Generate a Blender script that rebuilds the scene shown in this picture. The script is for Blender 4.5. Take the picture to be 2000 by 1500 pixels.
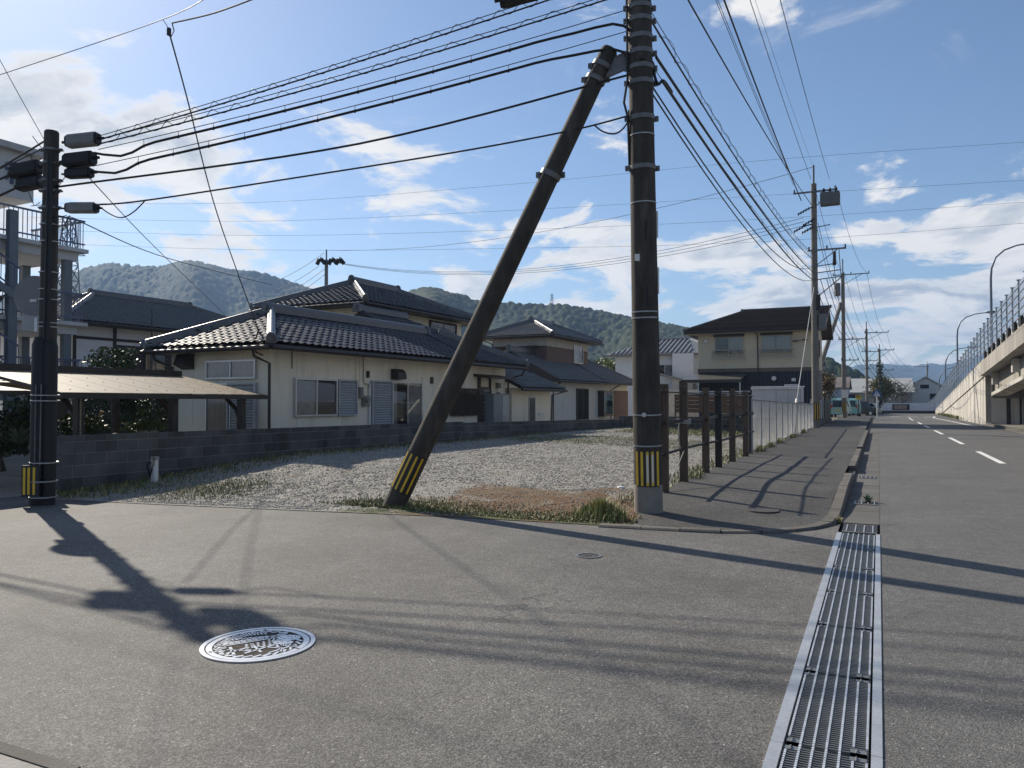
import bpy, math, random
import numpy as np
from mathutils import Vector, Matrix
random.seed(7); rng = np.random.default_rng(11)
scene = bpy.context.scene
for o in list(bpy.data.objects): bpy.data.objects.remove(o)
COL = scene.collection
rad = math.radians

# ------------------------------------------------------------------ camera
FPX, CAMZ, HZ = 1500.0, 1.5, 785.0            # focal length in px of a 2000 px wide frame, eye height, horizon row
YAW, PITCH = math.atan2(716, FPX), math.atan2(HZ - 750, FPX)
cam_d = bpy.data.cameras.new('camera'); cam = bpy.data.objects.new('camera', cam_d); COL.objects.link(cam)
cam_d.sensor_width = 36; cam_d.lens = 36 * FPX / 2000; cam_d.clip_start = .05; cam_d.clip_end = 20000
cam.location = (0, 0, CAMZ); cam.rotation_euler = (math.pi / 2 + PITCH, 0, YAW)
scene.camera = cam
# ------------------------------------------------------------------ sky, sun, exposure
SUN_EL, SUN_AZ = rad(34.5), math.atan2(.89, .455)      # sun stands to the front left: azimuth from +Y towards -X
SUN_DIR = Vector((-math.sin(SUN_AZ) * math.cos(SUN_EL), math.cos(SUN_AZ) * math.cos(SUN_EL), math.sin(SUN_EL)))
world = bpy.data.worlds.new('World'); scene.world = world; world.use_nodes = True
def build_sky():
    nt = world.node_tree; nt.nodes.clear(); N = nt.nodes.new; L = nt.links.new
    out = N('ShaderNodeOutputWorld')
    sky = N('ShaderNodeTexSky'); sky.sky_type = 'NISHITA'; sky.sun_disc = False
    sky.sun_elevation = SUN_EL; sky.sun_rotation = -SUN_AZ
    sky.air_density = 1.0; sky.dust_density = .42; sky.ozone_density = 4.0
    bg = N('ShaderNodeBackground'); bg.inputs[1].default_value = .092; L(sky.outputs[0], bg.inputs[0])
    tc = N('ShaderNodeTexCoord'); sp = N('ShaderNodeSeparateXYZ'); L(tc.outputs['Generated'], sp.inputs[0])
    def mth(op, a, b=None, clamp=False):
        m = N('ShaderNodeMath'); m.operation = op; m.use_clamp = clamp
        for i, q in enumerate((a, b)):
            if q is None: continue
            if isinstance(q, (int, float)): m.inputs[i].default_value = q
            else: L(q, m.inputs[i])
        return m.outputs[0]
    def mr(v, a, b, c, d):
        m = N('ShaderNodeMapRange'); m.interpolation_type = 'SMOOTHSTEP'; L(v, m.inputs[0])
        for i, q in enumerate((a, b, c, d)): m.inputs[i + 1].default_value = q
        return m.outputs[0]
    zc = mth('MAXIMUM', sp.outputs[2], .0); den = mth('ADD', zc, .20)
    px = mth('DIVIDE', sp.outputs[0], den); py = mth('DIVIDE', sp.outputs[1], den)
    def noise(ox, oy, scale, det, rough, dist=0, zz=3.1):
        c = N('ShaderNodeCombineXYZ'); L(mth('ADD', px, ox), c.inputs[0]); L(mth('ADD', py, oy), c.inputs[1]); c.inputs[2].default_value = zz
        n = N('ShaderNodeTexNoise'); n.inputs['Scale'].default_value = scale; n.inputs['Detail'].default_value = det
        n.inputs['Roughness'].default_value = rough; n.inputs['Distortion'].default_value = dist; L(c.outputs[0], n.inputs['Vector'])
        return n.outputs[0]
    OX, OY = SKY_OFF
    n1 = noise(OX, OY, 2.3, 10, .60, .35); n2 = noise(OX - .08, OY + .04, 2.3, 6, .57, .35)
    big = noise(OX + 7.3, OY + 2.2, .55, 2, .5)
    thr = mr(zc, .08, .40, .43, .575)                        # more cloud towards the horizon
    thr = mth('ADD', thr, mth('MULTIPLY', mth('SUBTRACT', .5, big), .48))
    d = mth('SUBTRACT', n1, thr)
    alpha = mth('POWER', mr(d, .0, .085, 0, 1), 1.1)
    alpha = mth('MULTIPLY', alpha, mr(sp.outputs[2], -.01, .05, 0, .96))
    # thin high wisps
    w = mr(noise(OX + 3, OY - 4, 2.6, 8, .68, 1.2, 9.), .55, .82, 0, .45); wb = mr(noise(OX - 5, OY + 9, .8, 2, .5), .45, .62, 0, 1)
    alpha = mth('MAXIMUM', alpha, mth('MULTIPLY', w, wb))
    # sunlit rim, greyer thick middle
    thick = mr(d, .03, .17, 0, 1)
    lit = mr(mth('SUBTRACT', n1, n2), -.07, .09, 0, 1)
    shade = mth('MULTIPLY', thick, mth('SUBTRACT', 1.0, lit))
    cr = N('ShaderNodeMix'); cr.data_type = 'RGBA'; L(shade, cr.inputs[0])
    cr.inputs[6].default_value = (1.0, .97, .93, 1); cr.inputs[7].default_value = (.44, .50, .58, 1)
    bc = N('ShaderNodeBackground'); bc.inputs[1].default_value = .79; L(cr.outputs[2], bc.inputs[0])
    mx = N('ShaderNodeMixShader'); L(alpha, mx.inputs[0]); L(bg.outputs[0], mx.inputs[1]); L(bc.outputs[0], mx.inputs[2])
    L(mx.outputs[0], out.inputs[0])
SKY_OFF = (-38.6, -33.21)
build_sky()
sun_d = bpy.data.lights.new('sun', 'SUN'); sun_d.energy = 5.0; sun_d.angle = rad(.7); sun_d.color = (1.0, .91, .77)
sun = bpy.data.objects.new('sun', sun_d); COL.objects.link(sun)
sun.rotation_euler = (-SUN_DIR).to_track_quat('-Z', 'Y').to_euler(); sun.location = (0, 0, 50)
vs = scene.view_settings; vs.view_transform = 'Standard'; vs.look = 'None'; vs.exposure = 0.34; vs.gamma = 1.0; vs.use_curve_mapping = False
scene.cycles.max_bounces = 6; scene.cycles.diffuse_bounces = 4; scene.cycles.glossy_bounces = 3; scene.cycles.transparent_max_bounces = 12
scene.cycles.use_denoising = True; scene.cycles.volume_bounces = 0

# ------------------------------------------------------------------ measuring helpers: a photo pixel and a real distance give a point
_F = np.array([-math.sin(YAW) * math.cos(PITCH), math.cos(YAW) * math.cos(PITCH), math.sin(PITCH)])
_R = np.array([math.cos(YAW), math.sin(YAW), 0.]); _U = np.cross(_R, _F); _C = np.array([0, 0, CAMZ])
def ray(x, y): return _F + _R * ((x - 1000) / FPX) + _U * ((750 - y) / FPX)
def at(x, y, D): return _C + ray(x, y) * D
def gz(x, y, z=0.): d = ray(x, y); return _C + d * ((z - CAMZ) / d[2])
def onX(x, y, X): d = ray(x, y); return _C + d * (X / d[0])
def onY(x, y, Y): d = ray(x, y); return _C + d * (Y / d[1])
def sstep(x, a, b): t = np.clip((x - a) / (b - a), 0, 1); return t * t * (3 - 2 * t)

# ------------------------------------------------------------------ materials
MATS = {}
def mat(name, col, rough=.7, metal=0., var=.12, scale=3., bump=0., bscale=40., fine=0., fscale=120., rnd=0., dirt=0., dcol=(.05, .045, .04), dscale=1.2, dlo=.5, dhi=.72, spec=.5, tint=None, det=5, stretch=None):
    """principled surface: base colour with soft variation, fine grain, dirt patches and bump, all by world position"""
    if name in MATS: return MATS[name]
    m = bpy.data.materials.new(name); m.use_nodes = True; nt = m.node_tree; nt.nodes.clear(); N = nt.nodes.new; L = nt.links.new
    out = N('ShaderNodeOutputMaterial'); p = N('ShaderNodeBsdfPrincipled'); L(p.outputs[0], out.inputs[0])
    p.inputs['Roughness'].default_value = rough; p.inputs['Metallic'].default_value = metal; p.inputs['Specular IOR Level'].default_value = spec
    geo = N('ShaderNodeNewGeometry'); vec = geo.outputs['Position']
    if stretch:
        mp = N('ShaderNodeMapping'); mp.inputs['Scale'].default_value = stretch; L(vec, mp.inputs[0]); vec = mp.outputs[0]
    def noise(sc, de=5, ro=.55):
        n = N('ShaderNodeTexNoise'); n.inputs['Scale'].default_value = sc; n.inputs['Detail'].default_value = de; n.inputs['Roughness'].default_value = ro
        L(vec, n.inputs['Vector']); return n.outputs[0]
    def mrng(v, a, b, c, d):
        r = N('ShaderNodeMapRange'); L(v, r.inputs[0])
        for i, q in enumerate((a, b, c, d)): r.inputs[i + 1].default_value = q
        return r.outputs[0]
    def mul(a, b):
        q = N('ShaderNodeMath'); q.operation = 'MULTIPLY'; L(a, q.inputs[0]); L(b, q.inputs[1]); return q.outputs[0]
    fac = mrng(noise(scale, det), .3, .7, 1 - var, 1 + var)
    if fine: fac = mul(fac, mrng(noise(fscale, 2, .6), .3, .7, 1 - fine, 1 + fine))
    if rnd:
        oi = N('ShaderNodeObjectInfo'); fac = mul(fac, mrng(oi.outputs['Random'], 0, 1, 1 - rnd, 1 + rnd))
    if tint:
        at_ = N('ShaderNodeAttribute'); at_.attribute_name = tint; base = at_.outputs['Color']
    else:
        c = N('ShaderNodeRGB'); c.outputs[0].default_value = (*col, 1); base = c.outputs[0]
    if dirt:
        dm = mrng(noise(dscale, 7, .62), dlo, dhi, 0, dirt); mx = N('ShaderNodeMix'); mx.data_type = 'RGBA'
        L(dm, mx.inputs[0]); L(base, mx.inputs[6]); mx.inputs[7].default_value = (*dcol, 1); base = mx.outputs[2]
    vm = N('ShaderNodeVectorMath'); vm.operation = 'SCALE'; L(base, vm.inputs[0]); L(fac, vm.inputs['Scale'])
    L(vm.outputs[0], p.inputs['Base Color'])
    if bump:
        b = N('ShaderNodeBump'); b.inputs['Strength'].default_value = bump; b.inputs['Distance'].default_value = .02
        L(noise(bscale, 4, .6), b.inputs['Height']); L(b.outputs[0], p.inputs['Normal'])
    MATS[name] = m; return m
def glass_mat(name, col=(.02, .025, .03), mixv=.25, rough=.03):
    if name in MATS: return MATS[name]
    m = bpy.data.materials.new(name); m.use_nodes = True; nt = m.node_tree; nt.nodes.clear(); N = nt.nodes.new; L = nt.links.new
    out = N('ShaderNodeOutputMaterial'); fr = N('ShaderNodeFresnel'); fr.inputs[0].default_value = 1.5
    tr = N('ShaderNodeBsdfTransparent'); tr.inputs[0].default_value = (*[.75 + .2 * c for c in col], 1)
    gl = N('ShaderNodeBsdfGlossy'); gl.inputs['Roughness'].default_value = rough
    ad = N('ShaderNodeMath'); ad.operation = 'ADD'; ad.inputs[1].default_value = mixv * .25; L(fr.outputs[0], ad.inputs[0])
    mx = N('ShaderNodeMixShader'); L(ad.outputs[0], mx.inputs[0]); L(tr.outputs[0], mx.inputs[1]); L(gl.outputs[0], mx.inputs[2]); L(mx.outputs[0], out.inputs[0])
    MATS[name] = m; return m

# ------------------------------------------------------------------ mesh building
class MB:
    def __init__(s): s.v = []; s.f = []
    def add(s, vs, fs):
        b = len(s.v); s.v.extend([tuple(map(float, q)) for q in vs]); s.f.extend([tuple(b + i for i in f) for f in fs]); return s
    def bx(s, x0, x1, y0, y1, z0, z1):
        return s.add([(x0, y0, z0), (x1, y0, z0), (x1, y1, z0), (x0, y1, z0), (x0, y0, z1), (x1, y0, z1), (x1, y1, z1), (x0, y1, z1)],
                     [(3, 2, 1, 0), (4, 5, 6, 7), (0, 1, 5, 4), (1, 2, 6, 5), (2, 3, 7, 6), (3, 0, 4, 7)])
    def obx(s, c, ax, ay, az):
        """oriented box: centre and three half-axis vectors"""
        c, ax, ay, az = map(lambda q: np.array(q, float), (c, ax, ay, az)); vs = []
        for sz in (-1, 1):
            for sx, sy in ((-1, -1), (1, -1), (1, 1), (-1, 1)): vs.append(c + ax * sx + ay * sy + az * sz)
        return s.add(vs, [(3, 2, 1, 0), (4, 5, 6, 7), (0, 1, 5, 4), (1, 2, 6, 5), (2, 3, 7, 6), (3, 0, 4, 7)])
    def bar(s, p0, p1, w, h=None, up=(0, 0, 1)):
        p0, p1 = np.array(p0, float), np.array(p1, float); d = p1 - p0; l = np.linalg.norm(d) or 1e-6; d /= l
        up = np.array(up, float)
        if abs(d @ up) > .98: up = np.array([0, 1., 0])
        a = np.cross(d, up); a /= np.linalg.norm(a); b = np.cross(a, d); h = h or w
        return s.obx((p0 + p1) / 2, d * l / 2, a * w / 2, b * h / 2)
    def tube(s, pts, r, n=8, caps=True):
        pts = [np.array(p, float) for p in pts]; m = len(pts); rs = r if hasattr(r, '__len__') else [r] * m; vs = []; fs = []
        prev = None
        for i, p in enumerate(pts):
            d = pts[min(i + 1, m - 1)] - pts[max(i - 1, 0)]; d = d / (np.linalg.norm(d) or 1)
            if prev is None:
                up = np.array([0, 0, 1.]) if abs(d[2]) < .9 else np.array([1., 0, 0]); a = np.cross(d, up)
            else: a = prev - d * (prev @ d)
            a /= (np.linalg.norm(a) or 1); prev = a; b = np.cross(d, a)
            for k in range(n):
                t = 2 * math.pi * k / n; vs.append(p + (a * math.cos(t) + b * math.sin(t)) * rs[i])
        for i in range(m - 1):
            for k in range(n):
                k2 = (k + 1) % n; fs.append((i * n + k, i * n + k2, (i + 1) * n + k2, (i + 1) * n + k))
        if caps: fs.append(tuple(range(n - 1, -1, -1))); fs.append(tuple((m - 1) * n + k for k in range(n)))
        return s.add(vs, fs)
    def cyl(s, p0, p1, r0, r1=None, n=16): return s.tube([p0, p1], [r0, r0 if r1 is None else r1], n)
    def prism(s, poly, ext):
        n = len(poly); ext = np.array(ext, float); poly = [np.array(p, float) for p in poly]
        return s.add(poly + [p + ext for p in poly], [tuple(range(n - 1, -1, -1)), tuple(range(n, 2 * n))] + [(i, (i + 1) % n, n + (i + 1) % n, n + i) for i in range(n)])
    def disc(s, c, r, n=32, z=0): 
        return s.add([(c[0] + r * math.cos(2 * math.pi * k / n), c[1] + r * math.sin(2 * math.pi * k / n), z) for k in range(n)], [tuple(range(n))])
    def ring(s, c, r0, r1, z0, z1, n=40):
        vs = []
        for r, z in ((r0, z0), (r1, z0), (r1, z1), (r0, z1)):
            vs += [(c[0] + r * math.cos(2 * math.pi * k / n), c[1] + r * math.sin(2 * math.pi * k / n), z) for k in range(n)]
        fs = []
        for a, b in ((0, 1), (1, 2), (2, 3), (3, 0)):
            fs += [(a * n + k, b * n + k, b * n + (k + 1) % n, a * n + (k + 1) % n) for k in range(n)]
        return s.add(vs, [tuple(reversed(f)) for f in fs])
    def lathe(s, prof, c=(0, 0, 0), n=20):
        vs = []; m = len(prof)
        for r, z in prof: vs += [(c[0] + r * math.cos(2 * math.pi * k / n), c[1] + r * math.sin(2 * math.pi * k / n), c[2] + z) for k in range(n)]
        fs = [(i * n + k, i * n + (k + 1) % n, (i + 1) * n + (k + 1) % n, (i + 1) * n + k) for i in range(m - 1) for k in range(n)]
        return s.add(vs, fs + [tuple(range(n - 1, -1, -1)), tuple((m - 1) * n + k for k in range(n))])
    def mesh(s, name, smooth=False):
        me = bpy.data.meshes.new(name); me.from_pydata(s.v, [], s.f); me.update()
        if smooth:
            me.polygons.foreach_set('use_smooth', [True] * len(me.polygons))
            if hasattr(me, 'set_sharp_from_angle'): me.set_sharp_from_angle(angle=rad(38))
        return me
    def build(s, name, m, parent=None, smooth=False): return link(name, s.mesh(name, smooth), m, parent)
def link(name, me, m, parent=None):
    o = bpy.data.objects.new(name, me); COL.objects.link(o)
    if m is not None and not me.materials: me.materials.append(m)
    if parent is not None: o.parent = parent
    return o
def tag(o, label=None, cat=None, group=None, kind=None):
    if label: o['label'] = label
    if cat: o['category'] = cat
    if group: o['group'] = group
    if kind: o['kind'] = kind
    return o
def thing(name, label, cat, loc=(0, 0, 0), rz=0., group=None):
    o = bpy.data.objects.new(name, None); COL.objects.link(o); o.location = loc; o.rotation_euler = (0, 0, rz); o.empty_display_size = .3
    return tag(o, label, cat, group)
def npmesh(name, verts, faces, m, parent=None, tint=None, smooth=False):
    """verts (n,3) and faces (k,3 or 4) arrays; tint = (n,3) colours per vertex"""
    me = bpy.data.meshes.new(name); k = faces.shape[1]
    me.vertices.add(len(verts)); me.vertices.foreach_set('co', np.asarray(verts, np.float32).ravel())
    me.loops.add(faces.size); me.loops.foreach_set('vertex_index', faces.astype(np.int32).ravel())
    me.polygons.add(len(faces)); me.polygons.foreach_set('loop_start', np.arange(0, faces.size, k, dtype=np.int32))
    me.polygons.foreach_set('loop_total', np.full(len(faces), k, np.int32))
    if smooth: me.polygons.foreach_set('use_smooth', np.ones(len(faces), bool))
    me.update(calc_edges=True); me.validate()
    if tint is not None:
        a = me.color_attributes.new('tint', 'FLOAT_COLOR', 'POINT'); c = np.ones((len(verts), 4), np.float32); c[:, :3] = tint; a.data.foreach_set('color', c.ravel())
    return link(name, me, m, parent)
def copies(name, me, m, places, parent=None):
    """many alike pieces sharing one mesh; a place is a 4x4 matrix"""
    if m is not None and not me.materials: me.materials.append(m)
    out = []
    for M_ in places:
        o = bpy.data.objects.new(name, me); COL.objects.link(o); o.parent = parent; o.matrix_local = M_; out.append(o)
    return out
def frame(o, a, b, n): return Matrix(((a[0], b[0], n[0], o[0]), (a[1], b[1], n[1], o[1]), (a[2], b[2], n[2], o[2]), (0, 0, 0, 1)))

# ------------------------------------------------------------------ palette
def asphalt(name, col, chip=.10, grain=.45, sc=1.0, patch=.3, crack=.45):
    m = bpy.data.materials.new(name); m.use_nodes = True; nt = m.node_tree; nt.nodes.clear(); N = nt.nodes.new; L = nt.links.new
    out = N('ShaderNodeOutputMaterial'); p = N('ShaderNodeBsdfPrincipled'); L(p.outputs[0], out.inputs[0]); p.inputs['Roughness'].default_value = .80; p.inputs['Specular IOR Level'].default_value = .42
    g = N('ShaderNodeNewGeometry'); V = g.outputs['Position']
    def noise(s_, de=3, ro=.6):
        n = N('ShaderNodeTexNoise'); n.inputs['Scale'].default_value = s_; n.inputs['Detail'].default_value = de; n.inputs['Roughness'].default_value = ro; L(V, n.inputs['Vector']); return n.outputs[0]
    def mr(v, a, b, c, d):
        r = N('ShaderNodeMapRange'); L(v, r.inputs[0])
        for i, q in enumerate((a, b, c, d)): r.inputs[i + 1].default_value = q
        return r.outputs[0]
    def mul(a, b):
        q = N('ShaderNodeMath'); q.operation = 'MULTIPLY'; L(a, q.inputs[0]); L(b, q.inputs[1]); return q.outputs[0]
    vo = N('ShaderNodeTexVoronoi'); vo.inputs['Scale'].default_value = 75 * sc; L(V, vo.inputs['Vector']); se = N('ShaderNodeSeparateColor'); L(vo.outputs['Color'], se.inputs[0])
    stone = mr(se.outputs[0], 0, 1, 1 - grain, 1 + grain); chips = mr(se.outputs[1], 1 - chip, 1, 1.0, 2.3); gaps = mr(vo.outputs['Distance'], .25, .62, 1.08, .55)
    f = mul(mul(stone, chips), gaps); f = mul(f, mr(noise(.7, 6), .32, .68, 1 - patch, 1 + patch)); f = mul(f, mr(noise(7, 4), .3, .7, .86, 1.14)); f = mul(f, mr(noise(30, 3), .3, .7, .85, 1.15))
    # hairline cracks and blotchy old stains
    wp = N('ShaderNodeTexNoise'); wp.inputs['Scale'].default_value = 1.7; wp.inputs['Detail'].default_value = 6; L(V, wp.inputs['Vector']); av = N('ShaderNodeVectorMath'); av.operation = 'MULTIPLY_ADD'; L(wp.outputs['Color'], av.inputs[0]); av.inputs[1].default_value = (1.1, 1.1, 0); L(V, av.inputs[2])
    ve = N('ShaderNodeTexVoronoi'); ve.feature = 'DISTANCE_TO_EDGE'; ve.inputs['Scale'].default_value = .30; L(av.outputs[0], ve.inputs['Vector']); ck = mr(ve.outputs['Distance'], .0015, .004, .0, 1.); cm = mr(noise(.45, 2), .50, .60, 0, crack)
    iv = N('ShaderNodeMath'); iv.operation = 'SUBTRACT'; iv.inputs[0].default_value = 1; L(ck, iv.inputs[1]); cc = mul(iv.outputs[0], cm); ic = N('ShaderNodeMath'); ic.operation = 'SUBTRACT'; ic.inputs[0].default_value = 1; ic.use_clamp = True; L(cc, ic.inputs[1]); f = mul(f, ic.outputs[0])
    f = mul(f, mr(noise(2.6, 5, .7), .60, .72, 1.0, .80))
    c = N('ShaderNodeRGB'); c.outputs[0].default_value = (*col, 1); vm = N('ShaderNodeVectorMath'); vm.operation = 'SCALE'; L(c.outputs[0], vm.inputs[0]); L(f, vm.inputs['Scale']); L(vm.outputs[0], p.inputs['Base Color'])
    b = N('ShaderNodeBump'); b.inputs['Strength'].default_value = .55; b.inputs['Distance'].default_value = .004; b.invert = True; L(vo.outputs['Distance'], b.inputs['Height']); L(b.outputs[0], p.inputs['Normal'])
    return m
ASPH = asphalt('asphalt_side', (.150, .144, .134), .04, .38, 1.45, .26)
ROADM = asphalt('asphalt_road', (.146, .143, .136), .035, .30, 1.6, .15)
WALKM = asphalt('asphalt_walk', (.068, .065, .061), .05, .5, .8, .28)
CONC = mat('concrete', (.30, .285, .26), .85, var=.15, scale=2.5, bump=.35, bscale=50, fine=.12, dirt=.55, dcol=(.13, .12, .105), dscale=1.6)
KERBM = mat('kerb_concrete', (.125, .115, .10), .88, var=.2, scale=3, bump=.5, bscale=70, fine=.22, dirt=.6, dcol=(.06, .055, .048), dscale=2.5, rnd=.12)
BLOCK = mat('concrete_block', (.092, .09, .088), .9, var=.3, scale=2.6, bump=.5, bscale=80, fine=.2, rnd=.3, dirt=.75, dcol=(.028, .028, .03), dscale=1.1, stretch=(1, 1, .5))
MORTAR = mat('mortar', (.21, .205, .2), .92, var=.2, scale=4, bump=.3)
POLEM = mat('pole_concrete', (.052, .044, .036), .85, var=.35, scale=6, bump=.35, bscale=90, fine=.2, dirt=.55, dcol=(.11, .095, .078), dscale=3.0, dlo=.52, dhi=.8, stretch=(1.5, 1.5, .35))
POLEG = mat('pole_grey', (.26, .235, .205), .85, var=.15, scale=4, bump=.25, dirt=.3, dcol=(.1, .09, .08))
PLASTER = mat('cream_siding', (.84, .77, .62), .8, var=.06, scale=1.5, bump=.12, bscale=60, dirt=.5, dcol=(.50, .44, .35), dscale=1.8, stretch=(1, 1, .2))
TILE = mat('glazed_tile', (.050, .051, .062), .46, var=.18, scale=6, rnd=.2, spec=.38, bump=.05)
TILEG = mat('weathered_tile', (.085, .09, .095), .46, var=.22, scale=5, spec=.6, bump=.08)
RIDGE = mat('ridge_tile', (.10, .105, .115), .36, var=.15, scale=5, spec=.6)
DARKW = mat('dark_brown_trim', (.035, .026, .022), .5, var=.15, scale=6)
BROWNM = mat('brown_aluminium', (.05, .036, .03), .45, var=.1, scale=5)
ALU = mat('aluminium', (.52, .53, .54), .35, metal=.7, var=.06)
SHUT = mat('shutter_metal', (.42, .44, .46), .45, metal=.3, var=.08, scale=4)
BLACKP = mat('black_rubber', (.008, .008, .009), .6, var=.2, scale=8)
CABLE = mat('cable_black', (.012, .012, .014), .55, var=.1)
WIREG = mat('wire_grey', (.06, .062, .068), .5, metal=.3, var=.1)
STEELB = mat('galvanised_band', (.38, .39, .40), .45, metal=.7, var=.15, scale=20)
STEELD = mat('dull_steel', (.17, .17, .17), .55, metal=.4, var=.2, scale=10)
YEL = mat('plate_yellow', (.75, .46, .03), .5, var=.12, scale=8, dirt=.3, dcol=(.4, .28, .05), dscale=9)
PLATE = mat('plate_black', (.018, .018, .02), .5, var=.2, scale=8)
WHITE = mat('white_paint', (.72, .72, .70), .6, var=.06, scale=3, dirt=.2, dcol=(.5, .48, .44), dscale=3)
GLASS = glass_mat('window_glass')
CURT = mat('curtain_cloth', (.55, .55, .53), .9, var=.1, scale=10)
DARKI = mat('dark_interior', (.03, .03, .032), .9)
PAINT = mat('road_paint', (.72, .71, .68), .7, var=.12, scale=6, dirt=.5, dcol=(.32, .31, .3), dscale=5, fine=.1)
GRASSM = mat('grass_blades', (.1, .13, .03), .6, tint='tint', var=.2, scale=6)
LEAFM = mat('leaf', (.06, .09, .02), .5, tint='tint', var=.25, scale=4)
BARK = mat('bark', (.09, .07, .055), .9, var=.25, scale=12, bump=.4)
# ================================================================== SETTING: ground, roads, lot
def sheet(name, poly, m, z=0., label=None, kind='structure'):
    return tag(MB().add([(x, y, z) for x, y in poly], [tuple(range(len(poly)))]).build(name, m), label, None, None, kind)
GRND = mat('ground_earth', (.11, .105, .075), .95, var=.3, scale=.05, dirt=.5, dcol=(.06, .075, .03), dscale=.02)
sheet('ground', [(-3300, -1500), (3300, -1500), (3300, 3300), (-3300, 3300)], GRND, -.12, 'earth and fields reaching to the hills')
EDGE = [(-60, 2.2), (-12.6, 7.35), (-9.6, 7.9), (-4.93, 8.72), (-3.3, 8.9), (-2.7, 8.93), (-1.7, 9.06), (-1.0, 9.45), (-.62, 9.95), (-.44, 10.25)]
sheet('side_street', [(-60, -20), (0, -20), (0, .6), (-.44, .6), (-.44, 9.62)] + [(x, y + .35 if x < -2.6 else y + .03) for x, y in EDGE[::-1]], ASPH, 0., 'grey asphalt of the side street in front of the gravel lot')
# main road with a bend far ahead
sheet('main_road', [(0, -20), (14, -20), (6.1, 30), (6.1, 78), (8.5, 96), (16, 118), (40, 135), (40, 142), (8, 128), (2, 112), (-1, 98), (-14, 96), (-14, 88), (-1, 84), (0, 78)], ROADM, .004, 'asphalt carriageway running ahead beside the flyover ramp')
sheet('verge', [(6.1, 20), (60, 20), (60, 61), (6.1, 61)], mat('dusty_ground', (.2, .18, .15), .95, var=.2, scale=1., bump=.3, fine=.15), -.02, 'dusty ground under the flyover')
sheet('far_yard', [(-60, 8), (-12.2, 8), (-12.2, 40), (-11, 40), (-3.1, 34), (-3.1, 130), (-60, 130)], mat('yard_soil', (.15, .135, .105), .95, var=.25, scale=.6, bump=.3, dirt=.4, dcol=(.07, .08, .035), dscale=.5), -.05, 'bare yards around the houses')
sheet('driveway', [(-32, 4.9), (-12.3, 7.4), (-12.35, 9.6), (-32, 9.6)], mat('driveway_concrete', (.25, .24, .22), .85, var=.18, scale=.8, bump=.3, fine=.1, dirt=.5, dcol=(.13, .125, .115), dscale=.7), .006, 'pale concrete driveway left of the block wall')

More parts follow.
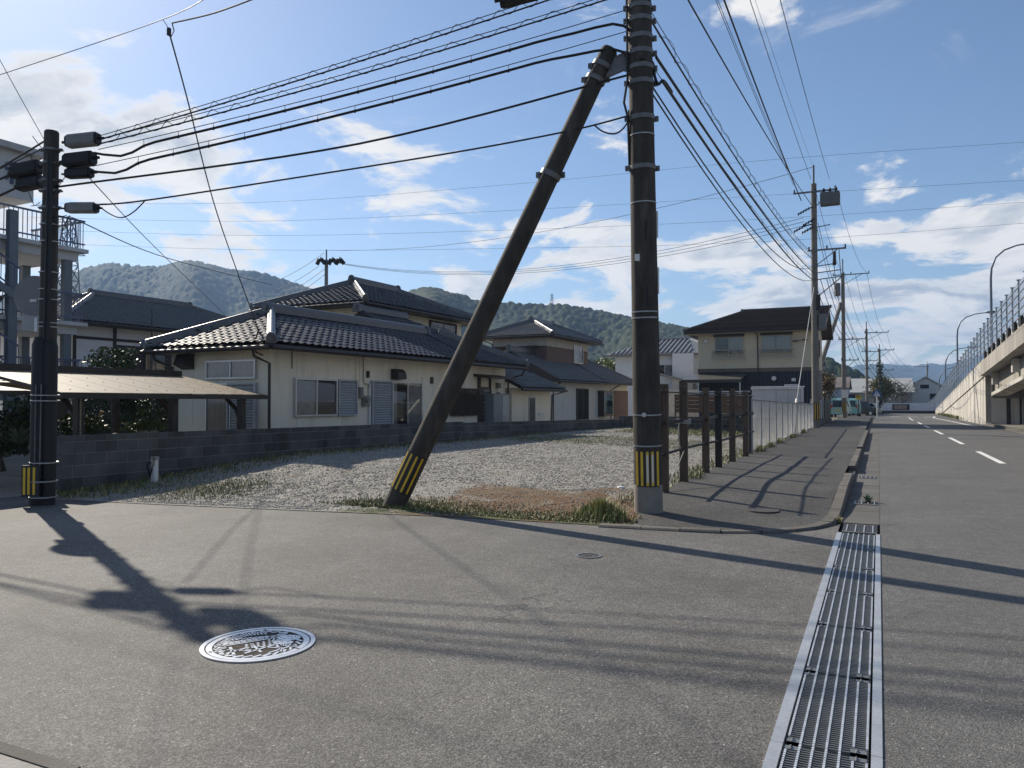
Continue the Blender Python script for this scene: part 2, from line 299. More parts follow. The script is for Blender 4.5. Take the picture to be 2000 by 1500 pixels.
def lot_z(x, y):
    e = np.interp(x, [-13, -9.6, -4.93, -2.7, 0], [7.35, 7.9, 8.72, 8.93, 9.0])
    far = np.interp(x, [-12, -8, -3], [.33, .26, .10]); return .008 + far * sstep(y - e, .1, 6.)
def lot():
    nx, ny = 110, 240
    X, T = np.meshgrid(np.linspace(-12.1, -2.75, nx), np.linspace(0, 1, ny) ** 1.3, indexing='ij')
    e = np.interp(X, [-13, -9.6, -4.93, -2.7], [7.43, 7.9, 8.72, 8.93]); Y = e + T * (36 - e)
    Z = lot_z(X, Y) + rng.normal(0, .008, X.shape) * sstep(Y - e, .05, .4)
    V = np.stack([X, Y, Z], -1).reshape(-1, 3); I = np.arange(nx * ny).reshape(nx, ny)
    Fq = np.stack([I[:-1, :-1], I[1:, :-1], I[1:, 1:], I[:-1, 1:]], -1).reshape(-1, 4)
    m = bpy.data.materials.new('gravel_bed'); m.use_nodes = True; nt = m.node_tree; nt.nodes.clear(); N = nt.nodes.new; L = nt.links.new
    out = N('ShaderNodeOutputMaterial'); p = N('ShaderNodeBsdfPrincipled'); L(p.outputs[0], out.inputs[0]); p.inputs['Roughness'].default_value = .9
    g = N('ShaderNodeNewGeometry'); vo = N('ShaderNodeTexVoronoi'); vo.inputs['Scale'].default_value = 44; L(g.outputs['Position'], vo.inputs['Vector'])
    cr = N('ShaderNodeValToRGB'); cr.color_ramp.elements[0].color = (.17, .158, .14, 1); cr.color_ramp.elements[1].color = (.42, .40, .36, 1)
    sp = N('ShaderNodeSeparateColor'); L(vo.outputs['Color'], sp.inputs[0]); L(sp.outputs[0], cr.inputs[0])
    sep = N('ShaderNodeSeparateXYZ'); L(g.outputs['Position'], sep.inputs[0])
    def noise(sc, de=5):
        n = N('ShaderNodeTexNoise'); n.inputs['Scale'].default_value = sc; n.inputs['Detail'].default_value = de; n.inputs['Roughness'].default_value = .65
        L(g.outputs['Position'], n.inputs['Vector']); return n.outputs[0]
    def mr(v, a, b, c=0., d=1.):
        r = N('ShaderNodeMapRange'); r.interpolation_type = 'SMOOTHSTEP'; L(v, r.inputs[0])
        for i, q in enumerate((a, b, c, d)): r.inputs[i + 1].default_value = q
        return r.outputs[0]
    def mth(op, a, b):
        q = N('ShaderNodeMath'); q.operation = op
        for i, w in enumerate((a, b)):
            if isinstance(w, (int, float)): q.inputs[i].default_value = w
            else: L(w, q.inputs[i])
        return q.outputs[0]
    base = cr.outputs[0]
    def over(mask, col):
        nonlocal base
        x = N('ShaderNodeMix'); x.data_type = 'RGBA'; L(mask, x.inputs[0]); L(base, x.inputs[6]); x.inputs[7].default_value = (*col, 1); base = x.outputs[2]
    # red-brown moss and soil towards the front right corner, green by the wall and the street edge
    fr = mth('MULTIPLY', mr(sep.outputs[0], -7.2, -5.0), mr(sep.outputs[1], 13.2, 10.2))
    soil = mr(mth('ADD', noise(1.3), mth('MULTIPLY', fr, .30)), .58, .76)
    over(soil, (.17, .115, .06)); over(mr(mth('ADD', noise(2.1, 6), mth('MULTIPLY', fr, .26)), .68, .77), (.15, .078, .034))
    near = mr(sep.outputs[0], -10.6, -11.9); edge = mth('MULTIPLY', mr(sep.outputs[1], 9.6, 9.0), mr(sep.outputs[0], -7.4, -6.2)); farg = mr(sep.outputs[1], 27, 32)
    band = mth('MULTIPLY', mr(sep.outputs[1], 20, 22.5), mr(sep.outputs[1], 28, 25))
    grn = mth('MAXIMUM', mth('MAXIMUM', near, edge), mth('MAXIMUM', farg, band))
    over(mr(mth('ADD', noise(1.9, 6), mth('MULTIPLY', grn, .32)), .72, .86), (.085, .095, .03))
    L(base, p.inputs['Base Color'])
    b = N('ShaderNodeBump'); b.inputs['Strength'].default_value = .9; b.inputs['Distance'].default_value = .03; L(vo.outputs['Distance'], b.inputs['Height']); b.invert = True; L(b.outputs[0], p.inputs['Normal'])
    tag(npmesh('gravel_lot', V, Fq, m, smooth=True), 'empty gravel lot between the block wall and the fence', None, None, 'structure')
lot()
def in_lot(x, y): return (x > -12.0) & (x < -2.95) & (y > np.interp(x, [-13, -9.6, -4.93, -2.7], [7.5, 8.0, 8.82, 9.03])) & (y < 34)
def pebbles():
    n = 110000
    t = rng.random(n) ** 2.0; y = 7.8 + t * 24; x = -12.0 + rng.random(n) * 9.1
    frn = (x > -7) & (y < 11.5); keep = in_lot(x, y) & ~(frn & (rng.random(n) < .76)) & (np.sin(x * 2.1 + 1.3 * np.sin(y * .9)) + np.cos(y * 1.7 + x) > -2.6 + 1.9 * rng.random(n)) & ~((x < -11.2) & (rng.random(n) < .75)); x, y = x[keep], y[keep]; n = len(x)
    base = np.array([(1, 0, 0), (0, 1, 0), (-1, 0, 0), (0, -1, 0), (0, 0, 1), (0, 0, -.4)], float)
    F = np.array([(0, 1, 4), (1, 2, 4), (2, 3, 4), (3, 0, 4), (1, 0, 5), (2, 1, 5), (3, 2, 5), (0, 3, 5)])
    s = (.006 + .012 * rng.random(n) ** 2.2) * (1 + .02 * (y - 8)); a = rng.random(n) * 6.28
    B = base[None] * (s[:, None, None] * (1 + .5 * (rng.random((n, 6, 3)) - .5))) * np.array([1.25, .95, .75])
    ca, sa = np.cos(a)[:, None], np.sin(a)[:, None]
    P = np.stack([B[..., 0] * ca - B[..., 1] * sa + x[:, None], B[..., 0] * sa + B[..., 1] * ca + y[:, None], B[..., 2] + (lot_z(x, y) + s * .25)[:, None]], -1)
    g = rng.normal(.31, .075, n).clip(.1, .6); col = np.stack([g * 1.04, g, g * .92], -1)
    br = rng.random(n) < .09; col[br] *= np.array([1.05, .82, .66])
    fq = (F[None] + 6 * np.arange(n)[:, None, None]).reshape(-1, 3)
    tag(npmesh('gravel', P.reshape(-1, 3), fq, mat('pebble_stone', (.3, .3, .3), .85, tint='tint', var=.15, scale=30), tint=np.repeat(col, 6, 0)), 'loose grey gravel stones covering the lot', 'gravel', None, 'stuff')
pebbles()
def blades(name, x, y, z, h, lean=.5, w=.006, cols=((.075, .11, .025), (.16, .17, .05), (.30, .26, .10)), dry=.3, label=None, cat=None, kind='stuff', group=None):
    n = len(x); a = rng.random(n) * 6.283; ln = lean * h * rng.random(n); hh = h * (.5 + .7 * rng.random(n)); pa = a + 1.57
    p0 = np.stack([x, y, z], -1); side = np.stack([np.cos(pa), np.sin(pa), 0 * a], -1) * (w * (.7 + .8 * rng.random(n)))[:, None]
    mid = p0 + np.stack([np.cos(a) * ln * .35, np.sin(a) * ln * .35, hh * .6], -1); top = p0 + np.stack([np.cos(a) * ln, np.sin(a) * ln, hh * (1 - .25 * lean)], -1)
    V = np.stack([p0 - side, p0 + side, mid + side * .8, mid - side * .8, top], 1).reshape(-1, 3)
    k = np.arange(n)[:, None] * 5
    F = np.concatenate([k + np.array([0, 1, 2]), k + np.array([0, 2, 3]), k + np.array([3, 2, 4])], 0)
    r = rng.random(n); c = np.where((r < dry)[:, None], np.array(cols[2]), np.where((r < dry + .35)[:, None], np.array(cols[1]), np.array(cols[0]))) * (.7 + .6 * rng.random(n))[:, None]
    return tag(npmesh(name, V, F, GRASSM, tint=np.repeat(c, 5, 0)), label, cat, group, kind)
def lot_grass():
    xs, ys, hs = [], [], []
    def patch(n, fx, fy, h):
        x, y = fx(n), fy(n); k = in_lot(x, y); xs.append(x[k]); ys.append(y[k]); hs.append((h * (.5 + .8 * rng.random(k.sum()))))
    U = rng.random
    patch(9000, lambda n: -11.95 + 1.1 * U(n) ** 2.2, lambda n: 7.7 + 26 * U(n) ** 1.3, .10)        # along the block wall
    patch(2600, lambda n: -9.9 + rng.normal(0, .5, n), lambda n: 9.4 + rng.normal(0, .6, n), .05)
    patch(3500, lambda n: -6.3 + rng.normal(0, .45, n), lambda n: 8.95 + np.abs(rng.normal(0, .35, n)), .055)  # at the foot of the strut
    patch(6500, lambda n: -6.2 + 3.4 * U(n), lambda n: 8.9 + np.abs(rng.normal(0, .45, n)), .03)
    patch(5000, lambda n: -9.5 + 6.5 * U(n), lambda n: 29 + 4.5 * U(n), .14)
    patch(3500, lambda n: -10.5 + 5.5 * U(n), lambda n: 21 + 5 * U(n), .06)
    patch(1500, lambda n: -3.5 + .5 * U(n), lambda n: 10.5 + 14 * U(n), .12)
    x, y, h = map(np.concatenate, (xs, ys, hs))
    blades('lot_grass', x, y, lot_z(x, y), h, .8, .006, cols=((.07, .10, .022), (.15, .17, .045), (.30, .25, .10)), dry=.34, label='thin grass and moss growing through the gravel', cat='grass')
lot_grass()
n_ = 1500; r_ = np.abs(rng.normal(0, .20, n_)); a_ = rng.random(n_) * 6.28
gx, gy = -3.22 + r_ * np.cos(a_) * 1.1, 9.42 + r_ * np.sin(a_) * .8
blades('grass_clump', gx, gy, lot_z(gx, gy), (.32 - .5 * r_).clip(.06, .34), .7, .004, cols=((.10, .15, .03), (.24, .26, .08), (.42, .36, .15)), dry=.35, label='tall pale green grass clump at the foot of the upright pole', cat='grass', kind='thing')

# ------------------------------------------------------------------ pavement, kerb, gutter
def walk_z(y): return .02 + .12 * sstep(np.asarray(y, float), 9.3, 13.5)
def sidewalk():
    V, F = [], []
    ys = np.concatenate([np.linspace(8.98, 14, 30), np.linspace(14.6, 80, 60)])
    def inner(y): return np.interp(y, [8.98, 9.06, 9.45, 9.95, 10.25, 11.], [-2.45, -1.75, -1.06, -.74, -.63, -.60])
    nx = 9
    for y in ys:
        xl, xr = (-3.05 if y > 10.6 else np.interp(y, [8.98, 9.4, 10.0, 10.6], [-2.6, -2.75, -2.9, -3.05])), inner(y)
        for i in range(nx):
            t = i / (nx - 1); V.append((xl + (xr - xl) * t, y, walk_z(y) + .006 * math.sin(y * 2.1 + i) - .01 * (1 - abs(2 * t - 1))))
    n = len(ys); I = np.arange(n * nx).reshape(n, nx)
    Fq = np.stack([I[:-1, :-1], I[:-1, 1:], I[1:, 1:], I[1:, :-1]], -1).reshape(-1, 4)
    tag(npmesh('sidewalk', np.array(V), Fq, WALKM, smooth=True), 'dark patched asphalt pavement inside the kerb', None, None, 'structure')
sidewalk()
def kerbs():
    root = MB().bx(-.585, -.45, 12., 78, -.1, .03).build('kerb', KERBM); tag(root, 'line of concrete kerb stones along the pavement', None, None, 'structure')
    arc = [(-3.05, 8.84), (-2.55, 8.90), (-2.1, 8.95), (-1.65, 9.02), (-1.25, 9.2), (-.95, 9.46), (-.72, 9.78), (-.58, 10.15), (-.53, 10.6), (-.52, 11.1)]
    y = 11.1
    while y < 40: y += .6; arc.append((-.518, y))
    for (x0, y0), (x1, y1) in zip(arc[:-1], arc[1:]):
        if 15.5 < y0 < 17.2 or 24 < y0 < 25.5: h0 = h1 = .05
        else: h0, h1 = float(walk_z(y0)) + .012, float(walk_z(y1)) + .012
        d = np.array([x1 - x0, y1 - y0]); l = np.linalg.norm(d); d /= l; nrm = np.array([-d[1], d[0]]) * .075; g = d * .004
        p0, p1 = np.array([x0, y0]) + g, np.array([x1, y1]) - g; j = random.uniform(-.006, .006)
        b = MB(); top = .012
        v = [(*(p0 - nrm), -.1), (*(p1 - nrm), -.1), (*(p1 + nrm), -.1), (*(p0 + nrm), -.1), (*(p0 - nrm), h0 - .018 + j), (*(p1 - nrm), h1 - .018 + j), (*(p1 + nrm), h1 + j), (*(p0 + nrm), h0 + j),
             (*(p0 - nrm * .72), h0 + j), (*(p1 - nrm * .72), h1 + j)]
        b.add(v, [(0, 1, 5, 4), (4, 5, 9, 8), (8, 9, 6, 7), (1, 2, 6, 9, 5), (3, 0, 4, 8, 7), (2, 3, 7, 6)]).build('kerb_stone', KERBM, root)
    return root
kerbs()
GUT = mat('gutter_concrete', (.105, .10, .09), .85, var=.16, scale=2, bump=.3, fine=.12, rnd=.1, dirt=.5, dcol=(.085, .08, .072), dscale=1.4)
root = MB().bx(-.44, -.002, 40, 78, -.1, .0).build('gutter', GUT); tag(root, 'concrete gutter strip between kerb and carriageway', None, None, 'structure')
for i in range(49):
    y0 = 10.42 + i * .6
    if y0 > 39.6: break
    MB().bx(-.438, -.004, y0 + .004, y0 + .596, -.1, .0 + random.uniform(-.003, .002)).build('gutter_slab', GUT, root)
GALV = mat('galvanised_steel', (.50, .51, .51), .42, metal=.55, var=.12, scale=6, fine=.08, fscale=60)
GALVD = mat('grating_bar', (.22, .23, .23), .5, metal=.6, var=.15, scale=12)
def drain():
    pit = MB(); pit.bx(-.44, 0, .6, 9.62, -.42, -.40); pit.bx(-.46, -.42, .6, 9.62, -.42, -.012); pit.bx(-.02, 0, .6, 9.62, -.42, -.012); pit.bx(-.44, 0, 9.6, 9.64, -.42, -.012)
    tag(pit.build('drain_channel', mat('pit_concrete', (.06, .058, .055), .9)), 'dark concrete channel below the steel grating', None, None, 'structure')
    t = thing('drain_grating', 'long galvanised steel drain grating crossing the side street mouth', 'drain grating', (-.22, 1.6, 0))
    y0 = 1.6
    for k in range(8):
        a, b = k * 1.0 + .002, k * 1.0 + .997
        MB().bx(-.225, -.172, a - .03, b - .03, -.03, .012).build('side_rail', GALV, t); MB().bx(.176, .220, a, b, -.03, .012).build('side_rail', GALV, t)
        q = MB(); ys = np.arange(a + .02, b - .01, .0225)
        for y in ys: q.bx(-.162, .166, y - .003, y + .003, -.026, .002)
        cb = q.build('panel', GALVD, t)
        for j in range(7):
            x = -.157 + j * .0528; e = .07 if j in (0, 6, 5) else .0
            c0, c1 = (a + e, b - e)
            s = MB(); s.bx(x - .0042, x + .0042, c0, c1, -.032, .006)
            for y in np.arange(c0 + .012, c1, .0225): s.bx(x - .005, x + .005, y - .006, y + .004, .004, .0085)
            s.build('bearing_bar', mat('bar_bright', (.72, .74, .76), .5, metal=.6, var=.15, scale=15), cb)
        for sx in (-1, 1):
            for yy in (a + .035, b - .04):
                h = MB(); h.bx(sx * .13 - .035, sx * .13 + .03, yy - .018, yy + .018, -.03, .0035); h.tube([(sx * .13 - .01, yy - .02, .004), (sx * .13 - .01, yy, .012), (sx * .13 - .01, yy + .02, .004)], .004, 6); h.build('hinge_plate', GALVD, cb)
    # short cast grates further along the gutter
    for (yy, ln, x0, x1, lab) in ((9.68, .55, -.40, -.03, 'small black iron grate right beyond the steel drain grating'), (12.35, .36, -.37, -.03, 'iron gutter grate with a leafy weed growing on it'), (16.6, .4, -.36, -.05, 'farther small iron grate in the gutter past the low kerb')):
        g = thing('gutter_grate', lab, 'grate', ((x0 + x1) / 2, yy, 0.0), 0, 'iron gutter grates'); w = (x1 - x0) / 2
        MB().bx(-w, w, 0, ln, .002, .006).build('base_plate', mat('grate_dark', (.02, .02, .021), .6), g)
        MB().bx(-w, w, -.02, .0, 0, .012).build('frame_bar', CONC, g); MB().bx(-w, w, ln, ln + .02, 0, .012).build('frame_bar', CONC, g)
        for j in range(4):
            x = -w + (j + .5) * 2 * w / 4; MB().bx(x - .006, x + .006, .0, ln, .004, .014).build('bar', GALV, g)
drain()
MH = mat('manhole_metal', (.62, .63, .64), .30, metal=.85, var=.12, scale=14)
MHD = mat('manhole_recess', (.085, .075, .065), .9, var=.3, scale=20, spec=.05)
def manholes():
    c = gz(505, 1259); R = .335
    t = thing('manhole_cover', 'large ornate silver manhole cover with embossed picture in the asphalt', 'manhole cover', (c[0], c[1], .003))
    MB().ring((0, 0), R - .022, R + .006, -.02, .006, 64).build('frame_ring', MH, t)
    MB().ring((0, 0), R - .028, R - .022, -.02, .001, 64).build('joint_ring', MHD, t)
    d = MB(); d.lathe([(R - .029, -.02), (R - .029, .0)], n=64); cv = d.build('cover', MHD, t)
    MB().ring((0, 0), R - .066, R - .030, -.01, .0045, 64).build('rim_band', MH, t)
    r = MB(); rr = R - .068; H0, H1 = -.004, .0042
    rn = random.Random(5)
    ax = np.array([_R[0], _R[1]]); ay = np.array([-_R[1], _R[0]])        # picture set square to someone walking up to it
    def P(u, v): q = (ax * u + ay * v) * 1.16; return q
    def stick(u0, v0, u1, v1, w):
        a, b = P(u0, v0), P(u1, v1); r.bar((*a, (H0 + H1) / 2), (*b, (H0 + H1) / 2), w * 1.3, H1 - H0)
    def blob(u, v, ru, rv, n=14, z=.0015):
        q = [(*(P(u + ru * math.cos(2 * math.pi * k / n), v + rv * math.sin(2 * math.pi * k / n))), H0) for k in range(n)]; r.prism(q, (0, 0, H1 - H0 + z))
    # long latticed span running up to the right
    for off in (0, .028, .05): stick(-.20, -.06 + off, .10, .13 + off, .011)
    for i in range(11):
        u = -.19 + i * .027; stick(u, -.05 + i * .017, u + .004, -.01 + i * .0171, .006)
    for i in range(6):
        for j in range(5): blob(-.06 + i * .026 + j * .006, -.045 + i * .014 - j * .016 + .03, .009, .006, 6, 0)
    for i in range(7): stick(-.19 + i * .03, -.105 - .012 * (i % 2), -.165 + i * .03, -.135 + .02 * (i % 3), .008)
    for i in range(6): stick(.19 - i * .012, -.06 + i * .006, .215 - i * .02, -.03 + i * .012, .007)
    for i in range(9): stick(-.17 + i * .026, .05 + i * .011, -.15 + i * .026, .085 + i * .008, .009)
    # crossed strokes
    for (a, b, c_, d_, w) in ((-.02, -.16, .12, .02, .013), (.06, -.14, -.04, .0, .012), (.10, -.15, .20, -.02, .012), (.17, -.14, .09, .0, .011), (-.12, -.17, -.03, -.06, .012), (-.13, -.06, -.06, -.19, .013), (.02, -.05, .15, -.075, .01), (-.10, -.11, .02, -.125, .01)): stick(a, b, c_, d_, w)
    for i in range(4): stick(.05 + i * .012, .02 + i * .01, .02 + i * .035, .12 + i * .012, .007)
    # two dotted oval fruits and the leaves round the border
    blob(.135, .10, .062, .047, 20); blob(.125, .018, .055, .034, 20)
    for k in range(26):
        th = rad(-165 + k * 13); q = rr * .78
        if 25 < -165 + k * 13 < 60: continue
        u, v = q * math.cos(th), q * math.sin(th); du, dv = -math.sin(th + .6) * .026, math.cos(th + .6) * .026
        stick(u - du, v - dv, u + du, v + dv, .011 + .006 * rn.random())
    for k in range(18):
        th = rad(95 + k * 6.5); stick(.60 * rr * math.cos(th), .62 * rr * math.sin(th), .83 * rr * math.cos(th + .1), .83 * rr * math.sin(th + .1), .008)
    r.build('embossed_relief', MH, cv)
    s = MB()
    for (u, v, fr) in ((.125, .115, 0), (.15, .09, 0), (.11, .085, 0), (.165, .115, 0), (.14, .125, 0), (.09, .1, 0), (.12, .02, 0), (.15, .022, 0), (.1, .012, 0)): q = P(u, v); s.bx(q[0] - .004, q[0] + .004, q[1] - .004, q[1] + .004, H1, H1 + .0025)
    s.build('seed_pits', MHD, cv)
    for th in (100, 215, 340):
        q = P((R - .05) / 1.16 * math.cos(rad(th)), (R - .05) / 1.16 * math.sin(rad(th))); MB().bx(q[0] - .012, q[0] + .012, q[1] - .007, q[1] + .007, .003, .0052).build('key_slot', MHD, cv)
    c = gz(1150, 1086); t = thing('manhole_cover', 'small round iron valve cover in the asphalt near the upright pole', 'manhole cover', (c[0], c[1], .003))
    MB().ring((0, 0), .105, .125, -.02, .006, 40).build('frame_ring', GALVD, t); cv = MB().lathe([(.104, -.02), (.104, .001)], n=40).build('cover', MHD, t)
    r = MB(); rn = random.Random(2)
    for k in range(34):
        a, q = rn.random() * 6.28, .09 * math.sqrt(rn.random()); th = rn.random() * 3.14; u, v = q * math.cos(a), q * math.sin(a); r.bar((u - .014 * math.cos(th), v - .014 * math.sin(th), .002), (u + .014 * math.cos(th), v + .014 * math.sin(th), .002), .006, .004)
    r.build('embossed_relief', GALVD, cv)
    c = gz(1490, 990, .10); t = thing('manhole_cover', 'dark round cover sunk in the pavement asphalt', 'manhole cover', (c[0], c[1], float(walk_z(c[1])) + .002))
    MB().ring((0, 0), .19, .21, -.02, .008, 40).build('frame_ring', mat('rusted_iron', (.06, .05, .045), .7, var=.3, scale=20), t); MB().lathe([(.188, -.02), (.188, .004)], n=40).build('cover', WALKM, t)
manholes()
# ------------------------------------------------------------------ painted markings
mk = MB().add([(2.50, 82, .0085), (2.62, 82, .0085), (2.55, 70, .0085), (2.43, 70, .0085)], [(3, 2, 1, 0)]).build('centre_line', PAINT); tag(mk, 'white dashed centre line on the road', None, None, 'structure')
for (y0, y1) in ((1.9, 6.9), (11.9, 16.9), (21.95, 27.0), (31.4, 36.9), (40.5, 45.8), (50.2, 55.5), (58.5, 63.6)):
    x = 2.70 - (y0 - 22) * .003; q = MB(); 
    q.add([(x - .075, y0, .0085), (x + .075, y0, .0085), (x + .06, y1, .0085), (x - .09, y1, .0085)], [(0, 1, 2, 3)]).build('dash', PAINT, mk)
pts = [(5.35, 55), (5.15, 60), (5.05, 67), (4.85, 74), (4.6, 82), (5.2, 90)]; q = MB()
for (x0, y0), (x1, y1) in zip(pts[:-1], pts[1:]): q.add([(x0 - .08, y0, .0085), (x0 + .08, y0, .0085), (x1 + .08, y1, .0085), (x1 - .08, y1, .0085)], [(0, 1, 2, 3)])
tag(q.build('edge_line', PAINT), 'white edge line at the foot of the ramp wall', None, None, 'structure')
q = tag(MB().bx(-.6, .4, 86, 86.6, .0, .0085).build('stop_line', PAINT), 'broken white line across the far junction', None, None, 'structure')
for k in range(3): MB().bx(1.0 + 1.5 * k, 2.0 + 1.5 * k, 86, 86.6, .0, .0085).build('dash', PAINT, q)
# concrete strip in the near left corner
c0 = MB(); c0.bx(-4.4, -3.0, 1.55, 2.03, -.05, .012); tag(c0.build('concrete_apron', CONC), 'concrete slab edge at the near corner of the street', None, None, 'structure')
MB().bx(-4.4, -2.95, 2.035, 2.10, -.05, .016).build('edge_strip', KERBM, bpy.data.objects['concrete_apron'])

# ------------------------------------------------------------------ block walls, block by block
def block_wall(name, label, P0, P1, ztop0, ztop1, zbot, courses, th=.12, limit=300):
    P0, P1 = np.array(P0), np.array(P1); d = P1 - P0; L_ = float(np.linalg.norm(d)); ang = math.atan2(d[1], d[0])
    t = thing(name, label, 'block wall', (P0[0], P0[1], 0), ang); BH, BL, J = .195, .40, .011
    slope = (ztop1 - ztop0) / L_
    core = MB(); core.prism([(.03, -th / 2 + .004, zbot), (L_ - .03, -th / 2 + .004, zbot), (L_ - .03, -th / 2 + .004, ztop1 - .006), (.03, -th / 2 + .004, ztop0 - .006)], (0, th - .008, 0)); core.build('mortar_core', MORTAR, t)
    meshes = {}
    def bm(w, h):
        k = (round(w, 3), round(h, 3))
        if k not in meshes:
            me = MB().bx(J / 2, w - J / 2, -th / 2, th / 2, -h + J / 2, -J / 2).mesh('block'); me.materials.append(BLOCK); meshes[k] = me
        return meshes[k]
    n = 0; rest = MB()
    for c in range(courses):
        x = -.2 if c % 2 else 0.
        h = .11 if c == 0 else BH
        zt = 0 if c == 0 else -.11 - (c - 1) * BH
        while x < L_ - .02:
            a, b = max(0, x), min(L_, x + BL); zz = ztop0 + slope * (a + b) / 2 + zt; oy = random.uniform(-.003, .003)
            if n < limit:
                o = bpy.data.objects.new('block', bm(b - a, h)); COL.objects.link(o); o.parent = t; o.location = (a, oy, zz); n += 1
            else: rest.bx(a + J / 2, b - J / 2, -th / 2 + oy, th / 2 + oy, zz - h + J / 2, zz - J / 2)
            x += BL
    if rest.v: tag(rest.build('far_blocks', BLOCK, t), kind='stuff')
    return t
W0, W1 = (-12.01, 8.09), (-11.55, 20.6); W2 = (-10.94, 37)
block_wall('block_wall', 'long dark concrete block wall with a stained face along the gravel lot', W0, W1, .955, .90, -.1, 6)
block_wall('block_wall', 'farther lower stretch of dark block wall in front of the gabled house', W1, W2, .865, .68, -.05, 4)
block_wall('block_wall', 'low grey block wall closing the far end of the gravel lot', (-10.8, 34.2), (-3.2, 33.2), .86, .86, -.05, 4)
# ================================================================== HOUSES
TW, TE, TL = .27, .235, .285
def tile_verts(w=TW, l=TL, amp=.018, lift=.028, lip=.024, n=7):
    xs = np.linspace(0, w, n); zs = amp * np.sin(2 * math.pi * xs / w * 1.0 + .6)
    v = [(x, 0, z + lift) for x, z in zip(xs, zs)] + [(x, l, z + .003) for x, z in zip(xs, zs)] + [(x, .002, z + lift - lip) for x, z in zip(xs, zs)]
    f = [(i, i + 1, n + i + 1, n + i) for i in range(n - 1)] + [(2 * n + i, 2 * n + i + 1, i + 1, i) for i in range(n - 1)]
    return np.array(v), f
TV, TF = tile_verts()
TILE_ME = {}
def tile_mesh(m):
    if m.name not in TILE_ME:
        b = MB(); b.add(TV, TF); me = b.mesh('roof_tile', True); me.materials.append(m); TILE_ME[m.name] = me
    return TILE_ME[m.name]
def inpoly(p, poly):
    x, y = p; c = False; j = len(poly) - 1
    for i in range(len(poly)):
        xi, yi = poly[i]; xj, yj = poly[j]
        if (yi > y) != (yj > y) and x < (xj - xi) * (y - yi) / (yj - yi) + xi: c = not c
        j = i
    return c
def tiled(roof, O, a, b, poly, m=TILE, single=0, score=None, tw=TW, te=TE):
    """real pan tiles over one roof plane; the first `single` of them are objects of their own"""
    O, a, b = (np.array(q, float) for q in (O, a, b)); n = np.cross(a, b)
    S = max(p[0] for p in poly); T = max(p[1] for p in poly); spots = []
    for i in range(int(math.ceil(T / te))):
        for j in range(int(math.ceil(S / tw))):
            s, t = j * tw, i * te
            if inpoly((s + tw / 2, t + te * .45), poly): spots.append((s, t))
    if single:
        spots.sort(key=lambda q: score(O + a * q[0] + b * q[1]) if score else q[1]); me = tile_mesh(m)
        for s, t in spots[:single]:
            o = bpy.data.objects.new('roof_tile', me); COL.objects.link(o); o.parent = roof
            j = random.uniform(-.006, .006); o.matrix_local = frame(O + a * s + b * t + n * (.012 + j * .5), a, b, n)
        spots = spots[single:]
    if spots:
        q = np.array(spots); k = len(TV); B = TV.copy(); B[:, 0] *= tw / TW; B[:, 1] *= te / TE
        st = np.repeat(q, k, 0); loc = np.tile(B, (len(q), 1)); jz = np.repeat(np.random.default_rng(3).normal(0, .003, len(q)), k)
        V = O + a * (st[:, :1] + loc[:, :1]) + b * (st[:, 1:] + loc[:, 1:2]) + n * (loc[:, 2:] + .012 + jz[:, None])
        F = (np.array(TF)[None] + k * np.arange(len(q))[:, None, None]).reshape(-1, 4)
        tag(npmesh('tile_field', V, F, m, roof, smooth=True), kind='stuff')
def slab(roof, O, a, b, poly, th=.07, m=DARKW, name='roof_deck'):
    O, a, b = (np.array(q, float) for q in (O, a, b)); n = np.cross(a, b)
    return MB().prism([O + a * s + b * t - n * th for s, t in poly], n * (th - .004)).build(name, m, roof)
def ridge(roof, p0, p1, w=.26, h=.24, m=RIDGE, ends=(True, False), name='ridge', bumps=0):
    p0, p1 = np.array(p0, float), np.array(p1, float); d = p1 - p0; l = np.linalg.norm(d); d /= l
    a = np.cross(d, (0, 0, 1)); a /= np.linalg.norm(a); u = np.cross(a, d)
    prof = [(-.5, -.1), (-.5, .22), (-.44, .24), (-.44, .42), (-.40, .44), (-.40, .60), (-.3, .64)] + [(.27 * math.cos(t), .64 + .40 * math.sin(t)) for t in np.linspace(math.pi, 0, 8)] + [(.3, .64), (.40, .60), (.40, .44), (.44, .42), (.44, .24), (.5, .22), (.5, -.1)]
    b = MB(); b.prism([p0 + a * (x * w) + u * (z * h) for x, z in prof], d * l); o = b.build(name, m, roof, True)
    if bumps:
        q = MB()
        for k in range(int(l / .27)): c = p0 + d * (.13 + k * .27) + u * (h * .64); q.tube([c - d * .012, c + d * .012], w * .30, 10)
        q.build('cap_joints', m, o)
    for e, p, s in ((ends[0], p0, -1), (ends[1], p1, 1)):
        if not e: continue
        c = MB(); cc = p + d * s * .02; H = h * 1.15
        c.prism([cc + a * x * w + u * z * H for x, z in ((-.62, -.15), (.62, -.15), (.60, .35), (.44, .82), (.2, 1.04), (-.2, 1.04), (-.44, .82), (-.60, .35))], d * s * .09)
        c.tube([cc + d * s * .08 + u * H * .42, cc + d * s * .13 + u * H * .42], w * .33, 12); c.build('ridge_end_tile', m, o, True)
    return o
def gutter(parent, p0, p1, r=.055, m=DARKW):
    p0, p1 = np.array(p0, float), np.array(p1, float); b = MB(); b.tube([p0, p1], r, 8); return b.build('gutter', m, parent)
def pipe(parent, pts, r=.03, m=DARKW, name='downpipe'): return MB().tube(pts, r, 8).build(name, m, parent)
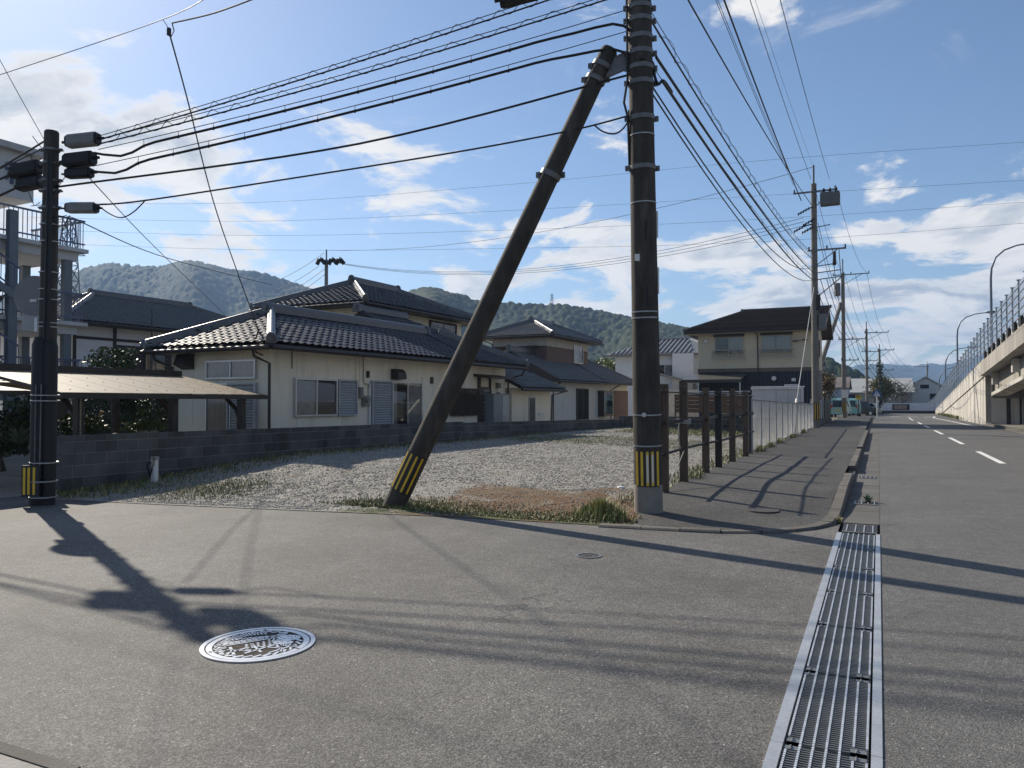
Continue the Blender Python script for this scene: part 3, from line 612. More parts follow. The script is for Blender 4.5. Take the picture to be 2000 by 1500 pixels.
def hip_roof(parent, u0, u1, v0, v1, ze, slope, hips=(1, 1), m=TILE, single=0, score=None, sides='fblr', ridge_m=RIDGE, tiles=True, rw=.26, rh=.24, gut=True, name='roof'):
    """ridge along local x; eave rectangle u0..u1, v0..v1 at height ze; a hip or a gable at either end"""
    half = (v1 - v0) / 2; c = 1 / math.sqrt(1 + slope ** 2); s_ = slope * c; T = half / c; U = u1 - u0; W = v1 - v0; vm = (v0 + v1) / 2
    hl, hr = half * hips[0], half * hips[1]; zr = ze + half * slope; ra, rb = u0 + hl, u1 - hr
    core = MB(); e = .05
    pts = [(u0, v0, ze), (u1, v0, ze), (u1, v1, ze), (u0, v1, ze), (ra, vm, zr), (rb, vm, zr)]
    core.add([(x, y, z - .05) for x, y, z in pts] + [(x, y, z - .13) for x, y, z in pts[:4]], [(0, 1, 5, 4), (2, 3, 4, 5), (3, 0, 4), (1, 2, 5), (0, 6, 7, 1), (1, 7, 8, 2), (2, 8, 9, 3), (3, 9, 6, 0), (9, 8, 7, 6)])
    roof = core.build(name, DARKW, parent)
    planes = {'f': ((u0, v0, ze), (1, 0, 0), (0, c, s_), [(0, 0), (U, 0), (U - hr, T), (hl, T)]),
              'b': ((u1, v1, ze), (-1, 0, 0), (0, -c, s_), [(0, 0), (U, 0), (U - hl, T), (hr, T)])}
    if hips[0]: planes['l'] = ((u0, v1, ze), (0, -1, 0), (c, 0, s_), [(0, 0), (W, 0), (half, T)])
    if hips[1]: planes['r'] = ((u1, v0, ze), (0, 1, 0), (-c, 0, s_), [(0, 0), (W, 0), (half, T)])
    for k in sides:
        if k in planes and tiles:
            nsing = single.get(k, 0) if isinstance(single, dict) else 0
            tiled(roof, *planes[k], m=m, single=nsing, score=score)
    zz = .03
    ridge(roof, (ra - .12, vm, zr + zz), (rb + .12, vm, zr + zz), rw, rh, ridge_m, (True, True))
    for (x, y), e, on in (((u0, v0), ra, hips[0]), ((u0, v1), ra, hips[0]), ((u1, v0), rb, hips[1]), ((u1, v1), rb, hips[1])):
        if on: ridge(roof, (x + (e - x) * .04, y + (vm - y) * .04, ze + zz), (e, vm, zr + zz - .03), rw * .8, rh * .8, ridge_m, (True, False), 'hip_ridge', 1)
    if gut:
        gutter(roof, (u0, v0 - .06, ze - .1), (u1, v0 - .06, ze - .1)); 
        if hips[0]: gutter(roof, (u0 - .06, v0, ze - .1), (u0 - .06, v1, ze - .1))
        if hips[1]: gutter(roof, (u1 + .06, v0, ze - .1), (u1 + .06, v1, ze - .1))
    if not hips[0] or not hips[1]:
        for on, x, s in ((hips[0], u0, 1), (hips[1], u1, -1)):
            if on: continue
            q = MB()
            for y in (v0, v1): q.bar((x + s * .02, y, ze - .02), (x + s * .02, vm, zr - .02), .06, .16)
            q.build('barge_board', DARKW, roof)
            rn = MB()
            for y, sg in ((v0, 1), (v1, -1)):
                for k in range(int(T / TE)): 
                    f0, f1 = (k + .05) * TE / T, (k + 1.02) * TE / T
                    rn.tube([(x + s * .03, y + (vm - y) * f0, ze + (zr - ze) * f0 + .055), (x + s * .03, y + (vm - y) * f1, ze + (zr - ze) * f1 + .04)], .055, 7)
            rn.build('verge_tiles', m, roof, True)
    return roof, zr
def walls(parent, u0, u1, v0, v1, z0, z1, m, seams_f=(), seams_l=(), name='wall', back=None):
    """solid core with separate sheet panels on the two sides that face the lot"""
    core = MB().bx(u0 + .03, u1 - .03, v0 + .03, v1 - .03, z0, z1).build(name, back or mat('seam_dark', (.12, .11, .09), .9), parent)
    fs = [u0] + list(seams_f) + [u1]; ls = [v0] + list(seams_l) + [v1]; g = .006
    for a, b in zip(fs[:-1], fs[1:]): MB().bx(a + g, b - g, v0, v0 + .04, z0, z1 - .01).build('wall_panel', m, core)
    for a, b in zip(ls[:-1], ls[1:]): MB().bx(u0 - .002, u0 + .04, a + g, b - g, z0, z1 - .01).build('wall_panel', m, core)
    MB().bx(u1 - .04, u1 + .002, v0 + g, v1 - g, z0, z1 - .01).build('wall_panel', m, core)
    return core
def wavy(b, o, ax, nr, w, h, amp=.018, wl=.11):
    o, ax, nr = (np.array(q, float) for q in (o, ax, nr)); n = max(6, int(w / wl * 4)); V = []
    for i in range(n + 1):
        p = o + ax * (w * i / n) + nr * (amp * math.sin(2 * math.pi * i / 4.0)); V += [p, p + np.array([0, 0, h])]
    b.add(V, [(2 * i, 2 * i + 2, 2 * i + 3, 2 * i + 1) for i in range(n)])
def window(parent, o, ax, nr, w, h, panes=2, fm=ALU, curtain=(1, 1), name='window', fw=.045, dep=.09, bars=0, cm=CURT, gm=GLASS):
    """o = lower left corner on the wall, ax = along the wall, nr = outwards"""
    o, ax, nr = (np.array(q, float) for q in (o, ax, nr)); z = np.array([0, 0, 1.])
    f = MB()
    def b(x0, x1, z0, z1, d0, d1): f.obx(o + ax * (x0 + x1) / 2 + z * (z0 + z1) / 2 + nr * (d0 + d1) / 2, ax * (x1 - x0) / 2, nr * (d1 - d0) / 2, z * (z1 - z0) / 2)
    b(0, fw, 0, h, -.01, dep); b(w - fw, w, 0, h, -.01, dep); b(fw, w - fw, 0, fw, -.01, dep); b(fw, w - fw, h - fw, h, -.01, dep)
    for k in range(1, panes): b(w * k / panes - fw * .45, w * k / panes + fw * .45, fw, h - fw, .0, dep - .01 * (k % 2))
    wd = f.build(name, fm, parent)
    bk = MB(); bk.obx(o + ax * w / 2 + z * h / 2 + nr * .006, ax * (w / 2 - fw * .5), nr * .004, z * (h / 2 - fw * .5)); bk.build('dark_room', DARKI, wd)
    for k in range(panes):
        x0, x1 = w * k / panes + fw * .5, w * (k + 1) / panes - fw * .5; d = dep * (.62 if k % 2 else .8)
        g = MB(); g.add([o + ax * x0 + z * fw + nr * d, o + ax * x1 + z * fw + nr * d, o + ax * x1 + z * (h - fw) + nr * d, o + ax * x0 + z * (h - fw) + nr * d], [(0, 1, 2, 3)]); g.build('pane', gm, wd)
        if curtain and curtain[k % len(curtain)]:
            c = MB(); fr = curtain[k % len(curtain)]; wavy(c, o + ax * x0 + z * fw + nr * (dep * .3), ax, nr, (x1 - x0) * fr, h - 2 * fw, dep * .12); c.build('curtain', cm, wd)
    if bars:
        q = MB()
        for k in range(bars): x = w * (k + .5) / bars; q.obx(o + ax * x + z * h / 2 + nr * (dep + .05), ax * .012, nr * .012, z * h * .52)
        for zz in (.06, .94): q.obx(o + ax * w / 2 + z * h * zz + nr * (dep + .03), ax * w * .51, nr * .012, z * .018)
        q.build('window_grille', fm, wd)
    return wd
def shutter(parent, o, ax, nr, w, h, m=SHUT, pitch=.07, name='shutter'):
    o, ax, nr = (np.array(q, float) for q in (o, ax, nr)); z = np.array([0, 0, 1.]); f = MB()
    for x0, x1, z0, z1 in ((0, .035, 0, h), (w - .035, w, 0, h), (.035, w - .035, 0, .04), (.035, w - .035, h - .04, h)): f.obx(o + ax * (x0 + x1) / 2 + z * (z0 + z1) / 2 + nr * .055, ax * (x1 - x0) / 2, nr * .055, z * (z1 - z0) / 2)
    s = f.build(name, m, parent); q = MB(); n = int((h - .08) / pitch)
    for k in range(n):
        zz = .04 + (k + .5) * (h - .08) / n; hh = (h - .08) / n
        a, b = o + ax * .035 + z * (zz - hh / 2) + nr * .05, o + ax * (w - .035) + z * (zz - hh / 2) + nr * .05
        q.add([a, b, b + z * hh * .55 + nr * .028, a + z * hh * .55 + nr * .028, a + z * hh, b + z * hh], [(0, 1, 2, 3), (3, 2, 5, 4)])
    q.build('louvre_sheet', m, s); return s
AXU, AXV, NF, NL = (1, 0, 0), (0, 1, 0), (0, -1, 0), (-1, 0, 0)

# ------------------------------------------------------------------ cream single-storey house with its upper floor behind
HA = thing('tiled_house', 'cream house with glossy black tiled hip roofs and an upper storey behind the block wall', 'house', (-13.55, 14.5, 0), rad(87.9))
def house_a():
    t = HA
    inv = np.linalg.inv(np.array(Matrix.Translation(t.location) @ Matrix.Rotation(t.rotation_euler[2], 4, 'Z')))
    def loc(p): return (inv @ np.array([*p, 1.]))[:3]
    camloc = loc((0, 0, 1.5))
    sc = lambda p: np.linalg.norm(p - camloc)
    walls(t, 0, 12.35, 0, 3.55, .15, 2.93, PLASTER, (.95, 2.75, 4.55, 6.35, 7.25, 8.15, 9.05, 9.95, 10.85), (.9, 1.8, 2.7))
    hip_roof(t, -.55, 9.2, -.6, 4.0, 2.93, .45, (1, 0), single={'f': 230, 'l': 70}, score=sc, sides='flb', gut=False)
    # body of the house: same front slope carried higher, gable to the left, hip to the right
    walls(t, 8.05, 12.35, .1, 7.6, .15, 2.9, PLASTER)
    ze, sl = 2.93, .45; c = 1 / math.sqrt(1 + sl * sl); s = sl * c; O = (7.55, -.6, ze)
    poly = [(1.65, 0), (5.45, 0), (2.9, 3.9 / c), (0, 3.9 / c), (0, 2.3 / c)]
    rf = slab(t, O, (1, 0, 0), (0, c, s), poly, .09, DARKW, 'roof'); tiled(rf, O, (1, 0, 0), (0, c, s), [(p[0], p[1]) for p in poly], TILE)
    Or = (13.0, -.6, ze); pr = [(0, 0), (6, 0), (6, 2.0), (2.6, 2.55 / c)]; slab(rf, Or, (0, 1, 0), (-c, 0, s), pr); tiled(rf, Or, (0, 1, 0), (-c, 0, s), pr)
    ridge(rf, (12.95, -.55, ze + .03), (10.45, 3.3 - 1.4, ze + .03 + 2.5 * sl), .22, .2, RIDGE, (True, False), 'hip_ridge', 1)
    ridge(rf, (7.45, 3.3, ze + 3.9 * sl + .04), (10.4, 3.3, ze + 3.9 * sl + .04), .26, .24, RIDGE, (True, False))
    vt = MB()
    for k in range(15):
        f0 = 2.2 + k * .115 ; p0 = np.array([7.58, -.6 + f0, ze + f0 * sl + .07]); vt.tube([p0, p0 + np.array([0, .13, .05])], .06, 7)
    vt.build('verge_tiles', TILE, rf, True)
    gw = MB(); gw.prism([(7.9, .6, 3.0), (7.9, 3.9, 3.0), (7.9, 3.9, 4.4), (7.9, 3.2, 4.5), (7.9, .6, 3.35)], (.08, 0, 0)); gw.build('gable_wall', PLASTER, t)
    bb = MB(); bb.bar((7.6, .9, 3.55), (7.6, 3.3, 4.62), .05, .18); bb.bar((7.6, 3.3, 4.62), (7.6, 4.4, 4.1), .05, .18); bb.build('barge_board', DARKW, rf)
    gutter(rf, (-.55, -.66, 2.80), (12.95, -.66, 2.80), .06); gutter(rf, (-.61, -.6, 2.80), (-.61, 3.95, 2.80), .06)
    so = MB(); so.bx(-.5, 12.9, -.55, .0, 2.86, 2.89); so.bx(-.5, 0, 0, 3.9, 2.86, 2.89); so.build('soffit', PLASTER, t)
    # upper storey
    u0, u1, v0, v1 = 8.6, 15.6, 4.0, 8.3
    walls(t, u0, u1, v0, v1, 2.9, 5.12, PLASTER, (2 + u0, 4 + u0), (v0 + 1.4, v0 + 2.8), 'upper_wall')
    hip_roof(t, u0 - .7, u1 + .8, v0 - .7, v1 + .7, 5.15, .42, (1, 1), sides='flr', name='upper_roof')
    window(t, (u1 - 2.6, v0, 4.2), AXU, NF, 2.1, .75, 2, BROWNM, (), fw=.05); window(t, (u0, v0 + 3.3, 3.62), (0, -1, 0), NL, 1.3, .5, 2, BROWNM, ())
    MB().bx(u0 - .5, u0, v0 + 1.6, v0 + 3.4, 4.14, 4.19).build('window_hood', DARKW, t); MB().bx(u0 + 3.2, u0 + 3.9, v0 - .05, v0 - .005, 4.5, 4.62).build('wall_vent', DARKW, t)
    # left end: transom windows, sliding door under the carport, hood, pipes
    window(t, (0, 2.15, 2.08), (0, -1, 0), NL, 1.75, .48, 2, ALU, (.9, .9)); 
    window(t, (0, 2.15, .2), (0, -1, 0), NL, 1.75, 1.78, 2, ALU, (.95, .0), name='sliding_door'); shutter(t, (0, .42, .2), (0, -1, 0), NL, -.0 + .01 if False else .05, 1.78) if False else None
    shutter(t, (0, 1.35, .2), (0, -1, 0), NL, .98, 1.78)
    hd = MB(); hd.add([(-.02, 2.65, 2.35), (-.02, 3.1, 2.35), (-.02, 3.1, 2.75), (-.02, 2.65, 2.75), (-.32, 2.65, 2.48), (-.32, 3.1, 2.48), (-.2, 3.1, 2.75), (-.2, 2.65, 2.75)], [(0, 1, 2, 3), (7, 6, 5, 4), (0, 4, 5, 1), (3, 2, 6, 7), (0, 3, 7, 4), (1, 5, 6, 2)]); hd.build('extractor_hood', DARKW, t)
    pipe(t, [(-.6, -.05, 2.8), (-.55, -.05, 2.6), (-.06, -.06, 2.45), (-.05, -.06, .1)], .035); pipe(t, [(-.6, 3.55, 2.8), (-.55, 3.5, 2.6), (-.06, 3.45, 2.42), (-.05, 3.45, .1)], .035)
    # long side: window and shutter, patio door, meters, hood, barred window, door
    window(t, (.82, 0, 1.12), AXU, NF, 1.62, 1.0, 2, ALU, (1, .0)); shutter(t, (2.48, 0, 1.12), AXU, NF, .80, 1.0)
    shutter(t, (3.95, 0, .35), AXU, NF, 1.0, 1.78); window(t, (4.95, 0, .35), AXU, NF, 1.6, 1.78, 2, ALU, (.35, 1), name='patio_door')
    mb = MB(); mb.bx(3.38, 3.52, -.12, -.005, 1.62, 1.92); mb.build('meter_box', mat('meter_grey', (.22, .21, .19), .6), t); mb = MB(); mb.bx(3.55, 3.78, -.14, -.005, 1.38, 1.68); mb.tube([(3.66, -.14, 1.56), (3.66, -.20, 1.56)], .075, 14); mb.build('electric_meter', mat('meter_grey', (.22, .21, .19), .6), t)
    MB().bx(3.25, 3.36, -.03, -.003, 1.4, 1.6).build('cover_plate', PLASTER, t)
    pipe(t, [(3.28, -.03, 2.8), (3.28, -.03, 1.9)], .014, PLASTER, 'conduit'); pipe(t, [(3.46, -.03, 2.8), (3.46, -.03, 1.9)], .012, PLASTER, 'conduit'); pipe(t, [(3.62, -.03, 2.8), (3.62, -.03, 2.1), (3.66, -.05, 2.02), (3.82, -.05, 2.02), (3.86, -.05, 1.9), (3.86, -.05, 1.9)], .016, mat('conduit_grey', (.35, .33, .28), .6), 'conduit'); pipe(t, [(3.88, -.05, 2.02), (3.88, -.05, .2)], .035, WHITE, 'vent_pipe')
    pipe(t, [(.75, -.03, 2.85), (.75, -.03, 2.35)], .012, BROWNM, 'conduit'); MB().bx(3.78, 3.84, -.08, -.005, 2.2, 2.4).build('junction_box', DARKW, t)
    hd = MB(); hd.prism([(4.95, -.02, 2.18), (4.95, -.02, 2.5), (4.95, -.15, 2.5), (4.95, -.26, 2.42), (4.95, -.3, 2.28), (4.95, -.3, 2.2)], (.42, 0, 0)); hd.build('extractor_hood', DARKW, t)
    MB().bx(6.62, 6.95, -.04, -.004, 1.98, 2.3).build('wall_cover', PLASTER, t); MB().bx(7.1, 7.25, -.04, -.004, 2.1, 2.32).build('vent', DARKW, t)
    window(t, (8.3, 0, 1.02), AXU, NF, 1.75, .95, 2, BROWNM, (), bars=14)
    dr = MB(); dr.bx(10.32, 11.0, -.07, -.005, .3, 2.05); d = dr.build('back_door', BROWNM, t)
    for k in range(11): MB().bx(10.46, 10.9, -.10, -.07, .42 + k * .145, .51 + k * .145).build('door_slat', mat('slat_grey', (.16, .17, .18), .4, metal=.3), d)
    MB().bx(10.18, 10.30, -.09, -.004, .3, 2.4).build('door_post', BROWNM, t); MB().bx(11.02, 11.08, -.09, -.004, .3, 2.4).build('door_post', BROWNM, t)
    aw = MB(); aw.prism([(9.9, -.0, 2.52), (9.9, -.75, 2.38), (9.9, -.75, 2.33), (9.9, 0, 2.42)], (2.0, 0, 0)); aw.build('door_awning', DARKW, t)
    gm = MB(); gm.bx(11.55, 11.72, -.16, -.02, 2.02, 2.22); gm.tube([(11.6, -.05, 2.05), (11.6, -.05, 1.4)], .012, 6); gm.build('gas_meter', mat('meter_grey', (.22, .21, .19), .6), t)
    pipe(t, [(12.9, -.6, 2.8), (12.8, -.5, 2.55), (12.4, -.1, 2.4), (12.38, -.06, .2)], .035)
    # lean-to with its own small tiled roof at the far end
    walls(t, 12.6, 16.2, -.15, 2.6, .15, 2.05, PLASTER, (13.7, 14.6), (), 'annex_wall')
    O2 = (12.3, -.7, 2.08); p2 = [(0, 0), (4.3, 0), (4.3 - 1.2, 2.6), (0, 2.6)]; c2, s2 = .9, .436
    r2 = slab(t, O2, (1, 0, 0), (0, c2, s2), p2, .08, DARKW, 'annex_roof'); tiled(r2, O2, (1, 0, 0), (0, c2, s2), p2, TILEG)
    ridge(r2, (12.3, -.7 + 2.6 * c2, 2.1 + 2.6 * s2), (15.6, -.7 + 2.6 * c2, 2.1 + 2.6 * s2), .22, .2, RIDGE); gutter(r2, (12.3, -.75, 1.98), (16.6, -.75, 1.98))
    pipe(t, [(16.5, -.7, 1.95), (16.25, -.2, 1.8), (16.22, -.17, .2)], .035)
    dr = MB(); dr.bx(14.05, 14.65, -.19, -.155, .25, 1.72); d = dr.build('annex_door', ALU, t); MB().add([(14.1, -.195, .55), (14.6, -.195, .55), (14.6, -.195, 1.66), (14.1, -.195, 1.66)], [(0, 1, 2, 3)]).build('pane', mat('frosted_dark', (.07, .085, .085), .25), d)
    MB().bx(15.0, 15.45, -.19, -.152, .95, 1.05).build('wall_shelf', WHITE, t); MB().bx(11.62, 11.86, -.04, -.004, 1.5, 1.86).build('dark_vent', DARKW, t)
house_a()
cab = thing('storage_locker', 'plain grey steel storage locker standing behind the block wall', 'locker', (-12.75, 25.1, .15), rad(87.9))
MB().bx(0, 1.2, 0, .55, 0, 1.62).build('body', mat('locker_grey', (.24, .25, .25), .5, var=.06), cab); MB().bx(.72, 1.21, -.02, -.002, .03, 1.6).build('door', mat('locker_pale', (.42, .42, .40), .5, var=.06), cab); MB().bx(.02, .70, -.02, -.002, .03, 1.6).build('door', mat('locker_grey', (.24, .25, .25), .5, var=.06), cab)
MB().bx(-.02, 1.23, -.03, .57, 1.62, 1.66).build('top', mat('locker_grey', (.24, .25, .25), .5), cab)

# ------------------------------------------------------------------ black and white timbered house far left
HB = thing('timbered_house', 'white and dark timber house with grey tiled hip roof left of the cream house', 'house', (-30.2, 20.9, 0), rad(87.9))
def house_b():
    t = HB; WP = mat('white_plaster', (.72, .73, .76), .85, var=.05, scale=2); TIM = mat('dark_timber', (.035, .030, .028), .7, var=.25, scale=10)
    walls(t, 0, 11, 0, 6, -.1, 4.75, WP, (1.85, 4.6, 7.2))
    for x in (-.02, 1.8, 4.62, 7.2): MB().bx(x, x + .14, -.05, -.003, 1.6, 4.75).build('post', TIM, t)
    MB().bx(0, 11, -.045, -.003, 4.15, 4.27).build('beam', TIM, t); MB().bx(0, 11, -.06, -.003, 1.55, 2.0).build('beam', TIM, t); MB().bx(0, 11, -.03, -.003, -.1, 1.55).build('plank_skirt', TIM, t)
    bd = MB()
    for k in range(8): bd.bx(1.95, 4.6, -.05 - .004 * (k % 2), -.003, 2.65 + k * .17, 2.65 + k * .17 + .16)
    bd.build('board_panel', TIM, t); window(t, (3.3, -.03, 2.75), AXU, NF, 1.15, .95, 2, TIM, (), dep=.07)
    hip_roof(t, -1.0, 12, -.9, 6.9, 4.85, .42, (1, 1), m=TILEG, sides='flr', gut=True)
    pipe(t, [(3.0, -.95, 5.6), (3.0, -.95, 1.0)], .03, WIREG, 'mast')
house_b()

# ------------------------------------------------------------------ white gabled house in the middle with brown upper storey
HC = thing('gabled_house', 'white sided gabled house with brown upper storey behind the leaning pole', 'house', (-17.1, 41.3, 0), rad(87.9))
def house_c():
    t = HC; SID = mat('white_siding', (.66, .64, .58), .75, var=.05, scale=2, dirt=.15, dcol=(.5, .48, .44)); BRN = mat('brown_cladding', (.16, .105, .085), .8, var=.12, scale=3); BRN2 = mat('ochre_cladding', (.23, .15, .09), .8, var=.12)
    walls(t, 0, 13.2, 0, 5.2, .1, 2.75, SID, (1.5, 3.0, 3.9, 5.4, 6.9, 8.4), (1.2, 2.4, 3.8))
    hip_roof(t, -.55, 7.2, -.6, 5.6, 2.8, .55, (0, 0), m=TILEG, sides='f', rw=.28, rh=.3)
    gw = MB(); gw.prism([(0, 0, 2.75), (0, 5.2, 2.75), (0, 2.6, 4.2)], (.1, 0, 0)); gw.build('gable_wall', SID, t)
    c = 1 / math.sqrt(1 + .55 ** 2); s = .55 * c; O = (7.2, -.6, 2.8); poly = [(0, 0), (6.6, 0), (2.6, 4.7), (-2.2, 4.7), (-2.2, 3.5), (0, 3.5)]
    poly = [(0.0, 0), (7.0, 0), (2.6, 4.7), (0, 4.7)]
    rf = slab(t, O, (1, 0, 0), (0, c, s), poly, .09, DARKW, 'main_roof'); tiled(rf, O, (1, 0, 0), (0, c, s), poly, TILEG); gutter(rf, (7.2, -.66, 2.72), (14.1, -.66, 2.72))
    ridge(rf, (13.9, -.5, 2.85), (9.8, -.6 + 4.7 * c, 2.85 + 4.7 * s), .2, .18, RIDGE, (True, False), 'hip_ridge'); ridge(rf, (7.1, -.6 + 4.7 * c, 2.82 + 4.7 * s), (10, -.6 + 4.7 * c, 2.82 + 4.7 * s), .26, .26)
    MB().bx(6.9, 7.1, 1.8, 3.8, 3.8, 4.6).build('gable_cheek', SID, t); bb = MB(); bb.bar((7.1, 1.4, 3.95), (7.1, 3.8, 5.3), .08, .16); bb.build('barge_board', DARKW, rf)
    # upper storey
    u0, u1, v0, v1 = 2.6, 9.4, 1.6, 5.4
    walls(t, u0, u1, v0, v1, 2.7, 5.0, BRN, (), (), 'upper_wall'); MB().bx(u0 - .03, u1 + .03, v0 - .03, v1 + .03, 5.0, 5.62).build('upper_band', mat('band_cream', (.5, .47, .42), .8), t)
    MB().bx(u0 - .05, u0 - .005, v1 - 1.0, v1, 3.2, 4.8).build('side_cladding', BRN2, t)
    window(t, (u0, v0 + 2.9, 3.75), (0, -1, 0), NL, 1.9, 1.05, 2, ALU, (.0, 1)); MB().bx(u0 - .5, u0, v0 + .4, v1 - .1, 4.92, 5.0).build('window_hood', DARKW, t)
    window(t, (u1 - 2.6, v0, 4.1), AXU, NF, 1.6, 1.25, 2, ALU, (1, 0))
    hip_roof(t, u0 - .8, u1 + .8, v0 - .8, v1 + .8, 5.65, .42, (1, 1), m=TILEG, sides='flr', name='upper_roof')
    pipe(t, [(0, -.6, 2.7), (-.0, -.3, 2.5), (-.02, -.06, 2.35), (-.02, -.05, .1)], .04); pipe(t, [(u0 - .6, v1 + .5, 5.5), (u0 - .1, v1, 5.2), (u0 - .05, v1 - .05, 3)], .04)
    window(t, (3.5, 0, .35), AXU, NF, 1.9, 2.0, 2, BROWNM, (), name='patio_door', gm=mat('door_glass_dull', (.03, .035, .037), .8, spec=.1))
    b = MB().bx(7.2, 8.9, -.45, -.005, .55, .7).build('bay_window', BROWNM, t); MB().bx(7.2, 8.9, -.45, -.005, 2.1, 2.25).build('window_head', BROWNM, b)
    for x in (7.2, 8.82): MB().bx(x, x + .08, -.44, -.02, .7, 2.1).build('corner_post', BROWNM, b)
    MB().add([(7.28, -.44, .7), (8.82, -.44, .7), (8.82, -.44, 2.1), (7.28, -.44, 2.1)], [(0, 1, 2, 3)]).build('pane', GLASS, b); q = MB(); wavy(q, (7.3, -.3, .7), AXU, NF, .8, 1.4, .03); q.build('curtain', CURT, b); MB().bx(7.3, 8.8, -.02, -.012, .7, 2.1).build('dark_room', DARKI, b)
    pipe(t, [(9.9, -.6, 2.7), (9.6, -.2, 2.4), (9.55, -.06, 2.3), (9.55, -.06, .1)], .04)
    MB().bx(10.2, 13.2, -.03, -.004, .1, 2.3).build('brown_gate_panel', BRN, t)
house_c()

# ------------------------------------------------------------------ small white house with ribbed roof
HD = thing('ribbed_roof_house', 'white clapboard two-storey house with ribbed grey roof left of the tan house', 'house', (-20.6, 64, 0), 0)
def house_d():
    t = HD; CLAP = mat('clapboard_white', (.70, .71, .73), .7, var=.05); RIB = mat('ribbed_roof', (.20, .20, .20), .55, var=.2, scale=4)
    core = MB().bx(.03, 5.97, .03, 7, 0, 5.5).build('wall', CLAP, t)
    for k in range(26): z = .3 + k * .2; q = MB(); q.prism([(0, 0, z), (0, -.02, z), (0, -.006, z + .195), (0, 0, z + .195)], (5.2, 0, 0)); q.build('clapboard', CLAP, core)
    MB().bx(5.2, 6.9, -.9, 6, 0, 5.5).build('wing_wall', CLAP, t)
    w2 = MB().bx(6.9, 8.6, .4, 6, 0, 5.5).build('side_wall', CLAP, t)
    window(t, (3.6, -.02, 3.65), AXU, NF, 1.5, 1.0, 2, WHITE, (0, 1)); window(t, (7.3, .4, 3.0), AXU, NF, .9, 1.6, 2, BROWNM, (1, 1), cm=mat('tan_curtain', (.4, .34, .24), .9))
    half, ze, zr = 3.9, 5.55, 7.0; p = [(-.7, -.7, ze), (6.9, -.7, ze), (9.2, 1, ze), (9.2, 7.6, ze), (-.7, 7.6, ze), (3.1, 3.4, zr), (5.6, 3.4, zr)]
    rf = MB().add(p + [(x, y, z - .14) for x, y, z in p[:5]], [(0, 1, 6, 5), (1, 2, 6), (2, 3, 6), (3, 4, 5, 6), (4, 0, 5), (0, 7, 8, 1), (1, 8, 9, 2), (2, 9, 10, 3), (3, 10, 11, 4), (4, 11, 7, 0), (7, 11, 10, 9, 8)]).build('roof', RIB, t)
    for k in range(19):
        x = -.5 + k * .39; z = zr; y1 = 3.4
        if x < 3.1: f = (x + .7) / 3.8
        elif x > 5.6: f = max(0, (6.9 - x) / 1.3)
        else: f = 1
        if f < .06: continue
        MB().tube([(x, -.72, ze + .03), (x, -.7 + 4.1 * f, ze + .03 + (zr - ze) * f)], .085, 8).build('roof_rib', RIB, rf)
    ridge(rf, (3.0, 3.4, zr), (5.7, 3.4, zr), .3, .2, RIB, (True, True)); ridge(rf, (5.6, 3.4, zr), (9.1, 1.1, ze + .05), .26, .16, mat('hip_cap_white', (.5, .5, .48), .5), (False, True), 'hip_ridge', 1)
    MB().tube([(5.1, -.08, 5.4), (5.1, -.08, 1)], .05).build('downpipe', DARKW, t)
    lr = MB(); lr.prism([(4.2, -2.5, 3.9), (9.2, -2.5, 2.6), (9.2, -2.5, 2.45), (4.2, -2.5, 3.75)], (0, 2.4, 0)); lr.build('lower_roof', mat('lower_roof_grey', (.17, .17, .165), .6, var=.2, scale=6), t); MB().bx(3.8, 8.9, -1.9, -.9, 0, 2.5).build('lower_wall', mat('lower_wall_cream', (.5, .47, .42), .8), t)
house_d()

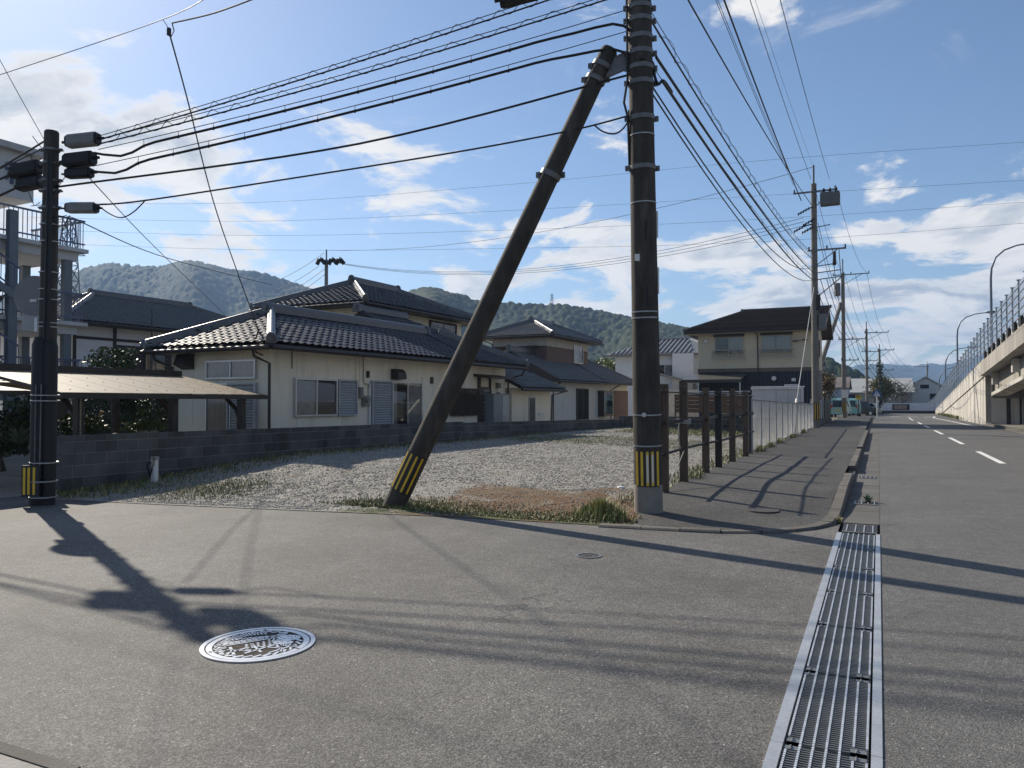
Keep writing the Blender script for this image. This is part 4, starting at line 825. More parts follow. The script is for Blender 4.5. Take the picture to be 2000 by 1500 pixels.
# ------------------------------------------------------------------ tan and navy two-storey house
HE = thing('tan_house', 'tan two-storey house with navy lower floor and brown slate roof', 'house', (-11.15, 53, 0), 0)
def house_e():
    t = HE; TAN = mat('tan_siding', (.60, .53, .385), .8, var=.06, scale=1.5, bump=.1); NAVY = mat('navy_siding', (.014, .017, .030), .6, var=.2, scale=3); W = 7.4
    core = MB().bx(.03, W - .03, .03, 8, 0, 6.3).build('wall', TAN, t)
    for a, b in ((0, 3.1), (3.1, W)): MB().bx(a + .006, b - .006, -.0, .04, 3.75, 6.28).build('upper_panel', TAN, core)
    for k in range(37): MB().bx(.0 + k * .2 + .006, .2 + k * .2 - .002, -.012, .03, .1, 3.5).build('navy_board', NAVY, core)
    MB().bx(-.03, W + .03, -.05, 8.0, 3.5, 3.75).build('belt_course', mat('belt_brown', (.13, .11, .08), .7), t)
    MB().bx(W - .02, W + .004, 0, 8, .1, 3.5).build('side_lower', NAVY, t); MB().bx(W - .02, W + .006, 0, 8, 3.75, 6.28).build('side_upper', TAN, t)
    ze, zr = 6.3, 8.0; sl = 1.7 / 4.75; y0, ym, y1 = -.75, 4.0, 8.75; xl, xr, hx = -.8, W + .75, 2.5
    SL = mat('brown_slate', (.088, .068, .056), .55, var=.18, scale=5, rnd=.35)  # random tone per course paints in the shadow lines between slate rows
    rf = MB().add([(xl, y0, ze), (xr, y0, ze), (xr, y1, ze), (xl, y1, ze), (hx, ym, zr), (xr, ym, zr)] + [(xl, y0, ze - .2), (xr, y0, ze - .2), (xr, y1, ze - .2), (xl, y1, ze - .2), (xr, ym, zr - .2)], [(0, 1, 5, 4), (2, 3, 4, 5), (3, 0, 4), (0, 6, 7, 1), (3, 9, 6, 0), (2, 8, 9, 3), (1, 7, 10, 5), (5, 10, 8, 2)]).build('roof', SL, t)
    n = 17
    for k in range(n):
        f0, f1 = k / n, (k + 1) / n
        a, b = np.array([xl + (hx - xl) * f0, y0 + (ym - y0) * f0, ze + (zr - ze) * f0]), np.array([xr, y0 + (ym - y0) * f0, ze + (zr - ze) * f0])
        d0 = xl + (hx - xl) * f1; c, d = np.array([xr, y0 + (ym - y0) * f1, ze + (zr - ze) * f1]), np.array([d0, y0 + (ym - y0) * f1, ze + (zr - ze) * f1])
        u = np.array([0, -.03, .085]); l = np.array([0, 0, .01]); MB().add([a + l, b + l, b + u, a + u, c + l, d + l], [(0, 1, 2, 3), (3, 2, 4, 5)]).build('slate_course', SL, rf)
    MB().prism([(W - .06, .0, 6.25), (W - .06, 8, 6.25), (W - .06, 4, 7.75)], (.07, 0, 0)).build('gable_wall', TAN, t)
    bb = MB(); bb.bar((xr - .02, y0, ze - .12), (xr - .02, ym, zr - .12), .05, .26); bb.bar((xr - .02, y1, ze - .12), (xr - .02, ym, zr - .12), .05, .26); bb.build('barge_board', DARKW, rf)
    ridge(rf, (hx - .1, ym, zr), (xr, ym, zr), .28, .16, SL, (True, True), 'ridge', 1); ridge(rf, (xl, y0, ze + .02), (hx, ym, zr), .2, .12, SL, (False, False), 'hip_ridge')
    MB().bx(xl, xr, y0 + .05, 0, ze - .22, ze - .18).build('soffit', mat('soffit_cream', (.42, .38, .30), .8), t); gutter(t, (xl, y0 - .06, ze - .08), (xr, y0 - .06, ze - .08), .07)
    DK = mat('dark_hood', (.05, .045, .04), .6)
    for x in (1.15, 4.2):
        w = window(t, (x, 0, 4.75), AXU, NF, 1.85, 1.1, 2, mat('beige_frame', (.4, .37, .31), .5), (.0 if x < 2 else .95, 1)); MB().bx(x - .08, x + 1.93, -.12, -.004, 5.9, 6.1).build('shutter_box', DK, t)
        r = MB(); 
        for z in (4.42, 4.98): r.bar((x - .15, -.25, z), (x + 2.0, -.25, z), .05, .05)
        for xx in (x - .15, x + .92, x + 2.0): r.bar((xx, -.25, 4.42), (xx, -.25, 4.98), .04, .04)
        for xx in (x - .15, x + 2.0): r.bar((xx, -.25, 4.44), (xx, 0, 4.44), .04, .04)
        g = r.build('window_rail', mat('beige_frame', (.4, .37, .31), .5), t); q = MB()
        for k in range(12): xx = x - .12 + k * .175; q.bar((xx, -.25, 4.44), (xx + .16, -.25, 4.96), .012); q.bar((xx + .16, -.25, 4.44), (xx, -.25, 4.96), .012)
        q.build('lattice', DK, g)
    MB().lathe([(.001, 0), (.09, .02), (.1, .06)], n=12).build('wall_light', ALU, t).matrix_local = Matrix.Translation((.55, -.08, 5.62)) @ Matrix.Rotation(rad(90), 4, 'X')
    for x, z, r in ((4.95, 3.05, .15),): MB().lathe([(.001, -.05), (r * .8, -.03), (r, .03)], n=16).build('vent_cap', ALU, t).matrix_local = Matrix.Translation((x, -.06, z)) @ Matrix.Rotation(rad(90), 4, 'X')
    MB().bx(6.05, 6.3, -.08, -.015, 2.85, 3.05).build('vent_box', ALU, t); window(t, (5.6, -.015, 1.9), AXU, NF, .95, .75, 1, WHITE, (), fw=.1)
    bk = MB(); bk.tube([(7.0, -.02, 5.5), (6.9, -.2, 5.55), (6.75, -.25, 5.5)], .04, 8); bk.tube([(6.2, -.25, 5.45), (6.75, -.3, 5.5)], .02, 6); bk.lathe([(.001, 0), (.16, .03), (.2, .08)], (6.3, -.2, 5.4), 14); bk.build('satellite_bracket', DK, t)
    pipe(t, [(3.75, -.75, 6.15), (3.95, -.1, 5.95), (3.97, -.06, .2)], .04)
    q = MB()
    for k in range(2): window(t, (W + .004, 1.2 + 2.6 * k, 4.6), AXV, (1, 0, 0), .9, 1.2, 1, BROWNM, ())
    # terrace roof with posts and laundry poles
    a = MB(); a.prism([(-.6, -2.3, 2.95), (-.6, -2.3, 2.85), (-.6, -.05, 3.3), (-.6, -.05, 3.38)], (3.8, 0, 0)); tr = a.build('terrace_roof', mat('terrace_sheet', (.09, .085, .075), .4, var=.1), t); MB().bx(-.62, 3.22, -2.36, -2.28, 2.76, 2.96).build('front_beam', DK, tr)
    for x in (-.55, .45, 3.1): MB().bx(x, x + .07, -2.3, -2.23, 0, 2.8).build('terrace_post', ALU, t)
    window(t, (1.3, -.012, .4), AXU, NF, 1.75, 2.05, 2, BROWNM, (0, .3), name='patio_door')
    rl = MB()
    for z in (1.75, 2.05): rl.tube([(-.5, -2.1, z), (3.4, -2.1, z)], .018, 6)
    rl.build('laundry_pole', ALU, t)
house_e()
lw = mat('laundry_white', (.75, .75, .76), .9); lg = mat('laundry_grey', (.35, .34, .33), .9)
for i, (x, m, w, h, lab) in enumerate(((-9.9, lw, .32, .62, 'white shirt drying on the pole under the terrace roof'), (-9.5, lg, .3, .62, 'grey shirt hanging beside the white shirt under the terrace roof'), (-8.75, lw, .2, .75, 'narrow white towel drying on the terrace pole'))):
    q = MB(); V = []
    for k in range(7):
        a = k / 6; V += [(w * (a - .5), .02 * math.sin(a * 9), 0), (w * (a - .5) * 1.06, .03 * math.sin(a * 7 + 1), -h)]
    q.add(V, [(2 * k, 2 * k + 1, 2 * k + 3, 2 * k + 2) for k in range(6)]); q.bx(-w * .5, w * .5, -.02, .02, -.06, .0); q.add([(-w * .8, 0, -.25), (-w * .5, 0, -.02), (-w * .45, 0, -.2), (-w * .65, 0, -.32)], [(0, 1, 2, 3)]); q.add([(w * .8, 0, -.25), (w * .5, 0, -.02), (w * .45, 0, -.2), (w * .65, 0, -.32)], [(0, 1, 2, 3)])
    tag(q.build('laundry', m), lab, 'laundry', 'washing on the terrace').location = (x, 50.9, 2.03)
# ================================================================== POLES
def band(parent, p, d, r, h=.04, m=STEELB, name='band', bolt=True, yaw=0.):
    p, d = np.array(p, float), np.array(d, float); b = MB(); b.tube([p - d * h / 2, p + d * h / 2], r, 20)
    if bolt:
        for s in (-1, 1):
            q = p + np.array([math.cos(yaw), math.sin(yaw), 0]) * s * (r + .02); b.obx(q, (.03, 0, 0), (0, .018, 0), (0, 0, h * .55)); b.tube([q - np.array([0, .05, 0]), q + np.array([0, .05, 0])], .009, 6)
    return b.build(name, m, parent, True)
def hazard(parent, p0, p1, r, a0, a1, stripes, white=()):
    """black curved plate wrapped on a pole from p0 to p1 with upright yellow strips; angles are measured round the axis"""
    p0, p1 = np.array(p0, float), np.array(p1, float); d = (p1 - p0) / np.linalg.norm(p1 - p0); a = np.array([_R[0], _R[1], 0]); a -= d * (a @ d); a /= np.linalg.norm(a); b = np.cross(d, a)
    if b @ np.array([_F[0], _F[1], 0]) > 0: b = -b
    def strip(t0, t1, rr, q0, q1, th):
        n = max(2, int(abs(t1 - t0) / 6) + 1); V = []
        for k in range(n + 1):
            t = rad(t0 + (t1 - t0) * k / n); e = a * math.cos(t) + b * math.sin(t)
            for q in (q0, q1): V += [q + e * rr, q + e * (rr + th)]
        F = []
        for k in range(n):
            i = 4 * k; F += [(i + 1, i + 5, i + 7, i + 3), (i, i + 2, i + 6, i + 4), (i + 2, i + 3, i + 7, i + 6), (i, i + 4, i + 5, i + 1)]
        return MB().add(V, F)
    pl = strip(a0, a1, r + .004, p0, p1, .008).build('hazard_plate', PLATE, parent)
    e = (p1 - p0) * .03
    for t in stripes: strip(t - 5, t + 5, r + .012, p0 + e, p1 - e, .003).build('yellow_stripe', YEL, pl)
    for t in white: strip(t - 3.2, t + 3.2, r + .0155, p0 + (p1 - p0) * .12, p1 - (p1 - p0) * .12, .002).build('worn_stripe', WHITE, pl)
    return pl
# ---- upright pole on the corner
MP0 = np.array([-2.80, 10.12, .0]); _t = at(1249, 0, 10.25); MPD = (_t - MP0) / (_t[2] - MP0[2]); MPZ = lambda z: MP0 + MPD * z
MPr = lambda z: .192 - .0055 * z
mp = thing('utility_pole', 'tall dark upright concrete utility pole with striped plate on the street corner', 'utility pole', tuple(MP0))
_l = lambda z: MPZ(z) - MP0
b = MB(); b.tube([_l(z) for z in (-.1, .40)], [MPr(0), MPr(.4)], 28); b.build('pole_foot', POLEG, mp, True)
b = MB(); b.tube([_l(z) for z in (.40, 3, 6, 9, 11.8)], [MPr(z) for z in (.4, 3, 6, 9, 11.8)], 28); b.build('shaft', POLEM, mp, True)
b = MB(); b.tube([_l(11.8), _l(11.9)], [MPr(11.8), .09], 20); b.build('cap', POLEG, mp)
for z in (.92, 2.62, 2.70, 1.33): band(mp, _l(z), MPD, MPr(z) + .006, .016, STEELB, 'tie_band', False)
MB().tube([_l(1.33) + np.array([.02, -.20, 0]), _l(1.33) + np.array([.02, -.215, 0])], .03, 12).build('tag_disc', ALU, mp)
for z in (4.62, 5.28, 5.75, 5.95, 6.15, 6.35, 6.58, 6.75, 6.95, 7.2, 8.0, 9.5): band(mp, _l(z), MPD, MPr(z) + .012, .06, STEELD, 'clamp_band', True, YAW)
for z in (5.05, 4.15): band(mp, _l(z), MPD, MPr(z) + .006, .014, STEELB, 'tie_band', False)
hazard(mp, _l(.385), _l(.865), .19, 55, 148, (60, 82, 101, 122, 143), (82, 101))
b = MB()
for (z, w) in ((1.9, .06), (4.4, .5)): pass
for sx, z0, z1 in ((1, 2.95, 3.3), (1, 3.7, 4.05)): b.obx(_l((z0 + z1) / 2) + np.array([_R[0], _R[1], 0]) * (MPr(3) + .006), (.008, 0, 0), (0, .03, 0), (0, 0, (z1 - z0) / 2))
b.build('number_plate', WHITE, mp)
b = MB(); q = _l(3.4) - np.array([_F[0], _F[1], 0]) * (MPr(3.4) + .004) - np.array([_R[0], _R[1], 0]) * .12; b.obx(q, np.array([_R[0], _R[1], 0]) * .03, np.array([_F[0], _F[1], 0]) * .003, (0, 0, .045)); b.build('paper_label', WHITE, mp)
for z in (2.9, 3.75): # dark drilled slots
    q = _l(z) - np.array([_F[0], _F[1], 0]) * (MPr(z) - .003); MB().obx(q, np.array([_R[0], _R[1], 0]) * .014, np.array([_F[0], _F[1], 0]) * .006, (0, 0, .13)).build('slot', DARKI, mp)
# crossarms above the frame carry the high wires
for z in (8.9, 10.4): MB().bx(-1.0, 1.0, -.16, -.08, z - .05, z + .05).build('crossarm', STEELD, mp)
dp = MB(); dl = [_l(z) - np.array([_R[0], _R[1], 0]) * (MPr(z) + .025) - np.array([_F[0], _F[1], 0]) * .05 for z in (8., 7.2, 6.4, 5.8)]; dp.tube(dl + [_l(5.5) - np.array([_R[0], _R[1], 0]) * (MPr(5.5) + .07), _l(5.3) - np.array([_R[0], _R[1], 0]) * (MPr(5.3) + .02), _l(4.6) - np.array([_R[0], _R[1], 0]) * (MPr(5.3) + .01)], .016, 6); dp.build('riser_cable', CABLE, mp)
# ---- leaning strut
S0 = gz(765, 991) + np.array([0, 0, -.05]); S1 = at(1192, 95, 10.35); SD = (S1 - S0) / np.linalg.norm(S1 - S0); SL_ = float(np.linalg.norm(S1 - S0))
st = thing('strut_pole', 'leaning dark concrete strut pole propping the upright utility pole', 'strut pole', tuple(S0))
b = MB(); b.tube([SD * t for t in (-.2, 2, 4, SL_ - .04, SL_)], [.158, .147, .136, .118, .095], 26); b.build('shaft', POLEM, st, True)
hazard(st, SD * .33, SD * .92, .157, 42, 160, (58, 88, 118, 146))
bb = band(st, SD * (SL_ - .45), SD, .14, .06, STEELD, 'clamp_band', True, YAW); band(st, SD * (SL_ - .25), SD, .137, .06, STEELD, 'clamp_band', True, YAW); band(st, SD * (SL_ - 1.85), SD, .146, .07, STEELD, 'clamp_band', True, YAW)
jp = MPZ(S1[2] - .12) - S0; b = MB(); b.bar(SD * (SL_ - .35), jp, .05, .22); b.build('joint_bracket', STEELD, st)
# ---- pole at the left with black cable guards
LP0 = np.array([-11.06, 7.25, 0.]); LP1 = at(101, 256, 11.28); LPD = (LP1 - LP0) / np.linalg.norm(LP1 - LP0); LPH = float(np.linalg.norm(LP1 - LP0))
lp = thing('utility_pole', 'shorter pole with black cable guards and hanging cable boxes at the left', 'utility pole', tuple(LP0))
b = MB(); b.tube([LPD * t for t in (-.1, LPH - .02, LPH)], [.135, .098, .085], 22); b.build('shaft', POLEM, lp, True)
rx, fx = np.array([_R[0], _R[1], 0]), np.array([_F[0], _F[1], 0])
for off, r, z1 in ((-.06, .125, 2.45), (.075, .10, 2.42)):
    b = MB(); c = rx * off - fx * .05; b.tube([c + LPD * t for t in (.0, .3, z1 - .12, z1)], [r * .97, r, r * .98, r * .7], 18); b.build('cable_guard', BLACKP, lp, True)
for off in (-.045, .03): b = MB(); b.bar(rx * off - fx * .185 + LPD * .4, rx * off - fx * .185 + LPD * 1.75, .012, .012); b.build('guard_seam', STEELD, lp)
for z in (.12, .35, .62, 1.52, 1.60, 2.6, 2.66, 3.0, 3.15, 3.4, 3.85, 4.1): band(lp, LPD * z - fx * (.05 if z < 2.4 else 0) + rx * (.01 if z < 2.4 else 0), LPD, .188 if z < 2.4 else .135, .014, STEELB, 'tie_band', False)
pc = rx * -.075 - fx * .215; b = MB(); b.obx(pc + np.array([0, 0, .36]), rx * .125, fx * .012, (0, 0, .225)); pl = b.build('hazard_plate', PLATE, lp)
for o in (-.085, -.02, .055): MB().obx(pc + rx * o - fx * .015 + np.array([0, 0, .36]), rx * .017, fx * .003, (0, 0, .195)).build('yellow_stripe', YEL, pl)
b = MB()
for off, r in ((.03, .022), (.065, .016), (.09, .02)): b.tube([rx * off - fx * .13 + LPD * 2.4, rx * off - fx * .125 + LPD * 3.4, rx * off * .9 - fx * .115 + LPD * 4.4, rx * off * .8 - fx * .11 + LPD * 5.1], r, 7)
b.build('riser_cables', CABLE, lp)
MB().obx(rx * -.10 - fx * .125 + LPD * 2.62, rx * .02, fx * .008, (0, 0, .1)).build('number_plate', WHITE, lp)
for z in (4.6, 4.75, 5.0, 5.2, 4.35): band(lp, LPD * z, LPD, .115, .035, STEELD, 'clamp_band', True, YAW)
rn_ = random.Random(9)
for k in range(9):
    z = 4.15 + k * .13; a = LPD * z + rx * .1 * rn_.choice((-1, 1)) - fx * .08; b2 = LPD * (z + rn_.uniform(-.25, .3)) + rx * rn_.choice((-.28, .3, .34)) - fx * rn_.uniform(0, .1); md = (a + b2) / 2 - np.array([0, 0, rn_.uniform(.05, .22)])
    MB().tube([a, md, b2], .006, 5).build('jumper_wire', CABLE, lp)
# round sign seen from behind, fixed to this pole
sg = thing('road_sign', 'back of a round grey road sign with square plate beside the left pole', 'sign', tuple(LP0 + np.array([-.12, .3, 0])))
c = at(66, 578, 11.4) - np.array(sg.location); nb = -fx
b = MB(); b.tube([c, c + fx * .012], .30, 36); b.build('disc', mat('sign_back', (.20, .20, .205), .5, metal=.4, var=.1), sg); MB().tube([c + fx * .012, c + fx * .02], .305, 36).build('rim', STEELD, sg)
c2 = at(62, 627, 11.4) - np.array(sg.location); MB().obx(c2, rx * .14, fx * .008, (0, 0, .125)).build('plate', mat('sign_back_pale', (.36, .36, .36), .5, metal=.3), sg)
MB().tube([(c[0] + .18, c[1], 1.0), (c[0] + .18, c[1], c[2] + .35)], .03, 10).build('post', STEELD, sg); MB().obx(c - fx * .012 + rx * .0 + np.array([0, 0, -.07]), rx * .05, fx * .002, (0, 0, .02)).build('sticker', WHITE, sg)
# cable boxes hung on the cables beside the left pole
def cbox(lab, x0, x1, y0, y1, m, D=11.2, tilt=0):
    p, q = at(x0, (y0 + y1) / 2 + tilt, D), at(x1, (y0 + y1) / 2 - tilt, D - .05); h = abs(y1 - y0) * D / FPX; d = (q - p) / np.linalg.norm(q - p)
    t = thing('cable_box', lab, 'cable box', tuple((p + q) / 2), 0, 'cable closures at the left pole'); L2 = np.linalg.norm(q - p) / 2; up = np.array([0, 0, 1.]); a = np.cross(d, up); c = .22
    prof = [(-.5, -.3), (-.35, -.5), (.35, -.5), (.5, -.3), (.5, .3), (.35, .5), (-.35, .5), (-.5, .3)]; b = MB(); b.prism([-d * L2 * .96 + a * x * h * .9 + up * z * h for x, z in prof], d * L2 * 1.92); b.build('housing', m, t)
    for s in (-1, 1):
        b = MB(); b.prism([d * s * L2 * .96 + a * x * h * .8 + up * z * h * .86 for x, z in prof], d * s * .03); b.tube([d * s * L2, d * s * (L2 + .10)], h * .12, 8); b.build('end_cap', BLACKP, t)
    b = MB(); b.bar(-d * L2 * .9 + up * h * .52, d * L2 * .9 + up * h * .52, .02, .025); b.build('hanger_rib', STEELD, t)
BXG = mat('closure_grey', (.19, .19, .19), .55, var=.12, scale=8); 
cbox('upper grey ribbed cable box right of the left pole', 134, 190, 262, 286, BXG, tilt=3); cbox('upper black finned cable box right of the left pole', 130, 181, 299, 325, BLACKP, tilt=3)
cbox('lower black cable box right of the left pole', 133, 177, 329, 348, BLACKP, tilt=1); cbox('lowest pale grey cable box right of the left pole', 133, 187, 397, 416, BXG)
cbox('upper black cable box on the far side of the left pole', 28, 76, 318, 345, BLACKP, 11.6, 5); cbox('lower black cable box on the far side of the left pole', 40, 80, 346, 370, BLACKP, 11.6, 4)
cbox('black cable box hung high near the upright pole', 980, 1052, -25, 5, BLACKP, 10.3, 9)

# ================================================================== CABLES
def cat(p0, p1, sag, n=24):
    p0, p1 = np.array(p0, float), np.array(p1, float); t = np.linspace(0, 1, n)[:, None]
    P = p0 + (p1 - p0) * t; P[:, 2] -= 4 * sag * (t * (1 - t))[:, 0]; return P
def cable(lab, pts, r=.012, sag=0., group=None, m=CABLE, name='overhead_cable', n=20):
    if len(pts) == 2: P = cat(pts[0], pts[1], sag, n)
    else:                                                       # smooth through the points
        P = []; q = [np.array(p, float) for p in pts]
        for i in range(len(q) - 1):
            a, b_, c, d = q[max(i - 1, 0)], q[i], q[i + 1], q[min(i + 2, len(q) - 1)]
            for t in np.linspace(0, 1, 8, endpoint=(i == len(q) - 2)): P.append(.5 * ((2 * b_) + (-a + c) * t + (2 * a - 5 * b_ + 4 * c - d) * t * t + (-a + 3 * b_ - 3 * c + d) * t ** 3))
    o = P[0]; b = MB(); b.tube([p - o for p in P], r, 6); ob = tag(b.build(name, m, None, True), lab, 'cable', group); ob.location = tuple(o); return ob
def hung(lab, m0, m1, c0, c1, sag, r=.020, group=None, lash='clip', n=26, sag2=None, mid=None, gap=None):
    """messenger wire with a thicker cable hung below it"""
    A = cat(m0, m1, sag, n); t = thing('overhead_cable', lab, 'cable', tuple(A[0]), 0, group); o = A[0]
    B = cat(c0, c1, sag if sag2 is None else sag2, n)
    if gap:                                                     # cable rides close under the messenger and leaves it only at its ends
        tt = np.linspace(0, 1, n); B = A - np.array([0, 0, gap]); wr = sstep(tt, .84, 1.)[:, None]; wl = (1 - sstep(tt, 0, .04))[:, None]
        B = B * (1 - wr) + np.array(c1) * wr; B = B * (1 - wl) + np.array(c0) * wl; B[:, 2] += .07 * np.exp(-((tt - .93) / .035) ** 2) - .10 * np.exp(-((tt - .055) / .03) ** 2)
    MB().tube(A - o, .006, 5).build('messenger_wire', CABLE, t); MB().tube(B - o, r, 7).build('cable_sheath', CABLE, t, True)
    q = MB()
    if lash == 'clip':
        for i in range(4, n - 7 if gap else n - 2, 3 if gap else 2): q.tube([A[i] - o, B[i] - o + np.array([0, 0, -r * 1.1])], .005, 4); q.tube([B[i] - o - np.array([0, 0, r + .007]), B[i] - o + np.array([0, 0, r])], r * .75, 6)
    else:
        K = n * 10; ts = np.linspace(.02, .98, K); ii = ts * (n - 1); i0 = ii.astype(int).clip(0, n - 2); fr = (ii - i0)[:, None]
        Pa, Pb = A[i0] * (1 - fr) + A[i0 + 1] * fr, B[i0] * (1 - fr) + B[i0 + 1] * fr; c = (Pa + Pb) / 2; h = (Pa - Pb) / 2; ph = ts * lash * 6.283
        side = np.cross(B[-1] - B[0], (0, 0, 1)); side = side / np.linalg.norm(side)
        q.tube(c - o + h * (np.cos(ph) * 1.25)[:, None] + side * (np.sin(ph) * .05)[:, None], .0045, 4)
    tag(q.build('lashing', CABLE, t), kind='stuff'); return t
DL, DM = 11.25, 10.22
sp = 'cable bundle between the left pole and the upright pole'
hung('highest twin cable with looped lashing from left pole past the hanging box', at(192, 266, 11.15), at(1226, -62, DM), at(190, 274, 11.15), at(1226, -52, DM), .05, .011, sp, 26)
hung('second twin cable with looped lashing between the two near poles', at(192, 272, 11.15), at(1226, -22, DM), at(190, 282, 11.1), at(1226, -14, DM), .07, .011, sp, 22)
hung('third cable, thick with clips, ending in a hump at the upright pole', at(192, 292, 11.15), at(1228, 18, DM), at(184, 298, 11.1), at(1229, 60, DM), .08, .018, sp, 'clip', 44, gap=.075)
hung('fourth cable, thick with clips, passing the strut top', at(180, 325, 11.15), at(1228, 60, DM), at(177, 333, 11.1), at(1229, 114, DM), .08, .018, sp, 'clip', 44, gap=.075)
cable('fifth cable, plain and thick, meeting the pole below the strut top', [at(116, 362, DL), at(150, 360, 11.2), at(700, 281, 10.75), at(1229, 146, DM)], .015, 0, sp)
cable('lowest thin cable from the grey box to the strut clamp and pole', [at(190, 400, 11.15), at(280, 392, 11.1), at(540, 353, 10.9), at(880, 299, 10.6), at(1110, 256, 10.35), at(1228, 226, DM)], .012, 0, sp)
cable('slack loop of cable hanging under the lowest grey box', [at(190, 400, 11.15), at(215, 418, 11.1), at(238, 425, 11.1), at(262, 413, 11.08), at(285, 390, 11.05)], .009)
cable('slack loop of cable hanging between strut clamp and upright pole', [at(1160, 244, 10.3), at(1180, 258, 10.25), at(1205, 260, 10.2), at(1225, 240, DM), at(1228, 215, DM)], .011)
# from the left pole out of the picture
for lab, a, c, r in (('upper twisted cable leaving the left pole to the left', (88, 275, DL), (-140, 405, 12.6), .014), ('second cable leaving the left pole to the left', (84, 290, DL), (-140, 390, 12.4), .008), ('cable from the upper far-side box to the left edge', (28, 338, 11.6), (-140, 400, 12.4), .018), ('cable from the lower far-side box to the left edge', (42, 362, 11.6), (-140, 440, 12.4), .018), ('thin wire rising from the left pole top to the upper left', (86, 272, DL), (-60, 5, 9.5), .005)):
    cable(lab, [at(*a), at(*c)], r, .02)
# high service wires at upper left and the drop to the cream house
cable('thin grey wire crossing the upper left corner of the sky', [at(-120, 182, 14), at(0, 146, 13), at(318, 38, 10.5), at(430, -25, 9.8)], .006, 0, None, WIREG)
J = at(330, 62, 10.4); cable('black service wire from the junction out of the top of the frame', [at(336, 45, 10.4), at(420, 25, 9.8), at(520, -12, 9.2)], .010)
cable('long black drop wire from the overhead junction to the cream house corner', [J, at(365, 190, 12.0), at(425, 420, 15.2), at(505, 645, 18.7)], .011)
jn = MB(); jn.tube([at(318, 38, 10.5) - J, at(326, 50, 10.45) - J, np.zeros(3)], .005, 5); jn.tube([at(336, 45, 10.4) - J, at(340, 60, 10.4) - J, at(334, 72, 10.42) - J, np.zeros(3)], .008, 6); jn.obx(np.zeros(3), (.02, 0, 0), (0, .02, 0), (0, 0, .05)); tag(jn.build('wire_clamp', CABLE), 'small wire clamp where the house drop wire hangs', 'clamp').location = tuple(J)
sv = MB(); c0 = at(508, 655, 18.6); sv.tube([at(505, 645, 18.7) - c0, at(497, 668, 18.6) - c0, at(500, 688, 18.6) - c0, at(514, 694, 18.6) - c0], .018, 7); sv.tube([at(505, 648, 18.7) - c0, at(520, 664, 18.6) - c0], .02, 6); tag(sv.build('service_loop', CABLE), 'black service cable loop at the eave corner of the cream house', 'cable').location = tuple(c0)
cable('wire from below the black boxes down to the timbered house roof', [at(172, 345, 11.3), at(300, 480, 18), at(440, 615, 30)], .008)
cable('longer wire from the left pole to the upper storey of the cream house', [at(150, 430, 11.3), at(330, 505, 18), at(530, 556, 27)], .009)
# bundle from the upright pole along the pavement
P2 = np.array([-2.98, 43.2, 0]); D2 = 40.4
g2 = 'cable bundle from the upright pole to the next pole'
hung('lashed coiled cable bundle from upright pole along the pavement', at(1270, 20, DM), at(1590, 497, D2), at(1268, 34, DM), at(1590, 508, D2), .42, .014, g2, 34, 26)
hung('thick clipped cable just below the coiled bundle along the pavement', at(1274, 100, DM), at(1590, 528, D2), at(1282, 112, DM), at(1590, 533, D2), .30, .021, g2, 'clip', 30)
hung('next thick clipped cable with a curl beside the upright pole', at(1275, 130, DM), at(1590, 540, D2), at(1294, 158, DM), at(1590, 548, D2), .36, .021, g2, 'clip', 30)
cable('curl of thick cable at the upright pole band', [at(1250, 112, 10.05), at(1274, 122, DM), at(1279, 150, DM), at(1286, 164, DM), at(1296, 158, 10.3), at(1312, 180, 10.7)], .021)
cable('upper line of the lowest pair along the pavement', [at(1272, 166, DM), at(1590, 520, D2)], .013, .95, g2); cable('lowest line of all along the pavement', [at(1272, 180, DM), at(1592, 545, D2)], .013, .90, g2)
def high(lab, pe, Ye, pt, r, sag=.25):
    e = onY(*pe, Ye); X1 = e[0]; q = onX(*pt, X1); s = e + (q - e) * ((10.1 - Ye) / (q[1] - Ye)); cable(lab, [s, e], r, sag, 'high wires over the pavement', n=28)
high('thick single black wire, first of the high wires right of the upright pole', (1589, 405), 43.1, (1350, 0), .017); high('twin high wire to the left insulator of the second pole', (1548, 352), 43.2, (1408, 0), .010); high('partner of the twin high wire, slightly lower', (1550, 362), 43.2, (1404, 0), .010)
high('heavy wrapped high cable with spurs above the pavement', (1565, 392), 43.0, (1420, 0), .026); high('high power wire to the middle insulator of the second pole', (1584, 350), 43.2, (1470, 0), .011); high('thin earth wire to the very tip of the second pole', (1588, 324), 43.2, (1480, 0), .005); high('outermost high power wire to the right insulator of the second pole', (1620, 350), 43.2, (1528, 0), .011)

